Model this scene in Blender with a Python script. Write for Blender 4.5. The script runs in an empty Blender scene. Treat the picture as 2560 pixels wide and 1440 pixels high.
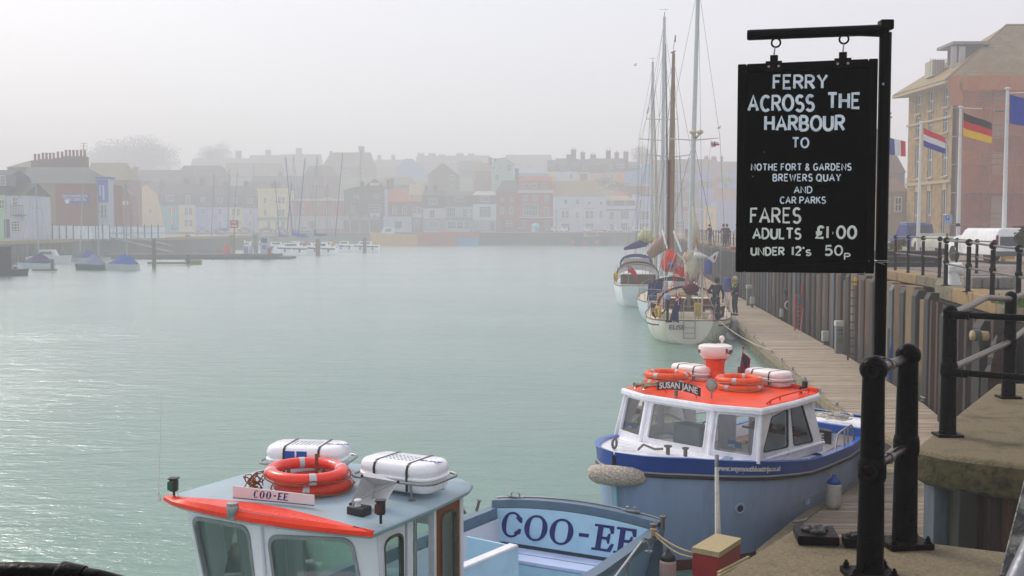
import bpy,bmesh,math,random
from mathutils import Vector,Matrix,noise
random.seed(7)
R=math.radians
SC=bpy.context.scene
COL=SC.collection
# ---------------- camera, sky, sun, exposure ----------------
CAM_H=4.9;FPX=2700.0;PITCH=math.atan(152/FPX)
cd=bpy.data.cameras.new('camera');cam=bpy.data.objects.new('camera',cd);COL.objects.link(cam)
cd.sensor_width=36;cd.lens=36*FPX/2560;cd.clip_start=0.05;cd.clip_end=6000
cam.location=(0,0,CAM_H);cam.rotation_euler=(R(90)-PITCH,0,0)
SC.camera=cam
SUN_EL,SUN_AZ=42,-44
w=bpy.data.worlds.new('World');SC.world=w;w.use_nodes=True
nt=w.node_tree;nt.nodes.clear()
sky=nt.nodes.new('ShaderNodeTexSky');sky.sky_type='NISHITA';sky.sun_disc=False
sky.sun_elevation=R(SUN_EL);sky.sun_rotation=R(SUN_AZ);sky.air_density=1.0;sky.dust_density=4.0
bg1=nt.nodes.new('ShaderNodeBackground');bg1.inputs['Strength'].default_value=0.05
bg2=nt.nodes.new('ShaderNodeBackground');bg2.inputs['Color'].default_value=(0.93,0.90,0.95,1);bg2.inputs['Strength'].default_value=0.62
add=nt.nodes.new('ShaderNodeAddShader');out=nt.nodes.new('ShaderNodeOutputWorld')
nt.links.new(sky.outputs[0],bg1.inputs[0]);nt.links.new(bg1.outputs[0],add.inputs[0]);nt.links.new(bg2.outputs[0],add.inputs[1]);nt.links.new(add.outputs[0],out.inputs[0])
sl=bpy.data.lights.new('sun','SUN');sl.energy=1.5;sl.angle=R(14);sl.color=(1,0.95,0.88)
so=bpy.data.objects.new('sun',sl);COL.objects.link(so)
sd=Vector((math.sin(R(SUN_AZ))*math.cos(R(SUN_EL)),math.cos(R(SUN_AZ))*math.cos(R(SUN_EL)),math.sin(R(SUN_EL))))
so.rotation_euler=sd.to_track_quat('Z','Y').to_euler()
SC.view_settings.view_transform='Standard';SC.view_settings.look='None';SC.view_settings.exposure=0.25;SC.view_settings.gamma=1
SC.view_settings.use_curve_mapping=False
try:
 SC.cycles.volume_bounces=3;SC.cycles.transparent_max_bounces=24;SC.cycles.max_bounces=8
except Exception:pass
HAZE_DENSITY=0.0027
# ---------------- photo measurements to metres ----------------
_c,_s=math.cos(PITCH),math.sin(PITCH)
def ray(px,py):
 a=(px-1280)/FPX;b=(720-py)/FPX
 return Vector((a,_c+_s*b,-_s+_c*b))
def G(px,py,z=0.0):
 d=ray(px,py);t=(z-CAM_H)/d.z
 return Vector((d.x*t,d.y*t,z))
def P(px,py,Y):
 d=ray(px,py);t=Y/d.y
 return Vector((d.x*t,Y,CAM_H+d.z*t))
 # ---------------- materials ----------------
def srgb(h):
 h=h.lstrip('#');o=[]
 for i in(0,2,4):
  c=int(h[i:i+2],16)/255
  o.append(c/12.92 if c<=.04045 else((c+.055)/1.055)**2.4)
 return(*o,1)
MATS={}
def deep(h):return(*[x**1.28 for x in srgb(h)[:3]],1)
def mat(name,col,rough=.6,metal=0,var=.12,scale=6,bump=.15,bscale=30,spec=.5,dirt=None,dscale=2.5,damt=.5,stretch=None,coat=0,tide=0):
 """procedural surface: base colour broken by two noises, optional dirt colour, fine bump"""
 if name in MATS:return MATS[name]
 m=bpy.data.materials.new(name);m.use_nodes=True;MATS[name]=m
 n=m.node_tree;b=n.nodes['Principled BSDF'];L=n.links.new
 c=deep(col)
 tc=n.nodes.new('ShaderNodeTexCoord');mp=n.nodes.new('ShaderNodeMapping')
 if stretch:mp.inputs['Scale'].default_value=stretch
 L(tc.outputs['Object'],mp.inputs['Vector'])
 no=n.nodes.new('ShaderNodeTexNoise');no.inputs['Scale'].default_value=scale;no.inputs['Detail'].default_value=6;no.inputs['Roughness'].default_value=.65
 L(mp.outputs[0],no.inputs['Vector'])
 rp=n.nodes.new('ShaderNodeMapRange');rp.inputs['To Min'].default_value=1-var;rp.inputs['To Max'].default_value=1+var
 rp.inputs['From Min'].default_value=.3;rp.inputs['From Max'].default_value=.7
 L(no.outputs['Fac'],rp.inputs['Value'])
 mx=n.nodes.new('ShaderNodeMix');mx.data_type='RGBA';mx.blend_type='MULTIPLY';mx.inputs['Factor'].default_value=1
 mx.inputs['A'].default_value=c;L(rp.outputs[0],mx.inputs['B'])
 last=mx.outputs['Result']
 if dirt:
  n2=n.nodes.new('ShaderNodeTexNoise');n2.inputs['Scale'].default_value=dscale;n2.inputs['Detail'].default_value=8;n2.inputs['Roughness'].default_value=.7
  L(mp.outputs[0],n2.inputs['Vector'])
  r2=n.nodes.new('ShaderNodeMapRange');r2.inputs['From Min'].default_value=.5;r2.inputs['From Max'].default_value=.68;r2.inputs['To Max'].default_value=damt
  L(n2.outputs['Fac'],r2.inputs['Value'])
  m2=n.nodes.new('ShaderNodeMix');m2.data_type='RGBA';L(r2.outputs[0],m2.inputs['Factor']);L(last,m2.inputs['A']);m2.inputs['B'].default_value=deep(dirt)
  last=m2.outputs['Result']
 if tide:
  sx=n.nodes.new('ShaderNodeSeparateXYZ');L(tc.outputs['Object'],sx.inputs[0]);nz=n.nodes.new('ShaderNodeTexNoise');nz.inputs['Scale'].default_value=3;nz.inputs['Detail'].default_value=6;L(tc.outputs['Object'],nz.inputs['Vector'])
  ad=n.nodes.new('ShaderNodeMath');ad.operation='MULTIPLY_ADD';L(nz.outputs['Fac'],ad.inputs[0]);ad.inputs[1].default_value=-1.5;L(sx.outputs['Z'],ad.inputs[2])
  r3=n.nodes.new('ShaderNodeMapRange');r3.inputs['From Min'].default_value=tide-1.0;r3.inputs['From Max'].default_value=tide-.3;r3.inputs['To Min'].default_value=.85;r3.inputs['To Max'].default_value=0;L(ad.outputs[0],r3.inputs['Value'])
  m3=n.nodes.new('ShaderNodeMix');m3.data_type='RGBA';L(r3.outputs[0],m3.inputs['Factor']);L(last,m3.inputs['A']);m3.inputs['B'].default_value=srgb('#23251a');last=m3.outputs['Result']
 L(last,b.inputs['Base Color'])
 b.inputs['Roughness'].default_value=rough;b.inputs['Metallic'].default_value=metal;b.inputs['Specular IOR Level'].default_value=spec
 b.inputs['Coat Weight'].default_value=coat;b.inputs['Coat Roughness'].default_value=.1
 if rough<.95:
  rr=n.nodes.new('ShaderNodeMapRange');rr.inputs['To Min'].default_value=max(.03,rough-.12);rr.inputs['To Max'].default_value=min(1,rough+.15)
  L(no.outputs['Fac'],rr.inputs['Value']);L(rr.outputs[0],b.inputs['Roughness'])
 if bump:
  n3=n.nodes.new('ShaderNodeTexNoise');n3.inputs['Scale'].default_value=bscale;n3.inputs['Detail'].default_value=4
  L(mp.outputs[0],n3.inputs['Vector'])
  bp=n.nodes.new('ShaderNodeBump');bp.inputs['Strength'].default_value=bump;bp.inputs['Distance'].default_value=.02
  L(n3.outputs['Fac'],bp.inputs['Height']);L(bp.outputs[0],b.inputs['Normal'])
 return m
def glass_mat(name,tint=(.75,.85,.82),refl=.5,amt=.25):
 """clear pane: see-through with a fresnel reflection"""
 if name in MATS:return MATS[name]
 m=bpy.data.materials.new(name);m.use_nodes=True;MATS[name]=m
 n=m.node_tree;n.nodes.clear();L=n.links.new
 o=n.nodes.new('ShaderNodeOutputMaterial');t=n.nodes.new('ShaderNodeBsdfTransparent');t.inputs[0].default_value=(*tint,1)
 g=n.nodes.new('ShaderNodeBsdfGlossy');g.inputs['Roughness'].default_value=.04
 f=n.nodes.new('ShaderNodeFresnel');f.inputs[0].default_value=1.5
 a=n.nodes.new('ShaderNodeMath');a.operation='MULTIPLY_ADD';a.inputs[1].default_value=1.0;a.inputs[2].default_value=amt*.2;L(f.outputs[0],a.inputs[0])
 mx=n.nodes.new('ShaderNodeMixShader');L(a.outputs[0],mx.inputs[0]);L(t.outputs[0],mx.inputs[1]);L(g.outputs[0],mx.inputs[2]);L(mx.outputs[0],o.inputs[0])
 return m
 # ---------------- mesh builder ----------------
class MB:
 def __init__(s):s.v=[];s.f=[];s.m=[];s.mi=0
 def add(s,vs,fs):
  b=len(s.v);s.v+=[tuple(p)for p in vs]
  for f in fs:s.f.append(tuple(i+b for i in f));s.m.append(s.mi)
  return s
 def box(s,c,d,rz=0,M=None):
  hx,hy,hz=d[0]/2,d[1]/2,d[2]/2
  vs=[Vector((x,y,z))for z in(-hz,hz)for y in(-hy,hy)for x in(-hx,hx)]
  if M is None:M=Matrix.Rotation(rz,4,'Z')
  c=Vector(c)
  return s.add([(M@p)+c for p in vs],[(0,2,3,1),(4,5,7,6),(0,1,5,4),(2,6,7,3),(0,4,6,2),(1,3,7,5)])
 def bx(s,x0,x1,y0,y1,z0,z1):
  return s.box(((x0+x1)/2,(y0+y1)/2,(z0+z1)/2),(abs(x1-x0),abs(y1-y0),abs(z1-z0)))
 def beam(s,a,b,w,h,up=(0,0,1)):
  a,b=Vector(a),Vector(b);d=b-a;l=d.length;d.normalize();u=Vector(up)
  sd_=d.cross(u)
  if sd_.length<1e-4:sd_=d.cross(Vector((0,1,0)))
  sd_.normalize();u=sd_.cross(d)
  M=Matrix((d,sd_,u)).transposed().to_4x4()
  return s.box((a+b)/2,(l,w,h),M=M)
 def prism(s,poly,z0,z1):
  n=len(poly);A=sum(poly[i][0]*poly[(i+1)%n][1]-poly[(i+1)%n][0]*poly[i][1]for i in range(n))
  if A<0:poly=poly[::-1]
  vs=[(x,y,z0)for x,y in poly]+[(x,y,z1)for x,y in poly]
  return s.add(vs,[tuple(range(n))[::-1],tuple(range(n,2*n))]+[(i,(i+1)%n,n+(i+1)%n,n+i)for i in range(n)])
 def extrude(s,pts,d):
  n=len(pts);d=Vector(d);a=[Vector(p)for p in pts]
  nv=Vector((0,0,0))
  for i in range(n):nv+=a[i].cross(a[(i+1)%n])
  if nv.dot(d)>0:a=a[::-1]
  return s.add(a+[p+d for p in a],[tuple(range(n)),tuple(range(n,2*n))[::-1]]+[(i,n+i,n+(i+1)%n,(i+1)%n)for i in range(n)])
 def slab(s,pts,t):
  return s.extrude(pts,(0,0,-t))
 def loft(s,rings,close=True,cap0=True,cap1=True):
  n=len(rings[0]);b=len(s.v);fs=[]
  for i in range(len(rings)-1):
   for j in range(n if close else n-1):
    k=(j+1)%n
    fs.append((i*n+j,i*n+k,(i+1)*n+k,(i+1)*n+j))
  if close and cap0:fs.append(tuple(range(n))[::-1])
  if close and cap1:fs.append(tuple(range((len(rings)-1)*n,len(rings)*n)))
  return s.add([p for r in rings for p in r],fs)
 def tube(s,pts,r,n=8,cap=True):
  pts=[Vector(p)for p in pts];rs=r if isinstance(r,(list,tuple))else[r]*len(pts)
  t0=(pts[1]-pts[0]).normalized();u=t0.orthogonal().normalized();rings=[]
  for i,p in enumerate(pts):
   if i==0:t=pts[1]-pts[0]
   elif i==len(pts)-1:t=pts[-1]-pts[-2]
   else:t=(pts[i+1]-p).normalized()+(p-pts[i-1]).normalized()
   if t.length<1e-6:t=t0.copy()
   t.normalize();u=(u-t*u.dot(t))
   if u.length<1e-5:u=t.orthogonal()
   u.normalize();v=t.cross(u)
   rings.append([p+(u*math.cos(2*math.pi*k/n)+v*math.sin(2*math.pi*k/n))*rs[i]for k in range(n)])
  return s.loft(rings,True,cap,cap)
 def lathe(s,c,prof,n=16,axis=None,ph=0):
  c=Vector(c);M=Matrix.Identity(3)if axis is None else Vector(axis).to_track_quat('Z','Y').to_matrix()
  rings=[[c+M@Vector((r*math.cos(2*math.pi*k/n+ph),r*math.sin(2*math.pi*k/n+ph),h))for k in range(n)]for r,h in prof]
  return s.loft(rings)
 def ball(s,c,r,n=12,m=8,sc=(1,1,1),M=None):
  c=Vector(c);rings=[]
  for i in range(m+1):
   a=-math.pi/2+math.pi*(i+.0)/m
   if i==0:a+=.06
   if i==m:a-=.06
   ring=[Vector((math.cos(a)*math.cos(2*math.pi*k/n)*sc[0],math.cos(a)*math.sin(2*math.pi*k/n)*sc[1],math.sin(a)*sc[2]))*r for k in range(n)]
   rings.append([c+(M@p if M else p)for p in ring])
  return s.loft(rings)
 def torus(s,c,Rr,r,n=28,m=10,axis=(0,0,1),a0=0,a1=2*math.pi,flat=1):
  c=Vector(c);M=Vector(axis).to_track_quat('Z','Y').to_matrix();full=abs(a1-a0-2*math.pi)<1e-6
  rings=[]
  for i in range(n if full else n+1):
   a=a0+(a1-a0)*i/n
   rings.append([c+M@Vector(((Rr+r*math.cos(t))*math.cos(a),(Rr+r*math.cos(t))*math.sin(a),r*math.sin(t)*flat))for t in[2*math.pi*k/m for k in range(m)]])
  if full:rings.append(rings[0]);return s.loft(rings,True,False,False)
  return s.loft(rings)
 def grid(s,fn,nu,nv):
  vs=[fn(i/nu,j/nv)for j in range(nv+1)for i in range(nu+1)]
  return s.add(vs,[(j*(nu+1)+i,j*(nu+1)+i+1,(j+1)*(nu+1)+i+1,(j+1)*(nu+1)+i)for j in range(nv)for i in range(nu)])
 def rbox(s,c,d,r,z_r=None,rz=0,M=None,n=4):
  z_r=z_r or r;rings=[];M=M or Matrix.Rotation(rz,4,'Z');c=Vector(c)
  def ring(ins,z):
   o=[]
   for cx,cy,a0 in((1,1,0),(-1,1,90),(-1,-1,180),(1,-1,270)):
    for k in range(n+1):
     a=R(a0+90*k/n);rr=max(r-ins,.002)if ins<r else.002
     o.append(c+(M@Vector((cx*(d[0]/2-r)+rr*math.cos(a),cy*(d[1]/2-r)+rr*math.sin(a),z))))
   return o
  for a in(0,30,60,90):rings.append(ring(z_r*(1-math.sin(R(a))),-d[2]/2+z_r*(1-math.cos(R(a)))))
  for a in(90,60,30,0):rings.append(ring(z_r*(1-math.sin(R(a))),d[2]/2-z_r*(1-math.cos(R(a)))))
  return s.loft(rings)
def finish_normals(me):
 bm=bmesh.new();bm.from_mesh(me);bmesh.ops.recalc_face_normals(bm,faces=bm.faces);bm.to_mesh(me);bm.free()
def tag(o,label=None,cat=None,group=None,kind=None):
 if label:o['label']=label
 if cat:o['category']=cat
 if group:o['group']=group
 if kind:o['kind']=kind
 return o
def obj(name,mb,mats,parent=None,smooth=False,bevel=0,label=None,cat=None,group=None,kind=None,origin=None,fixn=True,solid=0,subs=0):
 me=bpy.data.meshes.new(name)
 if parent is not None:
  o0=Vector((0,0,0));p=parent
  while p is not None:o0+=Vector(p['_o'])if '_o' in p else p.location;p=None if '_o' in p else p.parent
  par_w=o0;loc=Vector((0,0,0));org=o0
 else:
  if origin is None:
   xs=[p[0]for p in mb.v];ys=[p[1]for p in mb.v];zs=[p[2]for p in mb.v]
   org=Vector(((min(xs)+max(xs))/2,(min(ys)+max(ys))/2,min(zs)))
  else:org=Vector(origin)
  loc=org
 me.from_pydata([tuple(Vector(p)-org)for p in mb.v],[],mb.f)
 if not isinstance(mats,(list,tuple)):mats=[mats]
 for m_ in mats:me.materials.append(m_)
 if len(mats)>1:me.polygons.foreach_set('material_index',mb.m)
 if fixn:finish_normals(me)
 if smooth:
  me.polygons.foreach_set('use_smooth',[True]*len(me.polygons))
 me.update()
 o=bpy.data.objects.new(name,me);COL.objects.link(o);o.location=loc
 o['_o']=tuple(org)
 if parent is not None:o.parent=parent
 if smooth and smooth!='all':
  try:me.set_sharp_from_angle(angle=R(smooth if smooth is not True else 40))
  except Exception:pass
 if solid:
  m_=o.modifiers.new('solid','SOLIDIFY');m_.thickness=solid;m_.offset=0
 if subs:
  m_=o.modifiers.new('subd','SUBSURF');m_.levels=subs;m_.render_levels=subs
 if bevel:
  m_=o.modifiers.new('bevel','BEVEL');m_.width=bevel;m_.segments=2;m_.limit_method='ANGLE';m_.angle_limit=R(35)
 return tag(o,label,cat,group,kind)
def thing(name,label,cat,loc,group=None,kind=None):
 o=bpy.data.objects.new(name,None);COL.objects.link(o);o.location=Vector(loc);o.empty_display_size=.2
 o['_o']=tuple(loc)
 return tag(o,label,cat,group,kind)
def copy_tree(o,loc=None,rz=None,label=None,parent=None,mats=None):
 c=o.copy();COL.objects.link(c)
 if parent is not None:c.parent=parent
 if loc is not None:c.location=Vector(loc);c['_o']=tuple(loc)
 if rz is not None:c.rotation_euler.z=rz
 if label:c['label']=label
 for ch in list(o.children):copy_tree(ch,parent=c)
 return c
 # ---------------- lettering ----------------
def text_mesh(txt,size,origin,ux,uy,depth=.004,bold=0.0,align='CENTER',shear=0,xs=1.0,space=1.0):
 """lettering as solid strips: returns an MB with letters laid along ux, up along uy"""
 cu=bpy.data.curves.new('lettering','FONT');cu.body=txt;cu.size=size;cu.align_x=align;cu.align_y='CENTER'
 cu.extrude=depth/2;cu.offset=bold;cu.shear=shear;cu.space_character=space;cu.resolution_u=3
 t=bpy.data.objects.new('lettering',cu);me=t.to_mesh()
 ux,uy,o=Vector(ux).normalized(),Vector(uy).normalized(),Vector(origin);n=ux.cross(uy)
 mb=MB();mb.add([o+ux*p.co.x*xs+uy*p.co.y+n*(p.co.z+depth/2)for p in me.vertices],[tuple(f.vertices)for f in me.polygons])
 t.to_mesh_clear();bpy.data.objects.remove(t);bpy.data.curves.remove(cu)
 return mb
 # ================= water, haze, ground =================
def water_material():
 m=bpy.data.materials.new('harbour_water');m.use_nodes=True;n=m.node_tree;b=n.nodes['Principled BSDF'];L=n.links.new
 tc=n.nodes.new('ShaderNodeTexCoord')
 def noi(sc,st,det=4,rough=.55,dist=0):
  mp=n.nodes.new('ShaderNodeMapping');mp.inputs['Scale'].default_value=st;mp.inputs['Rotation'].default_value=(0,0,R(9));L(tc.outputs['Object'],mp.inputs[0])
  t=n.nodes.new('ShaderNodeTexNoise');t.inputs['Scale'].default_value=sc;t.inputs['Detail'].default_value=det;t.inputs['Roughness'].default_value=rough;t.inputs['Distortion'].default_value=dist
  L(mp.outputs[0],t.inputs['Vector']);return t
 a=noi(1.1,(.55,1.35,1),5,.6,.4);c=noi(4.5,(.6,1.5,1),4,.6,.3);d=noi(.05,(1,1.6,1),3)
 m0=n.nodes.new('ShaderNodeMath');m0.operation='MULTIPLY_ADD';L(noi(13,(.6,1.4,1),3,.6,.2).outputs['Fac'],m0.inputs[0]);m0.inputs[1].default_value=.13;L(a.outputs['Fac'],m0.inputs[2])
 m1=n.nodes.new('ShaderNodeMath');m1.operation='MULTIPLY_ADD';L(c.outputs['Fac'],m1.inputs[0]);m1.inputs[1].default_value=.36;L(m0.outputs[0],m1.inputs[2])
 gust=n.nodes.new('ShaderNodeMapRange');gust.inputs['From Min'].default_value=.35;gust.inputs['From Max'].default_value=.65;gust.inputs['To Min'].default_value=.55;gust.inputs['To Max'].default_value=1.15
 L(d.outputs['Fac'],gust.inputs['Value'])
 bp=n.nodes.new('ShaderNodeBump');bp.inputs['Distance'].default_value=.1;L(gust.outputs[0],bp.inputs['Strength'])
 L(m1.outputs[0],bp.inputs['Height']);L(bp.outputs[0],b.inputs['Normal'])
 cr=n.nodes.new('ShaderNodeMix');cr.data_type='RGBA';cr.inputs['A'].default_value=(.10,.215,.165,1);cr.inputs['B'].default_value=(.18,.32,.26,1)
 L(noi(.9,(.5,1.6,1),6,.7).outputs['Fac'],cr.inputs['Factor']);L(cr.outputs['Result'],b.inputs['Base Color'])
 b.inputs['Roughness'].default_value=.6;b.inputs['Specular IOR Level'].default_value=0
 gl=n.nodes.new('ShaderNodeBsdfGlossy');gl.distribution='MULTI_GGX';gl.inputs['Roughness'].default_value=.17;L(bp.outputs[0],gl.inputs['Normal']);gl.inputs['Color'].default_value=(.97,.98,1,1)
 fr=n.nodes.new('ShaderNodeFresnel');fr.inputs[0].default_value=1.36;f2=n.nodes.new('ShaderNodeFresnel');f2.inputs[0].default_value=1.36;L(bp.outputs[0],f2.inputs['Normal'])
 av=n.nodes.new('ShaderNodeMix');av.inputs[0].default_value=.5;L(fr.outputs[0],av.inputs['A']);L(f2.outputs[0],av.inputs['B'])
 ms=n.nodes.new('ShaderNodeMixShader');L(av.outputs['Result'],ms.inputs[0]);L(b.outputs[0],ms.inputs[1]);L(gl.outputs[0],ms.inputs[2]);L(ms.outputs[0],n.nodes['Material Output'].inputs['Surface'])
 return m
wm=MB().add([(-1400,-60,0),(1400,-60,0),(1400,1400,0),(-1400,1400,0)],[(0,1,2,3)])
obj('harbour_water',wm,water_material(),kind='structure',origin=(0,0,0),label='pale jade green rippled harbour water')
def haze():
 m=bpy.data.materials.new('sea_mist');m.use_nodes=True;n=m.node_tree;n.nodes.clear()
 o=n.nodes.new('ShaderNodeOutputMaterial');v=n.nodes.new('ShaderNodeVolumePrincipled')
 v.inputs['Color'].default_value=(.955,.95,.975,1);v.inputs['Density'].default_value=HAZE_DENSITY;v.inputs['Anisotropy'].default_value=.1
 n.links.new(v.outputs[0],o.inputs['Volume'])
 h=obj('haze',MB().bx(-1500,1500,-80,1500,-2.5,62),m,kind='stuff',origin=(0,0,0))
haze()
# ---- materials of the setting
M_conc=mat('weathered_concrete','#8f8871',.9,var=.25,scale=14,bump=.6,bscale=60,dirt='#3f3d2c',dscale=3.2,damt=.75)
M_conc2=mat('speckled_concrete','#8a7f66',.92,var=.35,scale=45,bump=1.0,bscale=70,dirt='#4e4836',dscale=2.6,damt=.75)
M_conc_dark=mat('algae_concrete','#6e6448',.95,var=.5,scale=14,bump=1.0,bscale=26,dirt='#1c1b12',dscale=6,damt=.95)
M_quay=mat('quay_paving','#9a8f84',.9,var=.15,scale=5,bump=.4,bscale=25,dirt='#6d655a',dscale=.8)
M_kerb=mat('kerb_stone','#a8916c',.9,var=.2,scale=8,bump=.5,bscale=30,dirt='#5d5540')
M_farwall=mat('far_quay_wall','#6f675a',.95,var=.3,scale=2,bump=.6,bscale=6,dirt='#3d3f33',dscale=.7,stretch=(1,1,.4))
M_plank=mat('silvered_planks','#b3a592',.88,var=.3,scale=5,bump=.6,bscale=40,dirt='#5c4f40',dscale=2.2,stretch=(.5,6,1),damt=.6)
M_plank2=mat('silvered_planks_pale','#c2b6a4',.88,var=.3,scale=5,bump=.6,bscale=40,dirt='#655848',dscale=2.2,stretch=(.5,6,1),damt=.6)
M_timber=mat('fender_timber','#7a6248',.92,var=.4,scale=5,bump=.7,bscale=22,dirt='#3b3328',dscale=1.6,stretch=(4,4,.5),damt=.7,tide=1.1)
M_timber2=mat('fender_timber_grey','#8f7c5e',.92,var=.35,scale=5,bump=.7,bscale=22,dirt='#4a4030',dscale=1.6,stretch=(4,4,.5),damt=.7,tide=1.1)
M_steel=mat('blue_grey_steel','#45423f',.6,metal=.2,var=.25,scale=6,bump=.4,bscale=30,dirt='#241f1b',dscale=2.5,stretch=(3,3,.6),tide=.9)
M_steel2=mat('pale_blue_steel','#6b757c',.55,metal=.2,var=.25,scale=6,bump=.3,bscale=30,dirt='#4a4a48',dscale=2.5,stretch=(3,3,.6))
M_rust=mat('rusty_sheet_pile','#54443a',.85,var=.4,scale=4,bump=.7,bscale=25,dirt='#241a16',dscale=2,stretch=(4,4,.5),damt=.8)
M_rust2=mat('orange_rust','#604636',.85,var=.45,scale=4,bump=.7,bscale=25,dirt='#2b1d17',dscale=1.5,stretch=(4,4,.5),damt=.8)
M_dark=mat('wall_shadow_concrete','#38342c',.95,var=.3,scale=3,bump=.5)  # dark brown concrete of the recessed backing wall, also under the pontoon deck
M_black=mat('black_gloss_paint','#0a0a0c',.28,var=.3,dirt='#2a211e',dscale=16,damt=.5,scale=12,bump=.15,bscale=60,spec=.05)
M_blackr=mat('black_flaked_paint','#0c0c0e',.4,spec=.07,var=.3,scale=12,bump=.4,bscale=45,dirt='#4a2018',dscale=9,damt=.9)
M_galv=mat('galvanised_steel','#a7a9ab',.35,metal=.75,var=.15,scale=10,bump=.1)
M_galvrail=mat('worn_grey_rail','#857f7a',.35,metal=.6,var=.25,scale=10,bump=.2,dirt='#4b3c33',dscale=4)
M_white=mat('white_paint','#d9dad8',.45,var=.06,scale=8,bump=.08,dirt='#a8a59a',dscale=3,damt=.3)
M_cream=mat('cream_paint','#d8d0bd',.5,var=.08,scale=8,bump=.1,dirt='#9c9278',dscale=3,damt=.4)
M_rope=mat('pale_rope','#b9a98c',.9,var=.3,scale=60,bump=.8,bscale=120)
M_ropew=mat('white_rope','#d2cdc0',.9,var=.2,scale=60,bump=.8,bscale=120)
M_red=mat('red_paint','#a51e18',.5,var=.2,scale=7,bump=.15,dirt='#6d1712',dscale=3)
M_blue=mat('blue_plastic','#1f4fa0',.5,var=.1)
M_grass=mat('grass_green','#5f7a2c',.8,var=.4,scale=9)
# ---- far land: quay road and misty hillside
def hill_z(x,y):
 t=max(0,min(1,(y-338)/115));u=max(0,min(1,(y-453)/200))
 return 3.45+22*t*t*(3-2*t)+5*u+(1.2*noise.noise(Vector((x*.02,y*.02,0)))if y>345 else 0)
hm=MB();nx,ny=60,34
ysv=[299+39*i/4 for i in range(5)]+[338+i*6 for i in range(1,22)]+[500,560,640,760,900,1100,1300,1380]
xs=[-600+1200*i/nx for i in range(nx+1)]
vs=[(x,y,hill_z(x,y))for y in ysv for x in xs]
hm.add(vs,[(j*(nx+1)+i,j*(nx+1)+i+1,(j+1)*(nx+1)+i+1,(j+1)*(nx+1)+i)for j in range(len(ysv)-1)for i in range(nx)])
M_hill=mat('hillside','#6a7050',.95,var=.4,scale=.2,bump=.3,bscale=1,dirt='#4e4a3c',dscale=.1)
obj('hillside',hm,M_hill,kind='structure',origin=(0,0,0),smooth='all')
fq=thing('far_quay_wall','long grey stone quay wall across the far end of the harbour','quay wall',(0,298,0))
obj('wall',MB().bx(-115,60,297.2,299.5,-.8,3.3),M_farwall,fq)
cb=MB();x=-115
while x<60:cb.bx(x+.03,x+2.37,296.9,299.6,3.303,3.55);x+=2.4
tag(obj('coping_stones',cb,M_kerb,fq),kind='stuff')
tm=MB()
for i in range(90):tm.bx(-20+i*.9,-19.75+i*.9,296.75,297.15,-.5,3.25)
tag(obj('timber_fenders',tm,M_timber,fq),kind='stuff')
obj('far_road',MB().bx(-115,60,299.7,318,3.3,3.5),mat('far_tarmac','#6b6865',.9),kind='structure')
# ---- right-hand quay: ground sheet and its wall
QE=[(5.6,12.4),(9.7,20.4),(11.05,28.2),(12.35,31.3),(13.1,40),(15.9,71),(18.7,100),(23.6,150),(37.4,298)]
def qlerp(tab,y):
 for(x0,y0),(x1,y1)in zip(tab,tab[1:]):
  if y0<=y<=y1:return x0+(x1-x0)*(y-y0)/(y1-y0)
 return tab[0][0]if y<tab[0][1]else tab[-1][0]
g=MB();ins=[(x+.55,y)for x,y in QE]
ring=[(x,y,3.1 if y<13 else 3.4)for x,y in ins]+[(420,298,3.4),(420,12.4,3.1)]
g.add([(x,y,z)for x,y,z in ring],[tuple(range(len(ring)))])
obj('quay_ground',g,M_quay,kind='structure',origin=(0,0,0),fixn=False)
# granite setts near the railings, laid in rows
setts=MB();random.seed(3)
for j in range(26):
 for i in range(34):
  x=14.2+i*.34+(.17 if j%2 else 0);y=33.5+j*.3
  setts.box((x,y,3.405),(.31,.27,.03+random.random()*.012))
obj('granite_setts',setts,mat('sett_stone','#938a83',.85,var=.3,scale=3),kind='stuff',label='rows of grey granite setts paving the quay behind the railings')
WB=[(3.55,8.5),(5.35,12.0),(9.2,20.2),(10.39,26.72),(11.6,37),(11.9,40.57),(14.75,71.12),(17.6,100),(22.3,150),(36.2,298)]
qw=thing('quay_wall','tall quay wall of timber and steel piles beside the pontoon','quay wall',(12,30,0))
bk=MB()
for(x0,y0),(x1,y1)in zip(WB,WB[1:]):
 bk.add([(x0+.42,y0,-.8),(x1+.42,y1,-.8),(x1+.42,y1,3.05),(x0+.42,y0,3.05),(x0+.8,y0,-.8),(x1+.8,y1,-.8),(x1+.8,y1,3.05),(x0+.8,y0,3.05)],
[(0,1,2,3),(7,6,5,4),(3,2,6,7),(0,4,5,1)])
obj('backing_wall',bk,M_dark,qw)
cap=MB();cst=[]
pts=QE
L_=0
for(x0,y0),(x1,y1)in zip(QE[1:],QE[2:]):
 d=math.hypot(x1-x0,y1-y0);n=max(1,int(d/1.9))if y0<150 else 20
 for k in range(n):
  a,b=(k+.012)/n,(k+.988)/n
  p,q=(x0+(x1-x0)*a,y0+(y1-y0)*a),(x0+(x1-x0)*b,y0+(y1-y0)*b)
  nx_,ny_=(y1-y0)/d,-(x1-x0)/d
  m_=MB();m_.prism([p,q,(q[0]+nx_*.75,q[1]+ny_*.75),(p[0]+nx_*.75,p[1]+ny_*.75)],3.08 if y0<31 else 3.12,3.415+random.random()*.01)
  if y0<140:obj('coping_stone',m_,M_kerb if(k%3)else M_conc,qw,bevel=.02)
  else:cap.v and None;cap.add(m_.v,m_.f)
tag(obj('coping_stones',cap,M_kerb,qw),kind='stuff')
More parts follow.
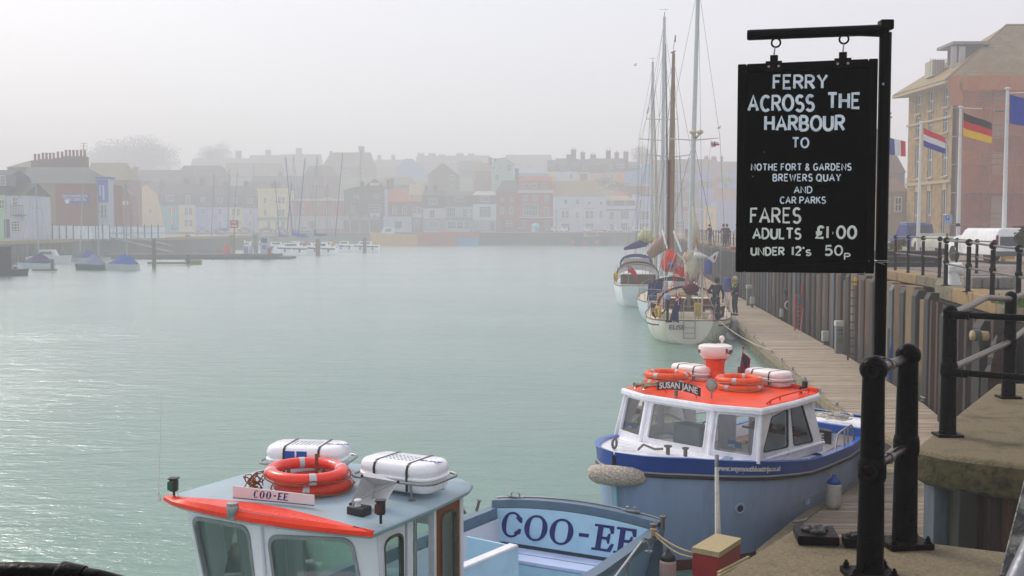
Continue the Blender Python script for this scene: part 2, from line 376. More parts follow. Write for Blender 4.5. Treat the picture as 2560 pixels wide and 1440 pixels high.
# piles: proud steel columns with chamfered heads and timber boards between
def steel_pile(x,y,z0,z1,wd=.3,dp=.34,dx=1.0,dy=0.1):
 m_=MB();ux=Vector((dx,dy,0)).normalized();uy=Vector((-ux.y,ux.x,0))
 # U-channel: web facing the water, two flanges; head cut at a slope
 c=Vector((x,y,0))
 def q(a,b,z):return c+ux*a+uy*b+Vector((0,0,z))
 hh=.16
 m_.add([q(0,-wd/2,z0),q(0,wd/2,z0),q(dp,wd/2,z0),q(dp,-wd/2,z0),q(0,-wd/2,z1-hh),q(0,wd/2,z1-hh),q(dp,wd/2,z1),q(dp,-wd/2,z1),q(.09,-wd/2,z1),q(.09,wd/2,z1)],
[(0,4,5,1),(1,5,9,6,2),(2,6,7,3),(0,3,7,8,4),(4,8,9,5),(8,7,6,9),(0,1,2,3)])
 return m_
random.seed(11);y=27.2;k=0
while y<152:
 x=qlerp(WB,y);sl_=.097
 zt=3.34 if y>33 else 3.25
 m_=steel_pile(x,y,-.5,zt,.2+.08*random.random(),.3)
 obj('steel_pile',m_,M_steel2 if k%7==3 else M_steel,qw,bevel=.01 if y<45 else 0)
 w_=.55+.35*random.random();yb=y+.2+w_/2+.04;xb=qlerp(WB,yb)+.06+.06*random.random();zb=3.24+random.random()*.1 if k%4 else 3.02
 mb_=MB();mb_.box((xb+.13,yb,(zb-.5)/2),(.26,w_,zb+.5),rz=-sl_)
 obj('timber_pile',mb_,random.choice((M_timber,M_timber,M_timber2,M_timber2)),qw,bevel=.015 if y<45 else 0)
 y+=.2+w_+.28;k+=1
 # rusty sheet piling under the projecting corner and under the near slab
def sheet_run(pts,z0,z1,pitch=.36):
 s_=[]
 for(x0,y0),(x1,y1)in zip(pts,pts[1:]):
  d=Vector((x1-x0,y1-y0,0));l=d.length;d.normalize();nn=Vector((d.y,-d.x,0));n=int(l/pitch)
  for i in range(n):
   a=Vector((x0,y0,0))+d*(i*pitch);o1=nn*(-.0 if i%2 else.17)
   o2=nn*(.17 if i%2 else 0)
   prof=[a+nn*.17,a+d*.06+nn*.17,a+d*.1+(nn*.0 if i%2 else nn*.14),a+d*(pitch-.06)+(nn*.0 if i%2 else nn*.14),a+d*(pitch-.02)+nn*.17,a+d*(pitch-.004)+nn*.17]
   m_=MB();n_=len(prof)
   back=[p+nn*.03 for p in prof][::-1]
   ringp=prof+back
   m_.add([(p.x,p.y,z0)for p in ringp]+[(p.x,p.y,z1)for p in ringp],[(j,(j+1)%12,12+(j+1)%12,12+j)for j in range(12)])
   obj('sheet_pile',m_,random.choice((M_rust,M_rust,M_rust2)),qw)
sheet_run([(10.42,27.0),(9.25,20.4),(5.4,12.2)][::-1],-.5,3.1)
for(x,y)in((9.9,24.2),(9.45,21.4),(8.4,18.2),(7.6,16.5),(6.5,14.2)):
 obj('steel_pile',steel_pile(x-.22,y,-.5,3.06,.3,.3),M_steel,qw,bevel=.01)
 # ---- near slab (raised corner of the quay) on piles
ns=thing('near_quay_slab','thick weathered concrete corner slab of the quay carrying black railings','concrete slab',(4.6,9.5,2.7))
A=[G(2303,1108,3.1),G(2345,1085,3.1)]
sl_poly=[(3.28,8.72),(3.42,8.48),(3.62,8.30),(4.05,8.02),(8.0,6.0),(16,6.0),(16,12.4),(5.6,12.4),(3.46,9.02)]
m_=MB();n=len(sl_poly)
def inset(poly,d):
 cx=sum(p[0]for p in poly)/len(poly);cy=sum(p[1]for p in poly)/len(poly)
 return[(x+(cx-x)*d/max(.01,math.hypot(cx-x,cy-y)),y+(cy-y)*d/max(.01,math.hypot(cx-x,cy-y)))for x,y in poly]
rings=[[(x,y,2.80)for x,y in inset(sl_poly,.10)],[(x,y,2.85)for x,y in inset(sl_poly,.02)],[(x,y,3.06)for x,y in sl_poly],[(x,y,3.09)for x,y in inset(sl_poly,.015)],[(x,y,3.1)for x,y in inset(sl_poly,.05)]]
m_.loft(rings[:3],True,True,False);b0=len(m_.v);m_.mi=1;m_.loft(rings[2:],True,False,True)
obj('slab',m_,[M_conc_dark,M_conc2],ns,smooth=50)
for px,yy,wd,mt in((2345,8.75,.15,M_steel2),(2408,8.5,.15,M_steel)):
 p=P(px,1280,yy);mm=MB();mm.bx(p.x-wd/2,p.x+wd/2,yy-.1,yy+.12,-.5,2.83);obj('support_pile',mm,mt,ns,bevel=.01)
 if px==2345:obj('pile_flange',MB().bx(p.x+wd/2-.03,p.x+wd/2+.02,yy-.16,yy-.105,-.5,2.83),M_steel,ns)
random.seed(5)
for i in range(7):
 p=P(2447+i*48,1280,8.45-i*.1);mm=MB();mm.bx(p.x-.075,p.x+.068,p.y,p.y+(.1 if i%2 else.16),-.5,2.84);obj('sheet_pile',mm,(M_rust2 if i%2==0 else M_rust),ns,bevel=.012)
 # ---- foreground platform we stand on
fp=[(1.68,6.38),(1.06,5.49),(-2.7,-.2),(-2.7,-4),(7,-4),(7,5.2)]
bk1=[G(2508,1377,3.1),G(2331,1356,3.1),G(2105,1341,3.1)]
poly=[(7,4.6)]+[(p.x,p.y)for p in bk1]+fp[:5]
m_=MB();A_=poly
top=[(x,y,3.1)for x,y in inset(poly,.03)]
m_.loft([[(x,y,2.55)for x,y in poly],[(x,y,3.06)for x,y in poly],[(x,y,3.085)for x,y in inset(poly,.012)],top])
obj('quay_platform',m_,M_conc2,kind='structure',smooth=50,label='speckled brown concrete platform in the foreground')
# ================= pontoon =================
PL=[(3.3,4),(3.3,14.4),(4.27,16.03),(6.16,18.91),(7.75,21.6),(7.83,26.5),(10.01,48.2),(12.2,70),(15.2,100),(16.3,112)]
PR=[(8.3,4),(8.3,16)]+[(x-.12,y)for x,y in WB if 18<y<101]+[(18.6,112)]
def pl(y):return qlerp(PL,y)
def pr(y):return qlerp(PR,y)
po=thing('pontoon','long weathered timber pontoon walkway floating beneath the quay wall','pontoon',(10,40,0))
for nm_,mt_,par in(('deck_planks',M_plank,0),('deck_planks',M_plank2,1)):
 pm=MB();y=5.0;k=0;random.seed(21)
 while y<112:
  st=.145 if y<62 else.3
  h=.5+random.uniform(-.004,.004);r_=random.random()
  if(r_<.5)==(par==0):
   y1=y+st-.012
   joint=abs((y%6.0))<st
   pm.add([(pl(y)+.16,y,h-.04),(pr(y),y,h-.04),(pr(y1),y1,h-.04),(pl(y1)+.16,y1,h-.04),(pl(y)+.16,y,h),(pr(y),y,h),(pr(y1),y1,h),(pl(y1)+.16,y1,h)],
[(4,5,6,7),(0,1,5,4),(1,2,6,5),(2,3,7,6),(3,0,4,7)])
  y+=st;k+=1
 tag(obj(nm_,pm,mt_,po),kind='stuff')
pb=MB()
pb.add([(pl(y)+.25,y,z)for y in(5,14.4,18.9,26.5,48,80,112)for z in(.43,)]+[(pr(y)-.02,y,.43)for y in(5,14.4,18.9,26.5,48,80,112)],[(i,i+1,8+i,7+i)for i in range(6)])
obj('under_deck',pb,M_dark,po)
wl=MB();ys_=[4,14.4,16.03,18.91,21.6,26.5,37,48.2,70,100,112]
for a,b in zip(ys_,ys_[1:]):
 wl.beam((pl(a)+.07,a,.42),(pl(b)+.07,b,.42),.14,.22)
obj('edge_beam',wl,mat('edge_timber','#9a8f76',.9,var=.3,scale=4,bump=.5,dirt='#54503c',dscale=2.5),po,bevel=.015)
y=22.5
while y<100:
 m_=MB().bx(pl(y+.6)+.12,pl(y+.6)+1.0,y,y+1.35,-.45,.3);obj('float',m_,M_conc,po,bevel=.03);y+=1.9 if y<60 else 3.5
def cleat(x,y,z=.5,rz=0,parent=None):
 m_=MB();c,s=math.cos(rz),math.sin(rz)
 def q(a,b,h):return(x+c*a-s*b,y+s*a+c*b,z+h)
 m_.tube([q(0,-.05,0),q(0,-.05,.07)],.022,8);m_.tube([q(0,.05,0),q(0,.05,.07)],.022,8)
 m_.tube([q(0,-.16,.1),q(0,-.09,.085),q(0,.09,.085),q(0,.16,.1)],[.014,.024,.024,.014],8)
 m_.box(q(0,0,.006),(.07,.2,.012),rz=rz)
 return obj('cleat',m_,M_galv,parent or po,smooth=True)
for px,py in((1982,1318),):
 p=G(px,py,.5);cleat(p.x+.1,p.y,rz=R(-60))
for y in(24.1,26.3,28.5,30.7,33,35.2,37.6,40,42.6,45.4,48.5,53,58):cleat(pl(y)+.14,y,.53,rz=R(-5))
p=G(2322,1002,.5);cleat(p.x-.15,p.y)
for(px,py)in((2070,1250),):p=G(px,py,.5);cleat(p.x,p.y,rz=R(-55))
# ================= hand-painted letter strokes =================
def arc(cx,cy,rx,ry,a0,a1,n=10):return[(cx+rx*math.cos(R(a0+(a1-a0)*i/n)),cy+ry*math.sin(R(a0+(a1-a0)*i/n)))for i in range(n+1)]
GL={
'A':(.78,[[(0,0),(.39,1),(.78,0)],[(.15,.34),(.63,.34)]]),
'B':(.62,[[(0,0),(0,1)],[(0,1),(.3,1)]+arc(.3,.76,.26,.24,90,-90)+[(0,.52)],[(.3,.52)]+arc(.32,.26,.3,.26,90,-90)+[(0,0)]]),
'C':(.7,[arc(.4,.5,.38,.5,48,312,16)]),
'D':(.68,[[(0,0),(0,1),(.22,1)]+arc(.24,.5,.44,.5,90,-90)+[(0,0)]]),
'E':(.55,[[(.55,1),(0,1),(0,0),(.55,0)],[(0,.52),(.45,.52)]]),
'F':(.52,[[(.52,1),(0,1),(0,0)],[(0,.54),(.43,.54)]]),
'G':(.74,[arc(.4,.5,.38,.5,50,350,16)+[(.74,.42),(.45,.42)]]),
'H':(.66,[[(0,0),(0,1)],[(.66,0),(.66,1)],[(0,.5),(.66,.5)]]),
'J':(.45,[[(.45,1),(.45,.25)]+arc(.22,.24,.23,.24,0,-160)]),
'K':(.62,[[(0,0),(0,1)],[(.58,1),(.03,.45)],[(.2,.6),(.62,0)]]),
'L':(.5,[[(0,1),(0,0),(.5,0)]]),
'N':(.7,[[(0,0),(0,1),(.7,0),(.7,1)]]),
'O':(.8,[arc(.4,.5,.4,.5,0,360,20)]),
'P':(.6,[[(0,0),(0,1),(.3,1)]+arc(.3,.74,.3,.26,90,-90)+[(0,.48)]]),
'Q':(.82,[arc(.4,.5,.4,.5,0,360,20),[(.5,.25),(.84,-.08)]]),
'R':(.64,[[(0,0),(0,1),(.3,1)]+arc(.3,.75,.3,.25,90,-90)+[(0,.5)],[(.28,.5),(.64,0)]]),
'S':(.58,[arc(.3,.74,.26,.26,35,250,10)+arc(.29,.25,.29,.27,80,-150,10)]),
'T':(.68,[[(0,1),(.68,1)],[(.34,1),(.34,0)]]),
'U':(.66,[[(0,1),(0,.32)]+arc(.33,.32,.33,.32,180,360)+[(.66,1)]]),
'W':(.98,[[(0,1),(.24,0),(.49,.85),(.74,0),(.98,1)]]),
'Y':(.7,[[(0,1),(.35,.48),(.7,1)],[(.35,.48),(.35,0)]]),
'&':(.72,[[(.72,0),(.2,.68)]+arc(.36,.8,.18,.2,200,-20,8)+[(.12,.36)]+arc(.3,.22,.24,.22,150,330,8)+[(.66,.42)]]),
'0':(.6,[arc(.3,.5,.3,.5,0,360,20)]),
'1':(.12,[[(.06,0),(.06,1)]]),
'2':(.56,[arc(.28,.72,.27,.28,160,-25,10)+[(0,0),(.56,0)]]),
'5':(.56,[[(.52,1),(.1,1),(.06,.56)]+arc(.26,.32,.3,.32,120,-140,12)]),
'\u00a3':(.6,[arc(.4,.78,.2,.22,20,190,8)+[(.24,.3),(.02,.02),(.62,.02)],[(0,.5),(.5,.5)],[(.02,.36),(.46,.36)]]),
'\u00b7':(.14,[[(.05,.42),(.1,.42)]]),
"'":(.1,[[(.08,1),(.03,.78)]]),
'p':(.5,[[(0,-.35),(0,.62)],[(0,.62),(.25,.62)]+arc(.25,.38,.24,.24,90,-90,8)+[(0,.14)]]),
's':(.4,[arc(.2,.45,.17,.17,35,250,8)+arc(.19,.14,.19,.17,80,-150,8)]),
'-':(.4,[[(0,.45),(.4,.45)]]),
}
def strokes(txt,S,x0,x1,y0,y1,ht,mb,gap=.26,wob=.012,flat=.16,space=.5):
 """paint txt between sight lines x0..x1 ; S(px,py) gives the point on the board; ht = stroke half width / letter height"""
 adv=0;pos=[]
 for ch in txt:
  if ch==' ':adv+=space;continue
  w_,st=GL[ch];pos.append((adv,w_,st));adv+=w_+gap
 adv-=gap
 a,b,c_=S(x0,y1),S(x1,y1),S((x0+x1)/2,y0)
 ux=(b-a).normalized();n=Vector((ux.y,-ux.x,0)).normalized()
 if n.y>0:n=-n
 W=(b-a).length;Hh=abs(c_.z-((a+b)/2).z)
 r=ht*Hh;W-=2*r;Hh-=2*r
 org=a+ux*r+Vector((0,0,r))
 for ad,w_,st in pos:
  jx,jy=random.uniform(-wob,wob),random.uniform(-wob,wob)*1.5
  for k,pl_ in enumerate(st):
   pts3=[]
   m2=MB();m2.tube([((p[0]+ad+jx)/adv*W,(p[1]+jy)*Hh,0)for p in pl_],r*random.uniform(.92,1.08),8)
   vs=[org+ux*p[0]+Vector((0,0,p[1]))+n*(p[2]*flat+.0006*k)for p in m2.v]
   mb.add(vs,m2.f)
   # ================= ferry sign =================
BL,BR=P(1839,681,5.75),P(2185,683,5.55)
TL,TR=P(1841,161,5.75),P(2187,147,5.55)
bux=(BR-BL);bux.z=0;bux.normalize();bn=Vector((bux.y,-bux.x,0))
if bn.y>0:bn=-bn
def S(px,py):
 d=ray(px,py);o=Vector((0,0,CAM_H));t=(BL-o).dot(bn)/d.dot(bn);return o+d*t
M_board=mat('sign_black_board','#050404',.55,var=.35,spec=.05,scale=4,bump=.12,bscale=18,dirt='#0f0d0c',dscale=1.5,damt=.6)
M_frame=mat('sign_black_frame','#050505',.4,var=.3,spec=.05,scale=8,bump=.2,bscale=40,dirt='#101010',dscale=5)
zb_,zt_l,zt_r=(BL.z+BR.z)/2,TL.z,TR.z
Wd=(BR-BL).length
sg=thing('hanging_sign','black hand-painted sign board hanging from the black arm with ferry fares in white','sign',(S(2012,683).x,BL.y,zb_))
zt_=(zt_l+zt_r)/2
def bq(u,v,d):return Vector((BL.x,BL.y,0))+bux*u+bn*d+Vector((0,0,v))
def bbox_(mb,u0,u1,v0,v1,d0,d1):
 vs=[bq(u,v,d)for d in(d0,d1)for v in(v0,v1)for u in(u0,u1)]
 mb.add(vs,[(0,1,3,2),(4,6,7,5),(0,4,5,1),(2,3,7,6),(0,2,6,4),(1,5,7,3)])
FT=.045
m_=MB();bbox_(m_,.01,Wd-.01,zb_+.01,zt_-.01,-.016,-.001);obj('board',m_,M_board,sg)
for(a,b,c,d)in((0,FT,zb_,zt_),(Wd-FT,Wd,zb_,zt_)):
 m_=MB();bbox_(m_,a,b,c,d,-.022,.014);obj('frame_rail',m_,M_frame,sg,bevel=.006)
for(c,d)in((zb_,zb_+FT+.005),(zt_-FT,zt_)):
 m_=MB();bbox_(m_,FT+.0015,Wd-FT-.0015,c,d,-.022,.013);obj('frame_rail',m_,M_frame,sg,bevel=.006)
M_letter=mat('brushed_white_letters','#e2eaf0',.5,var=.14,scale=30,bump=.25,bscale=60,dirt='#9ab2cc',dscale=14,damt=.7,stretch=(1,1,1))
M_letter2=mat('yellowed_white_letters','#e4e8e2',.5,var=.14,scale=40,bump=.25,bscale=80,dirt='#a8a583',dscale=20,damt=.6)
random.seed(4)
for txt,x0,x1,y0,y1,ht,mt in(
('FERRY',1931,2070,185,224,.088,M_letter),('ACROSS',1868,2037,236,280,.082,M_letter),('THE',2066,2152,230,273,.085,M_letter),('HARBOUR',1910,2113,287,329,.088,M_letter),
('TO',1979,2023,343,371,.085,M_letter),('NOTHE FORT & GARDENS',1877,2129,408,427,.085,M_letter),('BREWERS QUAY',1931,2103,434,454,.085,M_letter),
('AND',1984,2031,465,484,.085,M_letter),('CAR PARKS',1949,2065,491,510,.085,M_letter),('FARES',1874,2003,518,559,.072,M_letter2),
('ADULTS',1880,2004,569,599,.09,M_letter2),('\u00a31\u00b700',2036,2143,563,598,.088,M_letter2),("UNDER",1876,1962,617,640,.1,M_letter2),("12'",1978,2012,615,640,.1,M_letter2),
('s',2013,2029,616,640,.075,M_letter2),('50',2060,2108,612,640,.09,M_letter2),('p',2110,2127,626,645,.085,M_letter2)):
 m_=MB();strokes(txt,S,x0,x1,y0,y1,ht,m_,gap=.36 if len(txt)>11 else.28,space=.42);obj('lettering',m_,mt,sg,smooth=40,fixn=True)
 # painted scuffs
m_=MB()
for px,py,r in((1911,380,.004),(1882,441,.005)):
 p=S(px,py);m_.lathe(p-bn*.001,[(r,0),(r*.9,.0012)],7,axis=bn)
obj('paint_chip',m_,mat('chip','#6d6a3e',.8),sg)
for u0,hp,hx in((1935,1940,1938),(2107,2110,2109)):
 pc=S(u0,160);u=(pc-BL).dot(bux)
 m_=MB();bbox_(m_,u-.042,u+.042,zt_-.045,zt_+.008,.0155,.021);obj('strap_hinge',m_,M_blackr,sg,bevel=.002)
 m_=MB();bbox_(m_,u-.02,u+.02,zt_+.0085,zt_+.04,-.012,.014);obj('hinge_block',m_,M_blackr,sg,bevel=.003)
 m_=MB()
 for du in(-.025,.025):m_.lathe(bq(u+du,zt_-.02,.021),[(.007,0),(.006,.004)],8,axis=bn)
 obj('bolt_head',m_,M_galv,sg)
 rc=S(hp,107 if u0<2000 else 98);z_r=rc.z
 link=MB();link.tube([bq(u,zt_+.03,0),bq(u,zt_+.045,.008),bq(u+.003,z_r-.028,.008),bq(u+.003,z_r-.022,0),bq(u+.003,z_r-.028,-.008),bq(u,zt_+.045,-.008),bq(u,zt_+.03,0)],.0036,6)
 obj('link',link,M_galv,sg,smooth=True)
 # the post with its arm and eye rings
M_post=mat('black_post_paint','#050506',.3,var=.3,spec=.06,scale=10,bump=.12,bscale=40,dirt='#0c0d10',dscale=2.0)
Yp=5.58
pb_,pt_=P(2197,1150,Yp),P(2208,62,Yp)
sp=thing('sign_post','tall black steel post with a sideways arm, clamped to the nearest railing post','sign post',(pb_.x,Yp,3.1))
xpost=P(2204,300,Yp).x+.012
m_=MB();m_.tube([(xpost,Yp,3.1),(xpost,Yp,4.2),(xpost,Yp,pt_.z-.04)],.031,20)
obj('upright',m_,M_post,sp,smooth=40)
arm0,arm1=P(1868,88,5.76),P(2222,74,Yp-.01)
armv=(arm1-arm0).normalized()
m_=MB();m_.tube([arm0,arm0+armv*.01,arm1],[.024,.0275,.0275],20);obj('arm',m_,M_post,sp,smooth=40)
m_=MB();m_.box((xpost,Yp,pt_.z-.002),(.066,.066,.05));obj('top_cap',m_,M_post,sp,bevel=.006)
m_=MB();a=Vector((xpost-.03,Yp,arm1.z-.035));m_.extrude([a,a+Vector((-.16,.006,.008)),a+Vector((-.16,.006,.012)),a+Vector((0,0,.02)),a+Vector((0,0,-.075))],(0,.006,0));obj('gusset',m_,M_post,sp)
for hp,py in((1940,107),(2110,98)):
 rc=S(hp,py);m_=MB();m_.torus(rc,.0225,.005,24,8,axis=bn);obj('eye_ring',m_,M_post,sp,smooth=True)
m_=MB();m_.lathe(P(2203,212,Yp)+Vector((0,-.03,0)),[(.008,0),(.006,.003)],6,axis=(0,-1,.1));obj('paint_chip',m_,mat('chip_pale','#8d9a98',.7),sp)
m_=MB();zc=P(2200,655,Yp).z
for dz in(0,.008):m_.torus((xpost,Yp,zc+dz),.033,.0022,16,6)
m_.tube([bq(Wd-.03,P(2180,652,Yp).z,.016),(xpost-.03,Yp-.02,zc),(xpost,Yp-.036,zc-.01),(xpost+.03,Yp-.01,zc-.02)],.002,6)
obj('wire_tie',m_,M_galv,sp,smooth=True)
# ================= railings =================
def big_post(x,y,z0,h,rt,rb,rball,zlow,name='railing_post',label=None,ang=0,group=None,hole=None,square=True):
 t=thing(name,label,'railing post',(x,y,z0),group)
 m_=MB();m_.lathe((x,y,z0),[(rb*1.02,.02),(rb,.06),(rb*.98,.2),((rb+rt)/2,(h)*.5),(rt,h-rball*1.6),(rt*.98,h-rball)],28);obj('shaft',m_,M_black,t,smooth=50)
 m_=MB();m_.ball((x,y,z0+h-rball*.92),rball,28,16,(1,1,.95));obj('ball_top',m_,M_black,t,smooth='all')
 rl=rt*1.28;zl=z0+zlow
 m_=MB();m_.lathe((x,y,zl),[(rt*1.02,-rl*.95),(rl*.93,-rl*.75),(rl,-rl*.4),(rl,rl*.4),(rl*.93,rl*.75),(rt*1.0,rl*.95)],28);obj('collar',m_,M_black,t,smooth=50)
 m_=MB()
 if square:m_.box((x,y,z0+.018),(rb*3.7,rb*3.0,.034),rz=ang)
 else:m_.box((x,y,z0+.012),(rb*3.1,rb*2.6,.024),rz=ang)
 obj('base_plate',m_,M_blackr,t,bevel=.006)
 c,s=math.cos(ang),math.sin(ang)
 if square:
  for a,b in((-1,-1),(1,-1),(1,1),(-1,1)):
   px_,py_=a*rb*1.45,b*rb*1.1
   m_=MB();m_.lathe((x+c*px_-s*py_,y+s*px_+c*py_,z0+.0365),[(.024,0),(.024,.006),(.015,.0065),(.015,.024),(.008,.025),(.008,.036)],6);obj('bolt',m_,M_black,t)
 if hole:
  for zz in(h-rball*1.0,zlow):
   hv=Vector(hole).normalized();c0=Vector((x,y,z0+zz))+hv*(rball if zz>zlow+.1 else rt*1.2)*.88
   m_=MB();m_.lathe(c0,[(.036,0),(.036,.03),(.026,.03),(.026,-.01)],20,axis=hv);obj('socket_rim',m_,M_blackr,t,smooth=40)
   m_=MB();m_.lathe(c0+hv*.004,[(.0255,0),(.0255,.002)],16,axis=hv);obj('socket_hole',m_,mat('hole_dark','#020202',.9),t)
 return t
p1=P(2179,1200,5.46);p2=P(2264,1200,6.02)
big_post(p1.x,5.46,3.1,4.245-3.1,.056,.068,.071,4.9-3.1-(1180-568)*5.46/2700,label='nearest stout black cast railing post with ball top, the sign post strapped behind it',hole=(-.5,-1,0),group='cast iron railing posts beside the sign')
big_post(p2.x,6.02,3.1,4.25-3.1,.056,.069,.070,4.9-3.1-(1118-568)*6.02/2700,label='second stout black cast railing post, bolted by its square base plate at the platform edge',ang=R(8),group='cast iron railing posts beside the sign')
sr=thing('railing_bars','two short rusty black bars joining the two stout posts beside the sign','railing',(1.95,5.7,3.6))
for z1_,z2_ in((926,897),(1168,1118)):
 a,b=P(2183,z1_,5.46),P(2264,z2_,6.02)
 m_=MB();m_.tube([a,b],.026,20);obj('rail_bar',m_,mat('red_rust_bar','#2a1512',.3,var=.5,scale=9,bump=.3,dirt='#5c2118',dscale=7,damt=.8,coat=.2),sr,smooth=True)
 m_=MB();c=a.lerp(b,.47);d=(b-a).normalized();m_.lathe(c,[(.027,-.03),(.031,-.03),(.031,.03),(.027,.03)],20,axis=d)
 m_.box(c+Vector((-.01,-.035,-.012)),(.03,.014,.03));obj('clamp',m_,M_galvrail,sr,smooth=40)
m_=MB();bx_,by_,bz_=p1.x,5.47,4.235
m_.torus((bx_+.02,by_+.03,bz_-.012),.05,.0022,20,6,axis=(.1,.2,1));m_.torus((bx_+.02,by_+.03,bz_-.005),.052,.0022,20,6,axis=(-.1,.2,1))
m_.tube([(bx_-.03,by_-.01,bz_+.004),(bx_,by_-.02,bz_+.014),(bx_+.05,by_,bz_+.006),(bx_+.12,by_+.05,bz_-.02),(bx_+.17,by_+.1,bz_-.05)],.003,6)
tag(obj('tie_wire',m_,M_galvrail,smooth=True),'twisted wire lashing on top of the nearest ball-topped railing post','wire')
def rail_thing(label,runs,r=.022,mt=None,loc=None,group=None):
 t=thing('handrail',label,'railing',loc or runs[0][0],group)
 for k,run in enumerate(runs):m_=MB();m_.tube(run,r,14);obj('rail_bar',m_,mt[k]if isinstance(mt,(list,tuple))else(mt or M_galvrail),t,smooth=True)
 return t
pa=(3.76,9.24);pbq=(5.24,11.32)
big_post(pa[0],pa[1],3.1,4.9-3.1-(762-568)*9.24/2700,.058,.07,.062,4.9-3.1-(925-568)*9.24/2700,label='black railing post standing on the left tip of the thick concrete slab',square=False,group='railing posts on the concrete slab')
big_post(pbq[0],pbq[1],3.1,4.9-3.1-(728-568)*11.32/2700,.058,.07,.06,4.9-3.1-(860-568)*11.32/2700,label='black railing post further back along the concrete slab edge',square=False,group='railing posts on the concrete slab')
zt1,zt2=4.9-(786-568)*9.24/2700,4.9-(747-568)*11.32/2700
zl1,zl2=4.9-(925-568)*9.24/2700,4.9-(860-568)*11.32/2700
e3=(9.3,19.0)
rail_thing('pair of worn grey rails with a bend, running away along the concrete slab edge',[
[(pa[0],pa[1],zt1),(pa[0]+.5,pa[1]+.72,zt1+.03),(4.55,10.35,P(2452,745,10.3).z),(pbq[0],pbq[1],zt2),(6.4,13.2,zt2-.02)],
[(pa[0],pa[1],zl1),(pbq[0],pbq[1],zl2+.02),(6.4,13.2,zl2+.06)]],.029,M_galvrail)
f2=(5.7,7.92)
fr=rail_thing('pair of black rails crossing the front of the concrete slab to the right',[
[(pa[0]-.01,pa[1],zt1-.0),(f2[0],f2[1],zt1-.02)],[(pa[0]-.01,pa[1],zl1-.02),(f2[0],f2[1],zl1-.04)]],.028,M_black)
for z in(zt1,zl1-.02):
 m_=MB();d=(Vector((f2[0],f2[1],0))-Vector((pa[0],pa[1],0))).normalized();a=Vector((pa[0]-.045,pa[1]-.03,z))
 m_.tube([a,a+d*.17],.036,16);m_.lathe(a+d*.165,[(.038,0),(.038,.02)],16,axis=d);obj('elbow_fitting',m_,M_black,fr,smooth=40)
 # railings along the far part of this quay
def slim_post(x,y,z0,h,r,root):
 m_=MB();m_.lathe((x,y,z0),[(r*2.6,0),(r*2.6,.02),(r*1.25,.03),(r*1.05,.08),(r,h*.45),(r,h-.12)],12);m_.ball((x,y,z0+h-.03),r*1.7,12,8);m_.ball((x,y,z0+h*.52),r*1.5,12,6)
 return obj('post',m_,M_black,root,smooth=50)
r1=[(2238,676,590),(2270,682,590),(2307,688,593),(2348,694,595)]
pts1=[]
t=thing('quay_railing','black post and rail fence along the paved quay edge, left of the white bollard','railing',(13,35,3.4))
for px,py,ty in r1:
 p=G(px,py,3.42);top=P(px,ty,p.y);pts1.append((p,top.z));slim_post(p.x,p.y,3.4,top.z-3.4,.045,t)
for px,py,ty in((2391,664,597),(2441,684,601),(2484,694,603)):
 p=G(px,py,3.42);top=P(px,ty,p.y);pts1.append((p,top.z));slim_post(p.x,p.y,3.4,top.z-3.4,.045,t)
for f_ in(1.0,.53):
 m_=MB();m_.tube([(p.x,p.y,3.4+(z-3.4)*f_-.02)for p,z in pts1],.024,8);obj('rail_bar',m_,M_galvrail,t,smooth=True)
t=thing('quay_railing','black post and rail fence on the jutting quay corner, in front of the white bollard','railing',(11,26,3.4))
pts2=[]
for px,py,ty in((2364,714,599),(2420,729,604),(2480,741,612),(2545,757,619),(2622,777,630)):
 p=G(px,py,3.42);top=P(px,ty,p.y);pts2.append((p,top.z));slim_post(p.x,p.y,3.41,top.z-3.4,.05,t)
for f_ in(1.0,.5):
 m_=MB();m_.tube([(p.x,p.y,3.4+(z-3.4)*f_-.02)for p,z in pts2],.026,8);obj('rail_bar',m_,M_galvrail,t,smooth=True)
 # distant dark railings above the timber piles (with people leaning on them)
t=thing('quay_railing','dark railings along the distant quay edge above the timber piles, behind the yachts','railing',(20,110,3.4))
y=74
prv=None
while y<150:
 x=qlerp(QE,y)+.4;m_=MB();m_.tube([(x,y,3.4),(x,y,4.55)],.045,6);m_.ball((x,y,4.57),.07,6,4);obj('post',m_,M_black,t)
 y+=2.6
for zz in(4.5,4.0):
 m_=MB();m_.tube([(qlerp(QE,q)+.4,q,zz)for q in(46,71,100,150)],.03,6);obj('rail_bar',m_,M_black,t)
 # ================= things on the near platform =================
def pad(px0,py0,px1,py1,label,tar=True):
 c=G((px0+px1)/2,(py0+py1)/2,3.12);w_=(px1-px0)/2700*c.y
 t=thing('steel_plate',label,'plate',(c.x,c.y,3.1))
 obj('plate',MB().box((c.x,c.y,3.13),(w_*.86,w_*.92,.05),rz=R(-8)),M_blackr,t,bevel=.006)
 m_=MB();random.seed(int(px0));cc=(c.x,c.y)
 ring_=[]
 for k in range(26):
  a=2*math.pi*k/26;rr=w_*.27*(1+.18*math.sin(3*a)+random.uniform(-.08,.08));ring_.append((c.x+rr*math.cos(a),c.y+rr*math.sin(a)))
 m_.loft([[(x,y,3.156)for x,y in ring_],[(c.x+(x-c.x)*.9,c.y+(y-c.y)*.9,3.166+random.random()*.012)for x,y in ring_],[(c.x+(x-c.x)*.6,c.y+(y-c.y)*.6,3.162+random.random()*.02)for x,y in ring_],[(c.x+(x-c.x)*.2,c.y+(y-c.y)*.2,3.16)for x,y in ring_]])
 obj('tar_lump',m_,mat('tar','#0b0b0c',.35,bump=1,bscale=60),t,smooth='all')
pad(1981,1322,2098,1362,'square black steel plate with a tar lump on the concrete, left of the posts')
pad(2104,1340,2160,1372,'square black steel plate half hidden behind the nearest railing post')
c=P(2040,1470,4.6)
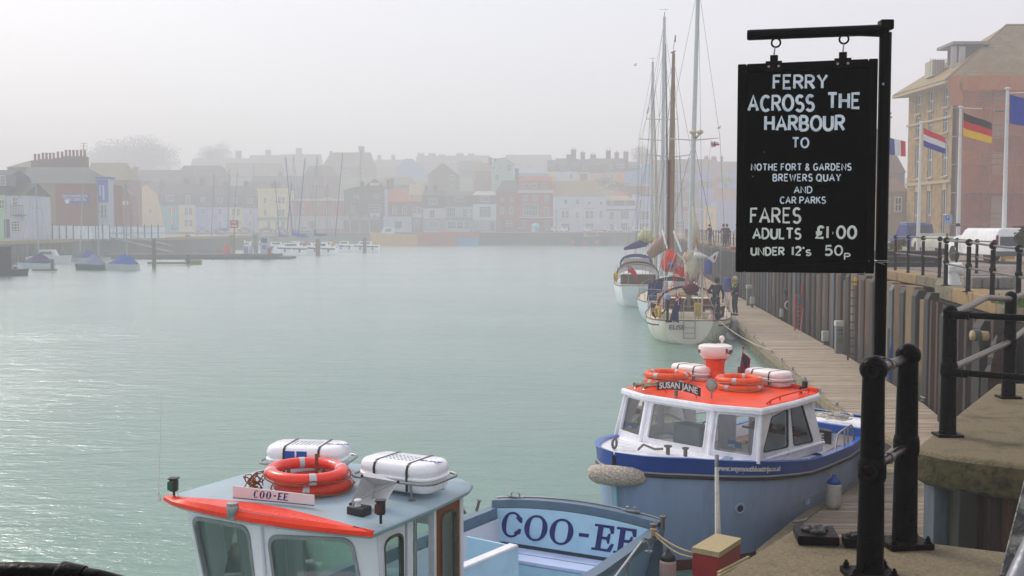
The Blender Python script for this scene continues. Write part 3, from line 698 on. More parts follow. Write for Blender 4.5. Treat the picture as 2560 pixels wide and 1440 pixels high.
m_=MB();m_.lathe((c.x,c.y,3.1),[(.075,0),(.075,c.z-3.1-.02)]+[(.075*math.cos(R(a)),c.z-3.12+.065*math.sin(R(a)))for a in range(10,90,12)],24)
tag(obj('mooring_stud',m_,mat('grey_stud','#33363b',.5,var=.3,bump=.5,dirt='#6d7074',dscale=9),smooth='all'),'grey domed stud rising at the bottom edge of the platform','stud')
# steep ladder rail at the right edge, paint flaking
lt=thing('ladder_handrail','steep black handrail with flaking grey paint at the right edge of the platform','handrail',(1.3,2.6,3.1))
M_flake=mat('flaking_black_rail','#131318',.38,var=.4,scale=10,bump=.6,bscale=24,dirt='#8d9088',dscale=7,damt=1.0)
a,b=P(2612,1085,2.9),P(2520,1452,2.55)
m_=MB();m_.beam(a,b,.038,.03);obj('stringer',m_,M_flake,lt,bevel=.004)
a,b=P(2640,1245,2.35),P(2525,1500,2.2)
m_=MB();m_.tube([a,b],.026,20);obj('side_tube',m_,mat('pale_metal_tube','#8b8d92',.4,metal=.5,dirt='#4a4a4e',dscale=6),lt,smooth=True)
# close dark handrail in the lower left corner
t=thing('near_handrail','dark curved handrail with a collar, very close in the lower left corner','handrail',(-.5,1.25,4.3))
prof=[(-260,1478),(-100,1452),(40,1447),(150,1452),(240,1466),(330,1490),(450,1530)]
pts=[P(x,y,1.3)for x,y in prof]
m_=MB();m_.tube(pts,.0205,24);obj('rail_bar',m_,M_black,t,smooth='all')
p0,p1_=P(140,1452,1.3),P(205,1461,1.3);m_=MB();m_.tube([p0,p0.lerp(p1_,.1),p0.lerp(p1_,.2),p1_],[.0205,.0235,.0245,.0225],24);obj('collar',m_,M_black,t,smooth=40)
# ================= panels with rounded window openings =================
def bil(q,u,v):return q[0].lerp(q[1],u).lerp(q[3].lerp(q[2],u),v)
def rpoly(pts,r,n=5):
 o=[];m=len(pts)
 for i in range(m):
  p=Vector(pts[i]);a=Vector(pts[i-1])-p;b=Vector(pts[(i+1)%m])-p
  ra=min(r,a.length*.45);rb=min(r,b.length*.45);A_=p+a.normalized()*ra;B_=p+b.normalized()*rb
  for k in range(n+1):
   t=k/n;o.append(A_*(1-t)**2+p*2*t*(1-t)+B_*t*t)
 return o
def wpanel(root,quad,holes,th,m_wall,m_frame,m_glass,fw=.03,rr=.06,wall_name='panel',frame_name='window',sub=True,gl=True,proud=.012):
 """solid panel quad=[BL,BR,TR,TL] seen from outside, one rounded window per cell; holes=[(cell u0,u1,[4 uv corners])]"""
 quad=[Vector(p)for p in quad];n=(quad[1]-quad[0]).cross(quad[3]-quad[0]).normalized();W_=(quad[1]-quad[0]).length;H_=(quad[3]-quad[0]).length
 wb=MB();frames=[]
 for u0,u1,hp in holes:
  inn2=rpoly([Vector((a*W_,b*H_))for a,b in hp],rr)
  c=sum(inn2,Vector((0,0)))/len(inn2);out2=[]
  for p in inn2:
   d=p-c;t=1e9
   if d.x>1e-9:t=min(t,(u1*W_-c.x)/d.x)
   if d.x<-1e-9:t=min(t,(u0*W_-c.x)/d.x)
   if d.y>1e-9:t=min(t,(H_-c.y)/d.y)
   if d.y<-1e-9:t=min(t,(0-c.y)/d.y)
   out2.append(c+d*t)
   # snap cell corners
  for cx in(u0*W_,u1*W_):
   for cy in(0,H_):
    k=min(range(len(out2)),key=lambda i:(out2[i]-Vector((cx,cy))).length);out2[k]=Vector((cx,cy))
  tp=lambda q2,d:bil(quad,q2.x/W_,q2.y/H_)+n*d
  wb.loft([[tp(p,0)for p in out2],[tp(p,0)for p in inn2],[tp(p,-th)for p in inn2],[tp(p,-th)for p in out2]]+[[tp(p,0)for p in out2]],True,False,False)
  def shr(p,d):v=p-c;return c+v*max(0,(1-d/max(.01,v.length)))
  frames.append(([tp(shr(p,-fw),proud*.2)for p in inn2],[tp(shr(p,-fw*.9),proud)for p in inn2],[tp(shr(p,fw*.15),proud)for p in inn2],[tp(shr(p,fw*.3),-th*.5)for p in inn2],[tp(shr(p,fw*.1),-th*.5)for p in inn2]))
 obj(wall_name,wb,m_wall,root)
 for f in frames:
  m_=MB();m_.loft(list(f[:4]),True,False,False);fo=obj(frame_name,m_,m_frame,root,smooth=30)
  if gl:m_=MB();m_.add(f[4],[tuple(range(len(f[4])))]);obj('pane',m_,m_glass,fo,fixn=False)
M_glass=glass_mat('boat_glass',(.92,.96,.95),amt=.2)
M_glassd=glass_mat('tinted_boat_glass',(.68,.82,.77),amt=.4)
M_hullblue=mat('hull_pale_blue','#a3b6d2',.42,var=.07,scale=2.5,bump=.06,bscale=6,dirt='#7f8fa2',dscale=2.2,damt=.5,spec=.4,stretch=(2,2,.3))
M_hulllight=mat('stem_light_blue','#a5cbdc',.38,var=.05,bump=.05)
M_deepblue=mat('strake_blue','#0a58a6',.35,var=.1,spec=.3,scale=5,bump=.05,dirt='#0a3a84',dscale=3)
M_boatwhite=mat('boat_white_gloss','#f3f3f7',.28,var=.05,scale=5,bump=.05,dirt='#b9b7b3',dscale=3,damt=.3,coat=.2)
M_orange=mat('roof_orange_red','#f25c06',.4,var=.1,spec=.3,scale=5,bump=.06,dirt='#c83c08',dscale=3,damt=.4)
M_buoy=mat('buoy_orange','#f0690c',.5,var=.12,scale=9,bump=.2,bscale=25,dirt='#b9480a',dscale=6,damt=.5)
M_buoyred=mat('buoy_red_orange','#f2400f',.3,var=.06,scale=9,bump=.05,coat=.3)
M_tape=mat('reflective_tape','#c9cccf',.4,var=.08,scale=40)
M_rubber=mat('black_rubber','#0d0d0e',.5,var=.2)
M_anti=mat('red_antifoul','#7a1b18',.7,var=.2)
M_steelb=mat('stainless','#c6c8cc',.18,metal=.95,var=.05,bump=0)
M_wood=mat('varnished_wood','#8d5428',.35,var=.3,scale=4,bump=.1,stretch=(8,1,8),coat=.3)
M_deckgrey=mat('deck_blue_grey','#9db0ba',.5,var=.08,scale=6,bump=.12,bscale=60,dirt='#7f919a',dscale=3)
M_dgrey=mat('dark_grey_plastic','#2a2d30',.45,var=.15)
M_navy=mat('navy_lettering','#0a1f7d',.4,var=.08)
M_signwhite=mat('sign_white','#e6dcdc',.35,var=.04)
M_lett=mat('white_lettering','#dcdcdc',.5,var=.04,bump=0)
M_knit=None
def knit_mat():
 m=mat('knitted_rope_fender','#ddd2c6',.95,var=.2,scale=30,bump=0)
 n=m.node_tree;b=n.nodes['Principled BSDF'];tc=n.nodes.new('ShaderNodeTexCoord');v=n.nodes.new('ShaderNodeTexVoronoi');v.inputs['Scale'].default_value=34
 n.links.new(tc.outputs['Object'],v.inputs['Vector']);bp=n.nodes.new('ShaderNodeBump');bp.invert=True;bp.inputs['Strength'].default_value=1;bp.inputs['Distance'].default_value=.02
 n.links.new(v.outputs['Distance'],bp.inputs['Height']);n.links.new(bp.outputs[0],b.inputs['Normal'])
 r=n.nodes.new('ShaderNodeMapRange');r.inputs['From Min'].default_value=.02;r.inputs['From Max'].default_value=.5;r.inputs['To Min'].default_value=1.35;r.inputs['To Max'].default_value=.7
 n.links.new(v.outputs['Distance'],r.inputs['Value']);mx=n.nodes.new('ShaderNodeMix');mx.data_type='RGBA';mx.blend_type='MULTIPLY';mx.inputs['Factor'].default_value=1
 l=b.inputs['Base Color'].links[0].from_socket;n.links.new(l,mx.inputs['A']);n.links.new(r.outputs[0],mx.inputs['B']);n.links.new(mx.outputs['Result'],b.inputs['Base Color'])
 return m
def frame(o,ang):
 u=Vector((math.cos(R(ang)),math.sin(R(ang)),0));v=Vector((u.y,-u.x,0));o=Vector((o[0],o[1],0))
 return lambda s,w,z:o+u*s+v*w+Vector((0,0,z))
def tabf(tab):return lambda x:qlerp([(b,a)for a,b in tab],x)
def life_ring(c,Rr,r,label,group,m_body,m_tape,tilt=(0,0,1),rope=True,ang0=20,rmat=None):
 t=thing('life_ring',label,'life ring',c,group)
 m_=MB();m_.torus(c,Rr,r,40,14,axis=tilt,flat=.86);obj('ring',m_,m_body,t,smooth='all')
 for k in range(4):
  a=R(ang0+90*k);m_=MB();m_.torus(c,Rr,r*1.035,3,14,axis=tilt,a0=a-.085,a1=a+.085,flat=.86);obj('tape_band',m_,m_tape,t,smooth=50)
 if rope:
  m_=MB();M3=Vector(tilt).to_track_quat('Z','Y').to_matrix()
  for k in range(4):
   pts=[]
   for i in range(9):
    a=R(ang0+90*k)+math.pi/2*i/8;sg_=math.sin(math.pi*i/8)
    pts.append(Vector(c)+M3@Vector(((Rr+r*1.08+.03*sg_)*math.cos(a),(Rr+r*1.08+.03*sg_)*math.sin(a),-.03*sg_)))
   m_.tube(pts,.007,5)
  obj('grab_rope',m_,rmat or M_rope,t,smooth=True)
 return t
def raft(c,L_,W_,H_,ang,label,group,m_body,m_deck=None,prints=0,cradle=True,M_=None):
 """liferaft canister in two shells with straps, lying in a tube cradle"""
 t=thing('liferaft_canister',label,'liferaft',c,group);Mr=Matrix.Rotation(R(ang),4,'Z');cv=Vector(c)
 q=lambda x,y,z:cv+(Mr@Vector((x,y,z)))
 m_=MB();m_.rbox(cv+Vector((0,0,H_*.25)),(L_*.96,W_*.92,H_*.5),.13*W_*2,H_*.2,M=Mr);obj('lower_shell',m_,m_body,t,smooth='all')
 m_=MB();m_.rbox(cv+Vector((0,0,H_*.74)),(L_,W_,H_*.54),.17*W_*2,H_*.24,M=Mr);obj('upper_shell',m_,m_body,t,smooth='all')
 m_=MB();m_.rbox(cv+Vector((0,0,H_*.505)),(L_*1.02,W_*1.03,.03),.17*W_*2,.012,M=Mr);obj('seam_lip',m_,m_body,t,smooth='all')
 for x in(-.22*L_,.22*L_):
  hh=H_*1.012;m_=MB();pr=[(-W_*.505,H_*.1),(-W_*.51,H_*.5),(-W_*.51,H_*.78),(-W_*.47,H_*.94),(-W_*.40,hh),(W_*.40,hh),(W_*.47,H_*.94),(W_*.51,H_*.78),(W_*.51,H_*.5),(W_*.505,H_*.1)]
  m_.loft([[q(x-.011,a,b)for a,b in pr],[q(x+.011,a,b)for a,b in pr]],False);obj('strap',m_,M_dgrey,t,solid=.006)
 if cradle:
  m_=MB();pts=[]
  for cx,cy,a0 in((1,1,0),(-1,1,90),(-1,-1,180),(1,-1,270)):
   for k in range(6):
    a=R(a0+18*k);pts.append(q(cx*(L_*.5-.08)+.12*math.cos(a),cy*(W_*.5-.08)+.12*math.sin(a),H_*.42))
  m_.tube(pts+[pts[0]],.013,8)
  for sx in(-1,1):
   for sy in(-1,1):m_.tube([q(sx*L_*.3,sy*(W_*.5+.035),H_*.42),q(sx*L_*.3,sy*(W_*.5+.02),-.03)],.011,8);m_.lathe(q(sx*L_*.3,sy*(W_*.5+.02),-.045),[(.035,0),(.035,.01)],12)
  obj('cradle',m_,M_galv,t,smooth=40)
 return t,q
def fender(top,L_,r,label,cat_col,m_body,group=None,name='fender',rope_to=None):
 t=thing(name,label,'fender',(top[0],top[1],top[2]-L_),group);c=Vector(top)
 m_=MB();m_.lathe(c,[(.012,-L_),(r*.5,-L_*.99),(r*.9,-L_*.92),(r,-L_*.8),(r,-L_*.28),(r*.96,-L_*.2)],20);obj('body',m_,m_body,t,smooth='all')
 m_=MB();m_.lathe(c,[(r*.97,-L_*.2),(r*.85,-L_*.11),(r*.5,-L_*.04),(r*.25,0),(r*.22,.04),(.01,.045)],20);obj('cap',m_,cat_col,t,smooth='all')
 if rope_to is not None:m_=MB();m_.tube([c+Vector((0,0,.03)),c.lerp(Vector(rope_to),.5)+Vector((0,0,-.01)),rope_to],.009,6);obj('lanyard',m_,M_rope,t,smooth=True)
 return t
def rope_thing(pts,r,label,m=None,sag=0):
 P_=[Vector(p)for p in pts];o=[]
 for a,b in zip(P_,P_[1:]):
  for k in range(8):t=k/8;o.append(a.lerp(b,t)+Vector((0,0,-sag*4*t*(1-t))))
 o.append(P_[-1]);m_=MB();m_.tube(o,r,6);return tag(obj('mooring_rope',m_,m or M_rope,smooth=True),label,'rope')
def curved_text(txt,size,fn,depth=.003,bold=0,xs=1,shear=0,space=1):
 """lettering bent on a surface: fn(x, y, d) -> point"""
 mb0=text_mesh(txt,size,(0,0,0),(1,0,0),(0,1,0),depth,bold,xs=xs,shear=shear,space=space)
 mb=MB();mb.add([fn(v[0],v[1],v[2])for v in mb0.v],mb0.f);return mb
 # ================= pale blue ferry with orange roof =================
def susan():
 W=frame((1.466,15.232),42.1)
 W_=W;W=lambda s,w,z:W_(s,w-.085*max(0,s-2.0),z)
 T=thing('ferry_boat','pale blue ferry with orange roof and white wheelhouse moored along the pontoon','ferry',W(3.3,0,0))
 hb=tabf([(-.02,.03),(.03,.22),(.1,.42),(.3,.68),(.6,.9),(1,1.16),(1.45,1.36),(1.7,1.42),(2.5,1.45),(3.6,1.37),(4.6,1.24),(5.6,1.08),(6.7,.80)])
 zg=tabf([(-.02,1.70),(.6,1.66),(1.7,1.54),(3,1.37),(4.6,1.32),(6.7,1.44)])
 ss=[-.02,.03,.1,.2,.3,.45,.6,.8,1,1.3,1.7,2.1,2.5,3,3.6,4.1,4.6,5.1,5.6,6.2,6.7]
 prof=[(1.0,1.0),(.93,.985),(.82,.97),(.6,.93),(.35,.87),(.12,.8),(0,.75),(-.12,.68),(-.25,.45),(-.32,.05)]
 def hp(s,k,side=1,out=0):
  f=None
  for(a,fa),(b,fb)in zip(prof,prof[1:]):
   if b<=k<=a:f=fb+(fa-fb)*(k-b)/(a-b)
  if f is None:f=prof[-1][1]
  fs=f if s>.6 else f*(.9+.1*s/.6)
  rake=.1*(1-max(k,0))if s<.5 else.1*(1-max(k,0))*max(0,(1.5-s))
  return W(s+rake,side*(hb(s)*fs+out),zg(s)*k)
 def shell(k0,k1,nk,out=0,th=None):
  m_=MB();ks=[k0+(k1-k0)*i/nk for i in range(nk+1)]
  for side in(1,-1):m_.loft([[hp(s,k,side,out)for s in ss]for k in ks],False)
  return m_
 m_=shell(.10,.85,6);ks=[.10+.75*i/6 for i in range(7)]
 m_.loft([[hp(6.7,k,1),hp(6.7,k,-1)]for k in ks],False);obj('hull',m_,M_hullblue,T,smooth=50)
 m_=shell(-.32,.10,5);m_.loft([[hp(6.7,k,1),hp(6.7,k,-1)]for k in(-.3,0,.1)],False);obj('bottom',m_,M_anti,T,smooth=50)
 m_=shell(.865,1.0,2,.012);m_.loft([[hp(6.7,k,1),hp(6.7,k,-1)]for k in(.8,1.0)],False);obj('blue_strake',m_,M_deepblue,T,smooth=50)
 m_=MB()
 for side in(1,-1):m_.tube([hp(s,.84,side,.02)for s in ss],.028,8)
 obj('rubbing_strake',m_,M_rubber,T,smooth=True)
 m_=MB()
 for side in(1,-1):m_.tube([hp(s,.862,side,.018)for s in ss],.014,6)
 obj('white_band',m_,mat('grey_white_band','#a9a7a6',.5),T,smooth=True)
 # bow: stem post
 m_=MB();m_.loft([[W(-.05+.1*(1-k)+a*.08,b*.05*(1.8 if k>.72 else 1),zg(0)*k)for a,b in((0,-1),(0,1),(1,1),(1,-1))]for k in(-.2,0,.3,.6,.72,.76,.8)]);obj('stem_post',m_,M_hulllight,T,smooth=50)
 # gunwale cap and inner bulwark
 m_=MB()
 for side in(1,-1):m_.loft([[W(s,side*(hb(s)+.02),zg(s)+.004)for s in ss],[W(s,side*max(.01,hb(s)-.09),zg(s)+.006)for s in ss],[W(s,side*max(.01,hb(s)-.09),zg(s)-.05)for s in ss]],False)
 m_.loft([[W(6.72,-.8,1.45),W(6.72,.8,1.45)],[W(6.6,-.8,1.452),W(6.6,.8,1.452)]],False)
 obj('gunwale_cap',m_,mat('bright_blue','#1a70c4',.35,var=.1,coat=.2),T)
 m_=MB()
 s2=[s for s in ss if s>=2.5]
 for side in(1,-1):m_.loft([[W(s,side*(hb(s)-.1),zg(s)-.01)for s in s2],[W(s,side*(hb(s)-.16),.75)for s in s2]],False)
 obj('inner_bulwark',m_,M_boatwhite,T)
 s3=[s for s in ss if s<=2.5]
 m_=MB();m_.loft([[W(s,-max(.01,hb(s)-.05),zg(s)-.03)for s in s3],[W(s,max(.01,hb(s)-.05),zg(s)-.03)for s in s3]],False);obj('foredeck',m_,M_boatwhite,T)
 m_=MB();m_.loft([[W(s,-(hb(s)-.1),.75)for s in s2],[W(s,hb(s)-.1,.75)for s in s2]],False);obj('cockpit_sole',m_,mat('sole','#a9a9a4',.7),T)
 for side in(1,-1):
  m_=MB();m_.loft([[W(s,side*(hb(s)-.14),1.12)for s in(3.7,4.6,5.4)],[W(s,side*(hb(s)-.5),1.12)for s in(3.7,4.6,5.4)],[W(s,side*(hb(s)-.5),1.07)for s in(3.7,4.6,5.4)]],False);obj('bench',m_,M_wood,T)
  # side deck strip beside the wheelhouse
 m_=MB();m_.loft([[W(s,hb(s)-.05,zg(s)-.02)for s in(1.6,2.5,3.6)],[W(s,1.15,zg(s)-.02)for s in(1.6,2.5,3.6)]],False);obj('side_deck',m_,M_boatwhite,T)
 # aft deck, bulkhead and name board
 sa=5.35
 m_=MB();m_.loft([[W(s,-(hb(s)-.08),zg(s)-.03)for s in(sa,6,6.65)],[W(s,hb(s)-.08,zg(s)-.03)for s in(sa,6,6.65)]],False);obj('aft_deck',m_,M_boatwhite,T)
 m_=MB();m_.extrude([W(sa,-1.14,.76),W(sa,1.14,.76),W(sa,1.14,1.40),W(sa,-1.14,1.40)],W(.05,0,0)-W(0,0,0));obj('aft_bulkhead',m_,M_boatwhite,T)
 m_=MB();m_.beam(W(sa-.03,-1.14,1.44),W(sa-.03,1.14,1.44),.1,.09);m_.beam(W(sa-.07,.55,1.42),W(sa-.07,1.2,1.42),.1,.15);obj('blue_coaming',m_,MATS['bright_blue'],T,bevel=.01)
 bd=MB();bd.extrude([W(sa-.02,-.64,1.12),W(sa-.02,.5,1.12),W(sa-.02,.5,1.34),W(sa-.02,-.64,1.34)],W(-.014,0,0)-W(0,0,0));nb=obj('name_board',bd,M_dgrey,T)
 vv=(W(0,1,0)-W(0,0,0));obj('lettering',text_mesh('SUSAN JANE',.17,W(sa-.04,-.07,1.23),vv,(0,0,1),.004,.004,xs=.92),M_lett,nb)
 m_=MB();m_.rbox(W(sa-.012,.55,1.14),(.012,.8,.5),.004,M=Matrix.Rotation(R(42.1),4,'Z'));
 # deck fittings aft
 m_=MB();m_.lathe(W(5.7,-.3,1.47),[(.05,0),(.04,.06),(.015,.065),(.015,.11),(.035,.12),(.02,.14)],12);obj('deck_fitting',m_,M_dgrey,T,smooth=40)
 random.seed(8);m_=MB()
 for k in range(26):
  a0=random.uniform(0,6.3);rr=random.uniform(.1,.34);cx,cy=random.uniform(-.05,.05),random.uniform(-.05,.05);zz=1.49+random.random()*.07;da=random.uniform(1.2,3.4)
  m_.tube([W(5.95+cx+rr*.75*math.cos(a0+da*i/8),.2+cy+rr*1.1*math.sin(a0+da*i/8),zz+.01*math.sin(i*1.3))for i in range(9)],.013,5)
 tag(obj('rope_coil',m_,M_ropew,smooth=True),'loose heap of white rope on the after deck of the pale blue ferry','rope')
 # ---- wheelhouse
 wB,wC,sB,sC=.64,1.31,1.46,1.68;zr=2.255;zb1,zb2=1.56,1.52;sA=3.35
 roofz=lambda s,w:2.31+.03*(1-(w/1.4)**2)+.03*(s-1.5)/2
 def base(s,w,z):return W(s,w,z)
 A0,A1=base(sC-.17,-wC-.06,zb1),base(sB-.16,-wB-.02,zb1)
 fr_=[((sC-.17,-wC-.02),(sB-.16,-wB-.02),(sC,-wC+.02),(sB,-wB)),((sB-.16,-wB-.02),(sB-.16,wB+.02),(sB,-wB),(sB,wB)),((sB-.16,wB+.02),(sC-.17,wC+.02),(sB,wB),(sC,wC-.02))]
 for(b0,b1,t0,t1)in fr_:
  quad=[W(b0[0],b0[1],zb1),W(b1[0],b1[1],zb1 if b1[1]<1 else zb2),W(t1[0],t1[1],zr),W(t0[0],t0[1],zr)]
  wpanel(T,quad,[(0,1,[(.09,.14),(.91,.14),(.91,.89),(.09,.89)])],.05,M_boatwhite,M_boatwhite,M_glass,fw=.022,rr=.035,wall_name='windscreen_panel',frame_name='windscreen')
 for(b0,b1,t0,t1)in fr_[:1]:
  pass
 m_=MB()
 for(s_,w_,s2_,w2_)in((sB-.17,-wB-.02,sB-.005,-wB),(sB-.17,wB+.02,sB-.005,wB),(sC-.17,-wC-.06,sC,-wC+.02),(sC-.17,wC+.06,sC,wC-.02)):
  m_.tube([W(s_,w_,zb1-.03),W(s2_,w2_,zr)],.032,8)
 tag(obj('corner_post',m_,M_boatwhite,T,smooth=True),kind='stuff')
 for side in(1,-1):
  quad=[W(sC-.17,side*(wC+.02),zb2),W(sA+.25,side*(1.27),1.40),W(sA,side*1.17,zr+.03),W(sC,side*(wC-.02),zr)]
  hs=[(0,.52,[(.09,.2),(.46,.2),(.5,.88),(.2,.82)]),(.52,1,[(.55,.2),(.86,.2),(.78,.9),(.56,.9)])]
  if side<0:quad=[quad[1],quad[0],quad[3],quad[2]];hs=[(0,.48,[(.14,.2),(.45,.2),(.44,.9),(.22,.9)]),(.48,1,[(.54,.2),(.91,.2),(.8,.82),(.5,.88)])]
  wpanel(T,quad,hs,.045,M_boatwhite,M_rubber,M_glass,fw=.012,rr=.05,wall_name='side_panel',frame_name='side_window')
  # sill moulding and coaming
 ol=[(sA+.2,-1.30),(sC-.19,-wC-.0),(sB-.19,-wB-.03),(sB-.19,wB+.03),(sC-.19,wC+.0),(sA+.2,1.30)]
 m_=MB();m_.tube([W(a,b,zb1+.0-(.02 if abs(b)>1.2 else 0))for a,b in ol],.022,8);obj('sill_moulding',m_,M_boatwhite,T,smooth=True)
 m_=MB();m_.loft([[W(a-(.2 if a<2 else 0),b*.97,1.40)for a,b in ol],[W(a,b,1.56)for a,b in ol]],False);obj('cabin_coaming',m_,M_boatwhite,T,solid=.02)
 # roof: white fascia and orange top
 ro=[(3.75,-1.24),(sC-.06,-wC-.05),(sB-.1,-wB-.02),(sB-.1,wB+.02),(sC-.06,wC+.05),(2.6,1.34),(3.45,1.27),(3.75,1.1)]
 m_=MB();m_.loft([[W(a,b,zr-.04)for a,b in ro],[W(a,b*1.0,zr+.02)for a,b in ro],[W(a+(2.6-a)*.012,b*.985,zr+.055)for a,b in ro]]);obj('roof_fascia',m_,M_boatwhite,T,bevel=.012)
 nseg=8;m_=MB()
 ri=[(a+(2.6-a)*.03,b*.97)for a,b in ro];cen=(2.6,0)
 m_.loft([[W(cen[0]+(a-cen[0])*t,cen[1]+b*t,zr+.056+.045*(1-t*t))for a,b in ri]for t in(1,.8,.5,.2)],True,False,True);obj('roof',m_,M_orange,T,smooth=50)
 for side in(1,-1):
  m_=MB();pts=[W(s,side*(wC-.10-(.04*(s-1.8))),zr+.075+h_)for s,h_ in((1.95,0),(2.05,.035),(2.35,.06),(3.0,.065),(3.3,.06))];m_.tube(pts,.016,8)
  for k in(1,2,3,4):m_.tube([pts[k],pts[k]-Vector((0,0,.06))],.014,6)
  obj('roof_grab_rail',m_,M_orange,T,smooth=True)
 m_=MB();m_.beam(W(3.68,.4,zr+.10),W(3.52,1.2,zr+.09),.03,.07);obj('roof_ridge',m_,M_orange,T,bevel=.01)
 # curved name board on the roof
 cc=(1.66,-.15);
 def arcpt(x,y,d,s=1.60):return W(s-d,cc[1]+x,2.475+y-.55*(x*x)*.55)
 m_=MB();n_=16;x0,x1=-.42,.42
 rows=[]
 for dd in(0,.012):
  rows.append([arcpt(x0+(x1-x0)*i/n_,.065,dd)for i in range(n_+1)]+[arcpt(x1-(x1-x0)*i/n_,-.065,dd)for i in range(n_+1)])
 m_.loft(rows);nb=obj('roof_name_board',m_,M_dgrey,T)
 obj('lettering',curved_text('SUSAN JANE',.135,lambda x,y,d:arcpt(x,y,.014+d),.004,.003),M_lett,nb)
 m_=MB()
 for x in(-.3,.3):m_.tube([W(1.6,cc[1]+x,2.40),W(1.68,cc[1]+x,2.31)],.008,6)
 tag(obj('board_brackets',m_,M_orange,T),kind='stuff')
 # horns
 for k,w_ in enumerate((-.98,-.80)):
  m_=MB();a=W(1.86,w_+.16,2.42);b=W(1.5,w_,2.40);d=(b-a).normalized();m_.lathe(a,[(.02,0),(.016,.08),(.018,.22),(.03,.3),(.045,.36),(.052,.38),(.046,.375),(.012,.30)],16,axis=d);m_.lathe(a-d*.03,[(.02,0),(.045,.01),(.045,.03),(.02,.04)],14,axis=d)
  obj('horn',m_,mat('brass_chrome','#b0a58c',.2,metal=.9),T,smooth=50)
  # small lamp, floodlight, nav light
 m_=MB();m_.lathe(W(1.50,-.12,2.33),[(.03,0),(.03,.07),(.034,.07),(.034,.09),(.01,.095)],14);obj('white_lamp',m_,mat('lamp_grey','#8a8a86',.4),T,smooth=40)
 fl=W(1.72,.38,2.53);dv=(W(-1,.12,0)-W(0,0,0)).normalized()
 m_=MB();m_.lathe(fl,[(.03,-.1),(.07,-.06),(.085,0),(.09,.02),(.078,.022)],20,axis=dv);m_.tube([fl-Vector((0,0,.08)),fl-Vector((0,0,.2))],.012,8);m_.torus(fl,.095,.006,20,6,axis=dv);f_=obj('floodlight',m_,M_galv,T,smooth=50)
 m_=MB();m_.lathe(fl,[(.077,.018),(.05,.026),(.012,.03)],20,axis=dv);obj('lens',m_,mat('ribbed_lens','#b7b3a6',.25,var=.3,scale=60,bump=.6,bscale=90),f_,smooth='all')
 m_=MB();c_=W(3.22,1.05,2.37);m_.bx(c_.x-.02,c_.x+.02,c_.y-.02,c_.y+.02,c_.z-.05,c_.z+.06);m_.lathe(c_+Vector((.07,.02,-.01)),[(.035,0),(.045,.02),(.045,.13),(.04,.15)],12);obj('navigation_light',m_,M_dgrey,T,smooth=40)
 # radar on its pedestal
 rc=W(3.2,-.58,0)
 m_=MB();m_.loft([[W(3.2+a*x,-.58+b*y,z)for a,b in((-1,-1),(-1,1),(1,1),(1,-1))]for x,y,z in((.15,.17,2.33),(.10,.12,2.52),(.11,.13,2.68),(.15,.19,2.71))]);obj('radar_pedestal',m_,M_orange,T,bevel=.008)
 M_radome=mat('radome_white','#f6ece8',.3,var=.03)
 m_=MB();m_.lathe((rc.x,rc.y,2.712),[(.12,0),(.2,.015),(.255,.07),(.275,.12),(.28,.2),(.27,.225),(.2,.245),(.02,.25)],36);rd=obj('radar_dome',m_,M_radome,T,smooth=50)
 def cyl(x,y,d,a0=0):a=a0+x/.277;return Vector((rc.x+(.2775+d)*math.cos(a),rc.y+(.2775+d)*math.sin(a),2.857+y))
 obj('lettering',curved_text('Raymarine',.12,lambda x,y,d:cyl(x,y,d,R(-12)),.003,.003),mat('dark_red_print','#6c1220',.5),rd)
 obj('lettering',curved_text('Raymarine',.12,lambda x,y,d:cyl(x,y,d,R(-213)),.003,.003),MATS['dark_red_print'],rd)
 m_=MB();c_=Vector((rc.x+.13,rc.y+.1,2.96));m_.lathe(c_,[(.02,0),(.018,.03),(.045,.06),(.05,.09),(.035,.12),(.01,.13)],16);obj('gps_knob',m_,M_radome,T,smooth='all')
 random.seed(2);m_=MB()
 for k in range(26):
  a=random.uniform(-.1,3.3);l=random.uniform(.08,.24);c_=Vector((rc.x+.0+random.uniform(-.1,.1),rc.y+.05,2.962));m_.tube([c_,c_+Vector((l*math.cos(a),random.uniform(-.05,.05),l*abs(math.sin(a))*.8+.02))],.0022,4)
 tag(obj('bird_spikes',m_,M_galvrail,T),kind='stuff')
 m_=MB();c_=W(3.5,-.3,2.33);m_.tube([c_,c_+Vector((.0,0,.25))],.015,6);m_.tube([c_+Vector((0,0,.2)),c_+Vector((.07,0,.3)),c_+Vector((.05,0,.42)),c_+Vector((-.04,-.04,.36))],.006,5);obj('cable_mast',m_,M_galvrail,T,smooth=True)
 # whip aerial
 a,b=P(1982,958,17.9),P(2008,770,17.9);m_=MB();m_.tube([a-Vector((0,0,.25)),a],.012,6);m_.tube([a,b],[.004,.0018],5);obj('whip_aerial',m_,M_white,T)
 # interior: rear bulkhead, shelf, console, wheel
 m_=MB();m_.extrude([W(3.28,.05,.8),W(3.28,1.2,.8),W(3.28,1.2,zr),W(3.28,.05,zr)],W(.03,0,0)-W(0,0,0));obj('rear_bulkhead',m_,mat('cabin_grey','#d8dae0',.6),T)
 m_=MB();m_.extrude([W(3.26,-.55,.8),W(3.26,-.2,.8),W(3.26,-.2,zr),W(3.26,-.55,zr)],W(.03,0,0)-W(0,0,0));obj('door_jamb',m_,MATS['cabin_grey'],T)
 m_=MB();m_.extrude([W(3.0,.1,1.68),W(3.0,1.15,1.68),W(3.27,1.15,1.68),W(3.27,.1,1.68)],(0,0,.035));obj('wood_shelf',m_,M_wood,T)
 random.seed(6)
 for k in range(4):m_=MB();m_.rbox(W(3.13,.3+k*.2,1.75),(.12+random.random()*.06,.14,.08),.03,.03,rz=random.random());obj('shelf_item',m_,random.choice((M_dgrey,MATS['dark_red_print'],M_deckgrey)),T,smooth='all')
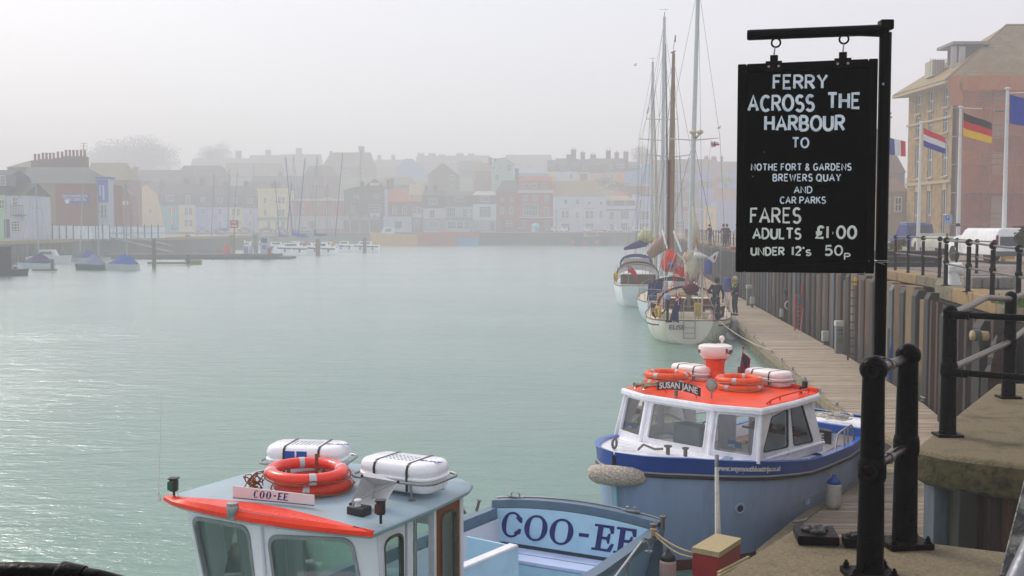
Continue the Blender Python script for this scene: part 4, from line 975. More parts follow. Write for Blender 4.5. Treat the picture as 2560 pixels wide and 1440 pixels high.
 m_=MB();m_.rbox(W(2.05,-.25,1.55),(.28,.55,.55),.04,.04,rz=R(42));obj('console',m_,mat('console_grey','#9aa6ac',.5),T,smooth='all')
 m_=MB();m_.torus(W(2.28,-.1,1.72),.15,.012,20,6,axis=W(-1,0,.6)-W(0,0,0));m_.tube([W(2.28,-.25,1.72),W(2.28,.05,1.72)],.008,6);obj('steering_wheel',m_,M_wood,T,smooth=True)
 for(w_,pc_)in((-1.06,0),(1.0,1)):
  q_=fr_[0]if w_<0 else fr_[2];a=W(1.62,w_-.12,1.73);m_=MB();m_.box(a,(.012,.3,.09),rz=R(42+(14 if w_<0 else-14)));sk=obj('sticker',m_,mat('sticker_blue','#1769ae',.5),T)
  tv=(W(-.25 if w_<0 else.25,1,0)-W(0,0,0));nrm=tv.cross(Vector((0,0,1))).normalized()
  obj('lettering',text_mesh('wessex',.07,a+nrm*.008-Vector((0,0,.02)),tv,(0,0,1),.002,.001),M_lett,sk)
  m_=MB();m_.ball(a+Vector((.13,.0,.03)),.045,8,6,(.6,.6,1));obj('yellow_mascot',m_,mat('fluo_yellow','#c9d81e',.6),T,smooth='all')
  # side rails starboard and port aft
 for side,s0,s1 in((-1,3.3,5.3),(1,4.0,4.9)):
  m_=MB();hgt=.28
  pts=[W(s0,side*(hb(s0)-.05),zg(s0)),W(s0+.06,side*(hb(s0)-.05),zg(s0)+hgt*.85),W(s0+.2,side*(hb(s0)-.05),zg(s0)+hgt),W(s1-.1,side*(hb(s1)-.05),zg(s1)+hgt),W(s1,side*(hb(s1)-.05),zg(s1)+hgt*.7),W(s1,side*(hb(s1)-.05),zg(s1))]
  m_.tube(pts,.017,8)
  for f in(.35,.7):a=pts[2].lerp(pts[3],f);m_.tube([a,a-Vector((0,0,hgt))],.014,6)
  if side<0:m_.tube([pts[1].lerp(pts[0],.5),pts[4].lerp(pts[5],.5)],.012,6)
  obj('grab_rail',m_,M_steelb,T,smooth=True)
  # hull fittings: portholes, exhaust
 for s,k,open_ in((1.32,.56,1),(3.05,.52,0)):
  c_=hp(s,k,1,.004);t_=(hp(s+.1,k,1)-hp(s-.1,k,1)).normalized();nn=t_.cross(Vector((0,0,1))).normalized()
  if nn.y>0:nn=-nn
  m_=MB();m_.lathe(c_,[(.085,-.01),(.085,.012),(.065,.02),(.05,.012),(.05,-.02)],24,axis=nn);ph_=obj('porthole',m_,M_hullblue,T,smooth=40)
  m_=MB();m_.lathe(c_,[(.049,0),(.049,.006)],20,axis=nn);obj('porthole_opening',m_,M_rubber if open_ else M_hullblue,ph_)
  # web address along the strake
 arcs=[0];sv=[.3+.02*i for i in range(160)]
 for a,b in zip(sv,sv[1:]):arcs.append(arcs[-1]+(hp(b,.92,1)-hp(a,.92,1)).length)
 def sat(x):
  for i in range(len(arcs)-1):
   if arcs[i+1]>=x:return sv[i]+(sv[i+1]-sv[i])*(x-arcs[i])/(arcs[i+1]-arcs[i])
  return sv[-1]
 x_c=arcs[min(range(len(sv)),key=lambda i:abs(sv[i]-1.42))]
 obj('lettering',curved_text('www.weymouthboattrips.co.uk',.105,lambda x,y,d:hp(sat(x_c+x),.932+y/1.52,1,.016+d),.004,.003,xs=.86,shear=.15),M_lett,T)
 # bow cleats, windlass, fairlead
 m_=MB()
 m_.torus(W(.32,-.3,zg(.3)+.06),.07,.02,20,8,axis=W(.3,1,0)-W(0,0,0))
 obj('anchor_roller',m_,M_galvrail,T,smooth='all')
 m_=MB();m_.tube([W(.5,.0,zg(.5)+.0),W(.5,.1,zg(.5)+.09),W(.52,.3,zg(.5)+.05),W(.55,.42,zg(.5)+.07)],.018,8);m_.lathe(W(.75,.35,zg(.5)-.07),[(.03,0),(.03,.12),(.06,.13),(.06,.15)],12);m_.lathe(W(.9,.55,zg(.5)-.07),[(.03,0),(.03,.1),(.05,.11),(.05,.13)],12);tag(obj('bow_bitts',m_,M_galvrail,T,smooth=40),kind='stuff')
 m_=MB();a=W(1.25,1.0,zg(1.2)-.02);m_.box(a,(.5,.12,.02),rz=R(42+20));obj('step_plate',m_,M_deckgrey,T)
 # fittings off the boat: rings, rafts, fenders
 for j,(s,w_,nm)in enumerate(((2.32,-.95,'left'),(2.72,.22,'right'))):
  for k in range(2):
   c=W(s+.03*k,w_-.02*k,2.395+.105*k)
   life_ring(c,.315,.062,('upper' if k else 'lower')+' orange life ring in the '+nm+'-hand stack on the orange roof','orange life rings on the orange roof',M_buoy,M_tape,ang0=30+20*k+15*j)
 Mr_=mat('raft_white_pink','#f4eae8',.3,var=.04,bump=.03,coat=.2)
 raft(W(3.15,-1.0,2.33),.80,.40,.25,42.1-90-4,'white liferaft canister behind the radar pedestal on the orange roof','liferaft canisters on the orange roof',Mr_)
 raft(W(3.48,.30,2.34),.80,.40,.25,42.1-90-6,'white liferaft canister at the right rear of the orange roof','liferaft canisters on the orange roof',Mr_)
 # ensign staff
 fl=W(4.6,-1.1,1.5)
 t=thing('ensign','small furled red ensign on a varnished staff behind the orange roof','flag',fl)
 p0=P(1850,925,18.6);p1_=P(1858,868,18.6);m_=MB();m_.tube([p0-(p1_-p0)*1.2,p1_],.012,8);m_.ball(p1_,.028,8,6,(1,1,.7));obj('staff',m_,M_wood,t,smooth='all')
 m_=MB()
 def fn(u,v):return p1_.lerp(p0,.2+v*.9)+Vector((u*.14,.04*math.sin(u*9+v*3),-.12*u))
 m_.grid(fn,8,8);obj('cloth',m_,mat('ensign_red','#9d2a32',.8,var=.2),t,smooth='all',fixn=False,solid=.004)
 m_=MB();m_.grid(lambda u,v:fn(u*.6+.05,v*.45+.1)+Vector((0,-.007,0)),5,5);obj('canton',m_,mat('ensign_navy','#27285e',.8),t,smooth='all',fixn=False)
 # bow fender
 c=W(-.10,.05,1.385);d=Vector((.93,-.36,.0)).normalized();m_=MB()
 pr=[(.005,-.44),(.06,-.43),(.10,-.38),(.135,-.26),(.148,0),(.135,.26),(.10,.38),(.06,.43),(.005,.44)]
 kk=[]
 n_=24
 side_=Vector((0,0,1));bk=d.cross(side_).normalized()
 rings=[]
 for r_,h_ in pr:
  cc_=c+d*h_+(W(1,0,0)-W(0,0,0))*(.55*h_*h_)
  rings.append([cc_+(side_*math.sin(2*math.pi*k/n_)-bk*math.cos(2*math.pi*k/n_))*r_ for k in range(n_)])
 m_.loft(rings);tag(obj('bow_fender',m_,knit_mat(),smooth='all'),'fat knitted grey rope fender slung round the bow of the pale blue ferry','fender')
 Mfw=mat('fender_white','#c9c8c4',.55,var=.08,dirt='#8e9384',dscale=5,damt=.7)
 c=hp(3.62,.80,1,.13);fender(c+Vector((0,0,-.08)),.5,.115,'scuffed white fender with blue cap hanging from the blue strake',M_deepblue,Mfw,'round-capped fenders',rope_to=hp(3.45,1.02,1,-.03))
 m_=MB();m_.tube([hp(3.4,1.0,1,-.06),hp(3.4,1.03,1,-.06)],.03,8);m_.ball(hp(3.42,1.045,1,-.05),.05,8,6);obj('rope_hitch',m_,mat('blue_cord','#2a3f66',.8),T,smooth='all')
 c=hp(5.2,.85,1,.12);fender(c,.5,.11,'scuffed white fender near the stern of the pale blue ferry, half behind the post',Mfw,Mfw,'round-capped fenders')
 q0=hp(4.1,1.03,1,-.02);cl=G(2070,1250,.56)
 rope_thing([q0,cl],.011,'pale mooring rope from the ferry rail to the pontoon cleat, foremost of the two',M_ropew)
 rope_thing([hp(4.35,1.03,1,-.02),cl+Vector((.05,.05,0))],.011,'pale mooring rope from the ferry rail to the pontoon cleat, rearmost of the two',M_ropew)
susan()
# ================= red box with the white pole =================
t=thing('step_box','red box with a slatted cream lid standing below the platform edge','box',(2.1,11.6,.5))
c=[G(1731,1367,1.45),G(1798,1380,1.45),G(1852,1345,1.45),G(1790,1333,1.45)]
c=[Vector((p.x,p.y,0))for p in c]
m_=MB();m_.loft([[Vector((p.x,p.y,z))for p in c]for z in(.3,1.38)]);obj('body',m_,M_red,t,bevel=.006)
M_grp=mat('cream_grating','#bdae8a',.7,var=.15,scale=20)
cen=sum(c,Vector())/4
m_=MB();cx=[cen+(p-cen)*1.02 for p in c];m_.loft([[Vector((p.x,p.y,z))for p in cx]for z in(1.39,1.425)]);obj('lid',m_,M_grp,t)
N_=13
for i in range(N_):
 u=(i+.5)/N_;a,b=cx[0].lerp(cx[1],u),cx[3].lerp(cx[2],u);m_=MB();m_.beam(Vector((a.x,a.y,1.437)),Vector((b.x,b.y,1.437)),.026,.02);obj('slat',m_,M_grp,t)
m_=MB();a=c[0].lerp(c[1],.62);m_.box((a.x-.005,a.y-.02,1.1),(.06,.02,.018),rz=R(-10));obj('catch',m_,M_galv,t)
obj('finger_deck',MB().bx(1.9,3.4,11.0,11.9,.3,.46),M_conc,t)
b0=P(1801,1400,12.3);b1=P(1792,1137,12.3)
t=thing('white_pole','tapering white painted pole rising behind the red box','pole',(b0.x,12.3,.4))
m_=MB();m_.lathe((b0.x-.005,12.3,.4),[(.036,0),(.034,1.0),(.022,b1.z-.4-.14)],8,axis=((b1.x-b0.x),0,1.9));obj('shaft',m_,mat('pole_white','#e8e4dc',.5,var=.08,dirt='#9a8e7c',dscale=4),t)
m_=MB();m_.lathe((b1.x,12.3,b1.z-.14),[(.0235,0),(.0235,.13),(.015,.145)],12);obj('steel_tip',m_,M_galv,t,smooth=40)
p=G(1838,1405,.6);t=thing('grating','pale slatted grating beside the red box','grating',(p.x,p.y,.5))
for i in range(6):a=P(1800,1412+i*7,11.3);m_=MB();m_.beam(P(1795,1432+i*8,11.2-i*.05),P(1872,1392+i*8,11.7-i*.05),.03,.02);obj('slat',m_,M_grp,t)
# ================= light blue open boat with the white cabin =================
def cooee():
 ANG=62;W=frame((-2.12,9.05),ANG);uv_=W(1,0,0)-W(0,0,0);vv=W(0,1,0)-W(0,0,0)
 T=thing('ferry_boat','white-cabined boat with blue-grey roof, orange visor and light blue cockpit in front','ferry',W(3,.2,0))
 M_lb=mat('cockpit_light_blue','#c2e2f2',.45,var=.05,scale=6,bump=.06,dirt='#8fb2ca',dscale=3,damt=.4)
 M_lav=mat('bench_lavender','#ccd9f4',.45,var=.05,scale=3,bump=.05,dirt='#93a6cc',dscale=2,damt=.4)
 M_bg=mat('coaming_blue_grey','#71889a',.35,var=.12,scale=5,bump=.08,dirt='#8798a3',dscale=4,damt=.5)
 M_roofbg=mat('cabin_roof_blue_grey','#a8bcc6',.42,var=.05,scale=4,bump=.08,bscale=80,dirt='#b3a898',dscale=2.2,damt=.4)
 M_wallw=mat('cabin_wall_white','#e4e6ea',.4,var=.05,scale=4,bump=.04,dirt='#a9aeb4',dscale=2,damt=.4)
 M_visor=mat('visor_orange_red','#f24c10',.28,var=.08,spec=.35,bump=.03,dirt='#c83410',dscale=3)
 # hull
 st=[(-1.2,.25,.75,1.2),(-.4,.8,1.0,1.15),(.8,1.15,1.2,1.1),(2.2,1.3,1.3,1.06),(4,1.2,1.4,1.05),(5.98,1.02,1.4,1.05)]
 def hull(k,out=0):return[W(s,-(a*(.78+.22*k))-out,z*k)for s,a,b,z in st],[W(s,b*(.78+.22*k)+out,z*k)for s,a,b,z in st]
 m_=MB();L0=[hull(k)for k in(-.25,0,.3,.6,.92)]
 m_.loft([l[0]for l in L0],False);m_.loft([l[1]for l in L0],False);m_.loft([[l[0][-1],l[1][-1]]for l in L0],False);m_.loft([[l[0][0],l[1][0]]for l in L0],False)
 obj('hull',m_,mat('hull_sky_blue','#9cb8d8',.38,var=.06,bump=.05,coat=.2),T)
 zt=1.05
 m_=MB()
 tr=lambda w:zt+.05+.10*(1-((w-.19)/1.21)**2)
 def cap(side):
  S_=[(s,(b if side>0 else-a),z)for s,a,b,z in st if s>1.5]
  return[[W(s,w+side*.03,z-.1)for s,w,z in S_],[W(s,w+side*.035,z+.0)for s,w,z in S_],[W(s,w-side*.11,z+.005)for s,w,z in S_],[W(s,w-side*.12,z-.14)for s,w,z in S_]]
 for side in(1,-1):m_.loft(cap(side),False)
 obj('gunwale_cap',m_,M_bg,T)
 m_=MB()
 for side in(1,-1):
  S_=[(s,(b if side>0 else-a),z)for s,a,b,z in st if s>1.5];m_.loft([[W(s,w-side*.13,z-.14)for s,w,z in S_],[W(s,w-side*.2,.3)for s,w,z in S_]],False)
 obj('inner_side',m_,M_wallw,T)
 m_=MB();ws=[-1.02+2.42*i/14 for i in range(15)]
 m_.loft([[W(6.03,w,.1)for w in ws],[W(6.03,w,tr(w)+.04)for w in ws],[W(5.84,w,tr(w)+.045)for w in ws],[W(5.84,w,tr(w)-.09)for w in ws],[W(5.9,w,.3)for w in ws]],False);obj('transom',m_,M_bg,T,smooth=30)
 m_=MB();m_.tube([W(6.0,w,tr(w)+.05)for w in ws],.014,6);obj('transom_bead',m_,M_galv,T,smooth=True)
 # name board
 nb_=lambda w,z,d:W(5.83-d,w,z)
 x0,x1=-.93,1.30;n_=14
 outl=[nb_(x0+(x1-x0)*i/n_,tr(x0+(x1-x0)*i/n_)-.07,0)for i in range(n_+1)]+[nb_(x1-.04,.60,0),nb_(x0+.0,.60,0)]
 m_=MB();m_.extrude(outl,uv_*-.014);nb=obj('name_board',m_,M_lb,T,bevel=.004)
 slant=.16
 def glyph(kind,xc,wd,ht,zc):
  m_=MB();q=lambda a,b,d=0:nb_(xc+a+b*slant,zc+b,.0165+d)
  def ringpts(n,a0,a1,ro,ri):
   O_,I_=[],[]
   for i in range(n+1):
    a=R(a0+(a1-a0)*i/n);O_.append((wd/2*math.cos(a),ht/2*math.sin(a)));t_=wd*.17*abs(math.cos(a))**1+wd*.045;
    I_.append(((wd/2-t_*1.05)*math.cos(a),(ht/2-.03)*math.sin(a)))
   return O_,I_
  if kind=='O':
   O_,I_=ringpts(32,0,360,0,0)
   m_.loft([[q(*p)for p in O_],[q(*p,.005)for p in O_],[q(*p,.005)for p in I_],[q(*p)for p in I_]],False)
  if kind=='C':
   O_,I_=ringpts(28,42,318,0,0)
   m_.loft([[q(*p)for p in O_],[q(*p,.005)for p in O_],[q(*p,.005)for p in I_],[q(*p)for p in I_]],False)
   for sgn in(1,-1):
    a,b=O_[0],I_[0];a=(a[0],a[1]*sgn);b=(b[0],b[1]*sgn)
    m_.extrude([q(a[0]-.03,a[1]+.015*sgn,.0006),q(a[0]+.028,a[1]-.01*sgn,.0006),q(a[0]+.034,a[1]-.075*sgn,.0006),q(a[0]+.004,a[1]-.08*sgn,.0006),q(b[0]-.03,b[1]+.005*sgn,.0006)],uv_*-.005)
  if kind=='E':
   w2,h2=wd/2,ht/2
   for k,pg in enumerate(([(-w2+.03,-h2),(-w2+.03,h2),(-w2+.03+wd*.3,h2),(-w2+.03+wd*.3,-h2)],[(-w2-.02,h2-.03),(-w2-.02,h2),(w2,h2),(w2+.01,h2-.10),(w2-.03,h2-.105),(w2-.06,h2-.035)],
[(-w2-.02,-h2+.03),(-w2-.02,-h2),(w2,-h2),(w2+.035,-h2+.11),(w2-.005,-h2+.115),(w2-.05,-h2+.035)],[(-w2+.1,.018),(w2-.08,.02),(w2-.06,.07),(w2-.035,.07),(w2-.035,-.065),(w2-.06,-.065),(w2-.08,-.018),(-w2+.1,-.018)])):
    m_.extrude([q(a,b,.0004*k)for a,b in pg],uv_*-.005)
  if kind=='-':m_.extrude([q(a,b)for a,b in((-wd/2,-.025),(-wd/2,.022),(wd/2,.025),(wd/2,-.022))],uv_*-.005)
  obj('lettering',m_,M_navy,nb)
 zc=.855
 for k,xc,wd,ht in(('C',-.69,.31,.36),('O',-.325,.345,.36),('O',.055,.345,.36),('-',.38,.14,.05),('E',.66,.25,.35),('E',.97,.25,.35)):glyph(k,xc,wd,ht,zc)
 # benches
 m_=MB();m_.extrude([W(5.8,-.95,.56),W(5.8,1.24,.56),W(5.3,1.24,.56),W(5.3,-.95,.56)],(0,0,-.05));obj('stern_bench',m_,M_lav,T,bevel=.01)
 m_=MB();m_.beam(W(5.55,-.9,.562),W(5.55,1.2,.562),.008,.006);obj('bench_joint',m_,M_bg,T)
 m_=MB();m_.extrude([W(5.32,-.95,.5),W(5.32,1.24,.5),W(5.32,1.24,.1),W(5.32,-.95,.1)],uv_*.02);obj('bench_front',m_,M_lb,T)
 m_=MB();m_.extrude([W(5.28,-1.0,.60),W(5.28,-.62,.60),W(3.6,-.66,.60),W(3.6,-1.05,.60)],(0,0,-.05));obj('side_bench',m_,M_lav,T,bevel=.01)
 obj('cockpit_sole',MB().add([W(1.6,-1.1,.3),W(5.9,-.95,.3),W(5.9,1.3,.3),W(1.6,1.2,.3)],[(0,1,2,3)]),M_deckgrey,T)
 # engine casing with the white top edge
 e0,e1=G(1130,1436,1.15),G(1292,1368,1.15);dd=(e1-e0).normalized();nn=Vector((dd.y,-dd.x,0))
 m_=MB();m_.extrude([e0-dd*.6,e1,e1-nn*.0+Vector((0,0,-.8)),e0-dd*.6+Vector((0,0,-.8))],nn*-.05);obj('casing_side',m_,M_lb,T)
 m_=MB();m_.extrude([e0-dd*.6+nn*.012+Vector((0,0,.001)),e1+nn*.012+dd*.01+Vector((0,0,.001)),e1-nn*.11+dd*.01+Vector((0,0,.001)),e0-dd*.6-nn*.11+Vector((0,0,.001))],(0,0,.03));obj('casing_top',m_,M_boatwhite,T,bevel=.008)
 m_=MB();m_.extrude([e1+dd*.0005,e1-nn*.75+dd*.0005,e1-nn*.75+Vector((0,0,-.8)),e1+Vector((0,0,-.8))],dd*.03);obj('casing_end',m_,M_lb,T)
 # bollards, cleats, rod holders
 for px,py,h_ in((1657,1308,.14),(1634,1330,.15)):
  p=G(px,py+14,1.12);m_=MB();m_.lathe(p,[(.03,-.02),(.027,0),(.027,h_),(.05,h_+.003),(.05,h_+.022),(.03,h_+.028)],14);obj('mooring_post',m_,M_galvrail,T,smooth=40)
 for w_ in(-.72,.98):
  m_=MB();a=W(5.97,w_,tr(w_)+.055)
  m_.loft([[a+vv*(.13*math.cos(t))+uv_*(.035*math.sin(t))+Vector((0,0,h))for t in[2*math.pi*k/12 for k in range(12)]]for h in(0,.012)])
  for d_ in(-1,1):m_.tube([a+vv*.06*d_,a+vv*.065*d_+Vector((0,0,.05)),a+vv*.03*d_+Vector((0,0,.06))],.01,6)
  obj('fairlead',m_,M_galv,T,smooth=50)
 m_=MB();a=P(1164,1284,13.1);m_.tube([a,a+Vector((-.07,0,.1))],.018,8);m_.lathe(a+Vector((-.07,0,.1)),[(.032,0),(.032,.008)],10,axis=(-.6,0,1));b=a+Vector((.13,.08,.01));m_.tube([b,b+Vector((.035,0,.13))],.018,8);m_.lathe(b+Vector((.035,0,.13)),[(.032,0),(.032,.008)],10,axis=(.3,0,1));tag(obj('rod_holder',m_,M_galvrail,T,smooth=40),kind='stuff')
 m_=MB();a=P(1193,1300,13.2)
 # stainless grab rail on the port side
 pts=[P(1420,1560,11.0),P(1540,1440,11.6),P(1598,1362,12.4),P(1610,1347,12.6),P(1620,1350,12.8),P(1622,1375,12.8)]
 m_=MB();m_.tube(pts,.017,10);a=P(1568,1402,12.0);m_.tube([a,a-Vector((0,0,.3))],.015,8);m_.lathe(pts[-1]-Vector((0,0,.02)),[(.05,0),(.05,.01)],12);obj('grab_rail',m_,M_steelb,T,smooth=40)
 # ---- cabin
 zr=2.40
 hw,fr,bk=1.0,.12,1.45
 # front: two panels meeting at a shallow nose, side panels
 nose_t,nose_b=-.02,.10
 FLt,FLb=(-1.02,.16),(-.90,.30)
 def v3(w,s,z):return W(s,w,z)
 qL=[v3(-.90,.30,1.15),v3(.0,nose_b,1.15),v3(.0,nose_t,zr),v3(-1.02,.14,zr)]
 qR=[v3(.0,nose_b,1.15),v3(1.02,.34,1.15),v3(1.06,.16,zr),v3(.0,nose_t,zr)]
 wpanel(T,qL,[(0,1,[(.13,.18),(.86,.18),(.82,.93),(.08,.90)])],.04,M_wallw,M_galv,M_glassd,fw=.035,rr=.1,wall_name='front_panel',frame_name='front_window')
 wpanel(T,qR,[(0,1,[(.12,.14),(.90,.14),(.78,.93),(.07,.90)])],.04,M_wallw,M_galv,M_glassd,fw=.035,rr=.1,wall_name='front_panel',frame_name='front_window')
 for side in(1,):
  q=[v3(1.03,.35,1.15),v3(1.03,.62,1.15),v3(1.06,.58,zr),v3(1.07,.17,zr)]
  wpanel(T,q,[(0,1,[(.14,.1),(.9,.1),(.9,.93),(.2,.93)])],.04,M_wallw,M_galvrail,M_glassd,fw=.02,rr=.08,wall_name='side_panel',frame_name='side_window')
  m_=MB();m_.extrude([v3(1.06,.62,.4),v3(1.06,.70,.4),v3(1.06,.70,zr),v3(1.06,.62,zr)],vv*-.05);obj('door_post',m_,M_wallw,T)
  m_=MB();m_.tube([v3(.98,.86,1.1),v3(.98,.86,zr)],.018,10);obj('grab_pole',m_,M_steelb,T,smooth=True)
  m_=MB();m_.extrude([v3(1.05,1.06,.4),v3(1.05,1.10,.4),v3(1.05,1.10,zr),v3(1.05,1.06,zr)],vv*-.06);obj('frame_post',m_,M_wallw,T)
  q=[v3(1.05,1.105,.5),v3(1.05,1.50,.5),v3(1.05,1.50,zr-.02),v3(1.05,1.105,zr-.02)]
  wpanel(T,q,[(0,1,[(.2,.45),(.84,.45),(.84,.96),(.2,.96)])],.035,M_wood,M_galvrail,M_glassd,fw=.018,rr=.07,wall_name='wooden_door',frame_name='door_window')
  m_=MB();m_.extrude([v3(1.06,1.505,.4),v3(1.06,1.56,.4),v3(1.06,1.56,zr),v3(1.06,1.505,zr)],vv*-.06);obj('corner_post',m_,M_wallw,T)
 q=[v3(-.9,1.5,.5),v3(-.9,.31,1.15),v3(-1.03,.15,zr),v3(-1.03,1.5,zr)]
 wpanel(T,q,[(0,.5,[(.06,.3),(.44,.3),(.44,.85),(.06,.85)]),(.5,1,[(.56,.3),(.9,.3),(.9,.85),(.56,.85)])],.04,M_wallw,M_galv,M_glassd,fw=.025,rr=.08,wall_name='side_panel',frame_name='side_window')
 q=[v3(1.0,1.5,.5),v3(-.9,1.5,.5),v3(-1.0,1.5,zr),v3(1.0,1.5,zr)]
 wpanel(T,q,[(0,.5,[(.06,.3),(.44,.3),(.44,.85),(.06,.85)]),(.5,1,[(.56,.3),(.9,.3),(.9,.85),(.56,.85)])],.04,M_wallw,M_galv,M_glassd,fw=.025,rr=.08,wall_name='rear_panel',frame_name='rear_window')
 m_=MB();m_.tube([v3(.0,nose_b-.012,1.1),v3(.0,nose_t-.012,zr)],.02,8);obj('front_seam',m_,M_wallw,T,smooth=True)
 m_=MB();m_.rbox(v3(.35,.5,1.35),(.35,.7,.3),.05,.05,rz=R(ANG));obj('console',m_,M_dgrey,T,smooth='all')
 m_=MB();m_.rbox(v3(.15,.42,1.53),(.1,.22,.16),.02,.02,rz=R(ANG));obj('chart_screen',m_,mat('screen_green','#2c4a40',.3),T,smooth='all')
 obj('cabin_sole',MB().add([v3(-.9,.3,1.0),v3(1,.3,1.0),v3(1,1.5,1.0),v3(-.9,1.5,1.0)],[(0,1,2,3)]),mat('cabin_inside','#8f9698',.6),T)
 obj('foredeck',MB().add([W(-1.2,-.25,1.14),W(-.4,-.8,1.12),W(.8,-1.15,1.10),W(.8,1.2,1.10),W(-.4,1.0,1.12),W(-1.2,.75,1.14)],[(0,1,2,3,4,5)]),M_wallw,T)
 # roof slab and orange visor
 ww=[-1.16+2.32*i/12 for i in range(13)]
 fe=lambda w:-.02-.13*(1-(w/1.16)**2)+(.05 if w<-1.1 else 0)
 ve=lambda w:fe(w)+.012+.23*(1-abs((w+.08)/1.16)**1.6)
 top=lambda s,w:2.475+.04*(1-(w/1.16)**2)
 outline=[(fe(w),w)for w in ww]+[(.9,1.165),(1.55,1.13),(1.74,1.06),(1.82,.9),(1.86,0),(1.84,-.9),(1.7,-1.1),(.9,-1.16)]
 m_=MB();cx=(.8,0)
 sh=lambda s,w,t:(cx[0]+(s-cx[0])*t,w*t)
 m_.loft([[W(*sh(s,w,.955),2.40)for s,w in outline],[W(*sh(s,w,.995),2.43)for s,w in outline],[W(s,w,2.455)for s,w in outline],[W(*sh(s,w,.985),top(0,w))for s,w in outline],[W(*sh(s,w,.6),top(0,w*.6)+.0)for s,w in outline],[W(*sh(s,w,.1),top(0,w*.1))for s,w in outline]])
 obj('roof',m_,M_roofbg,T,smooth=50)
 m_=MB();up=.006
 m_.loft([[W(fe(w)+.01,w,2.425)for w in ww],[W(fe(w)-.012,w*1.008,2.44)for w in ww],[W(fe(w)-.012,w*1.008,2.475)for w in ww],[W(fe(w)+.02,w,top(0,w)+up)for w in ww],[W(ve(w),w,top(0,w)+up+.002)for w in ww],[W(ve(w),w,top(0,w)-.005)for w in ww]],False)
 obj('visor',m_,M_visor,T,smooth=28)
 # roof fittings belonging to the boat
 p=P(684,1243,9.22);wc,sc=.0,.1
 p0,p1_=P(584,1243,9.35),P(787,1268,9.08);dv=(p1_-p0);dv.z=0;L_=dv.length;dv.normalize();nn=Vector((dv.y,-dv.x,0));zb0,zb1=P(584,1243,9.35).z,P(787,1268,9.08).z
 zz=2.525
 m_=MB();m_.extrude([Vector((p0.x,p0.y,zz)),Vector((p1_.x,p1_.y,zz)),Vector((p1_.x,p1_.y,zz+.10)),Vector((p0.x,p0.y,zz+.115))],nn*.012)
 nb2=obj('roof_name_board',m_,M_signwhite,T,bevel=.002)
 m_=MB();m_.beam(Vector((p0.x,p0.y,zz+.012))+nn*.013,Vector((p1_.x,p1_.y,zz+.012))+nn*.013,.003,.006);obj('blue_line',m_,M_navy,nb2)
 mid=Vector(((p0.x+p1_.x)/2,(p0.y+p1_.y)/2,zz+.062))+nn*.0125-dv*.0
 # serif lettering for the small board
 def small(kind,xc,wd,ht):
  m_=MB();q=lambda a,b,d=0:mid+dv*(xc+a+b*.18)+Vector((0,0,b))+nn*(.0005+d)
  if kind in 'OC':
   a0,a1=(0,360)if kind=='O' else(45,315);O_,I_=[],[]
   for i in range(25):
    a=R(a0+(a1-a0)*i/24);O_.append((wd/2*math.cos(a),ht/2*math.sin(a)));I_.append(((wd/2-.013*abs(math.cos(a))-.003)*math.cos(a),(ht/2-.005)*math.sin(a)))
   m_.loft([[q(*p_)for p_ in O_],[q(*p_,.002)for p_ in O_],[q(*p_,.002)for p_ in I_],[q(*p_)for p_ in I_]],False)
  elif kind=='E':
   for k,(a,b,c,d)in enumerate(((-wd/2,-wd/2+.013,-ht/2,ht/2),(-wd/2-.004,wd/2,ht/2-.007,ht/2),(-wd/2-.004,wd/2+.003,-ht/2,-ht/2+.007),(-wd/2+.01,wd/2-.01,-.004,.004))):m_.extrude([q(a,c,.0002*k),q(b,c,.0002*k),q(b,d,.0002*k),q(a,d,.0002*k)],nn*.002)
  else:m_.extrude([q(-wd/2,-.005),q(wd/2,-.005),q(wd/2,.005),q(-wd/2,.005)],nn*.002)
  obj('lettering',m_,M_navy,nb2)
 for k,xc in(('C',-.165),('O',-.105),('O',-.04)):small(k,xc,.05,.066)
 small('-',.02,.025,.01);small('E',.075,.04,.062);small('E',.13,.04,.062)
 for px,py,hh,yy in((435,1240,.17,9.62),(952,1300,.16,8.66)):
  a=P(px,py,yy);m_=MB();m_.tube([a-Vector((0,0,.03)),a+Vector((0,0,.05))],.012,8);m_.rbox(a+Vector((0,0,.10)),(.075,.07,.11),.02,.015);m_.box(a+Vector((0,0,.162)),(.085,.08,.012));nl=obj('navigation_light',m_,M_dgrey,T,smooth=40)
  m_=MB();m_.box(a+Vector((-.02,-.03,.10)),(.05,.03,.075));obj('light_lens',m_,mat('lens_green','#2c6a54',.2)if px<500 else mat('lens_red','#6e3030',.2),nl)
  m_=MB();m_.tube([a+Vector((.02,0,.06)),a+Vector((.05,-.02,-.0)),a+Vector((.03,-.04,-.06)),a+Vector((-.02,-.03,-.07))],.004,5);obj('cable',m_,M_white,T,smooth=True)
 a=P(582,1292,9.02);m_=MB();m_.lathe(a,[(.02,-.03),(.045,0),(.052,.015),(.052,.09),(.046,.10),(.05,.103),(.05,.12),(.02,.126)],24);m_.box(a+Vector((.07,.02,.02)),(.08,.03,.006));obj('mast_lamp',m_,M_galv,T,smooth=40)
 m_=MB();m_.tube([a+Vector((.03,0,-.02)),a+Vector((.06,0,-.06)),a+Vector((.12,0,-.07)),a+Vector((.16,0,-.03))],.004,5);obj('cable',m_,M_white,T,smooth=True)
 a=P(898,1280,8.95);m_=MB();m_.rbox(a+Vector((0,0,.01)),(.17,.13,.085),.01,.01,rz=R(-28));cb_=obj('compass_box',m_,M_dgrey,T,smooth=40)
 m_=MB();m_.lathe(a+Vector((-.01,0,.05)),[(.03,0),(.022,.015),(.022,.03),(.034,.04),(.034,.055),(.02,.062)],16);obj('knob',m_,M_white,cb_,smooth=40)
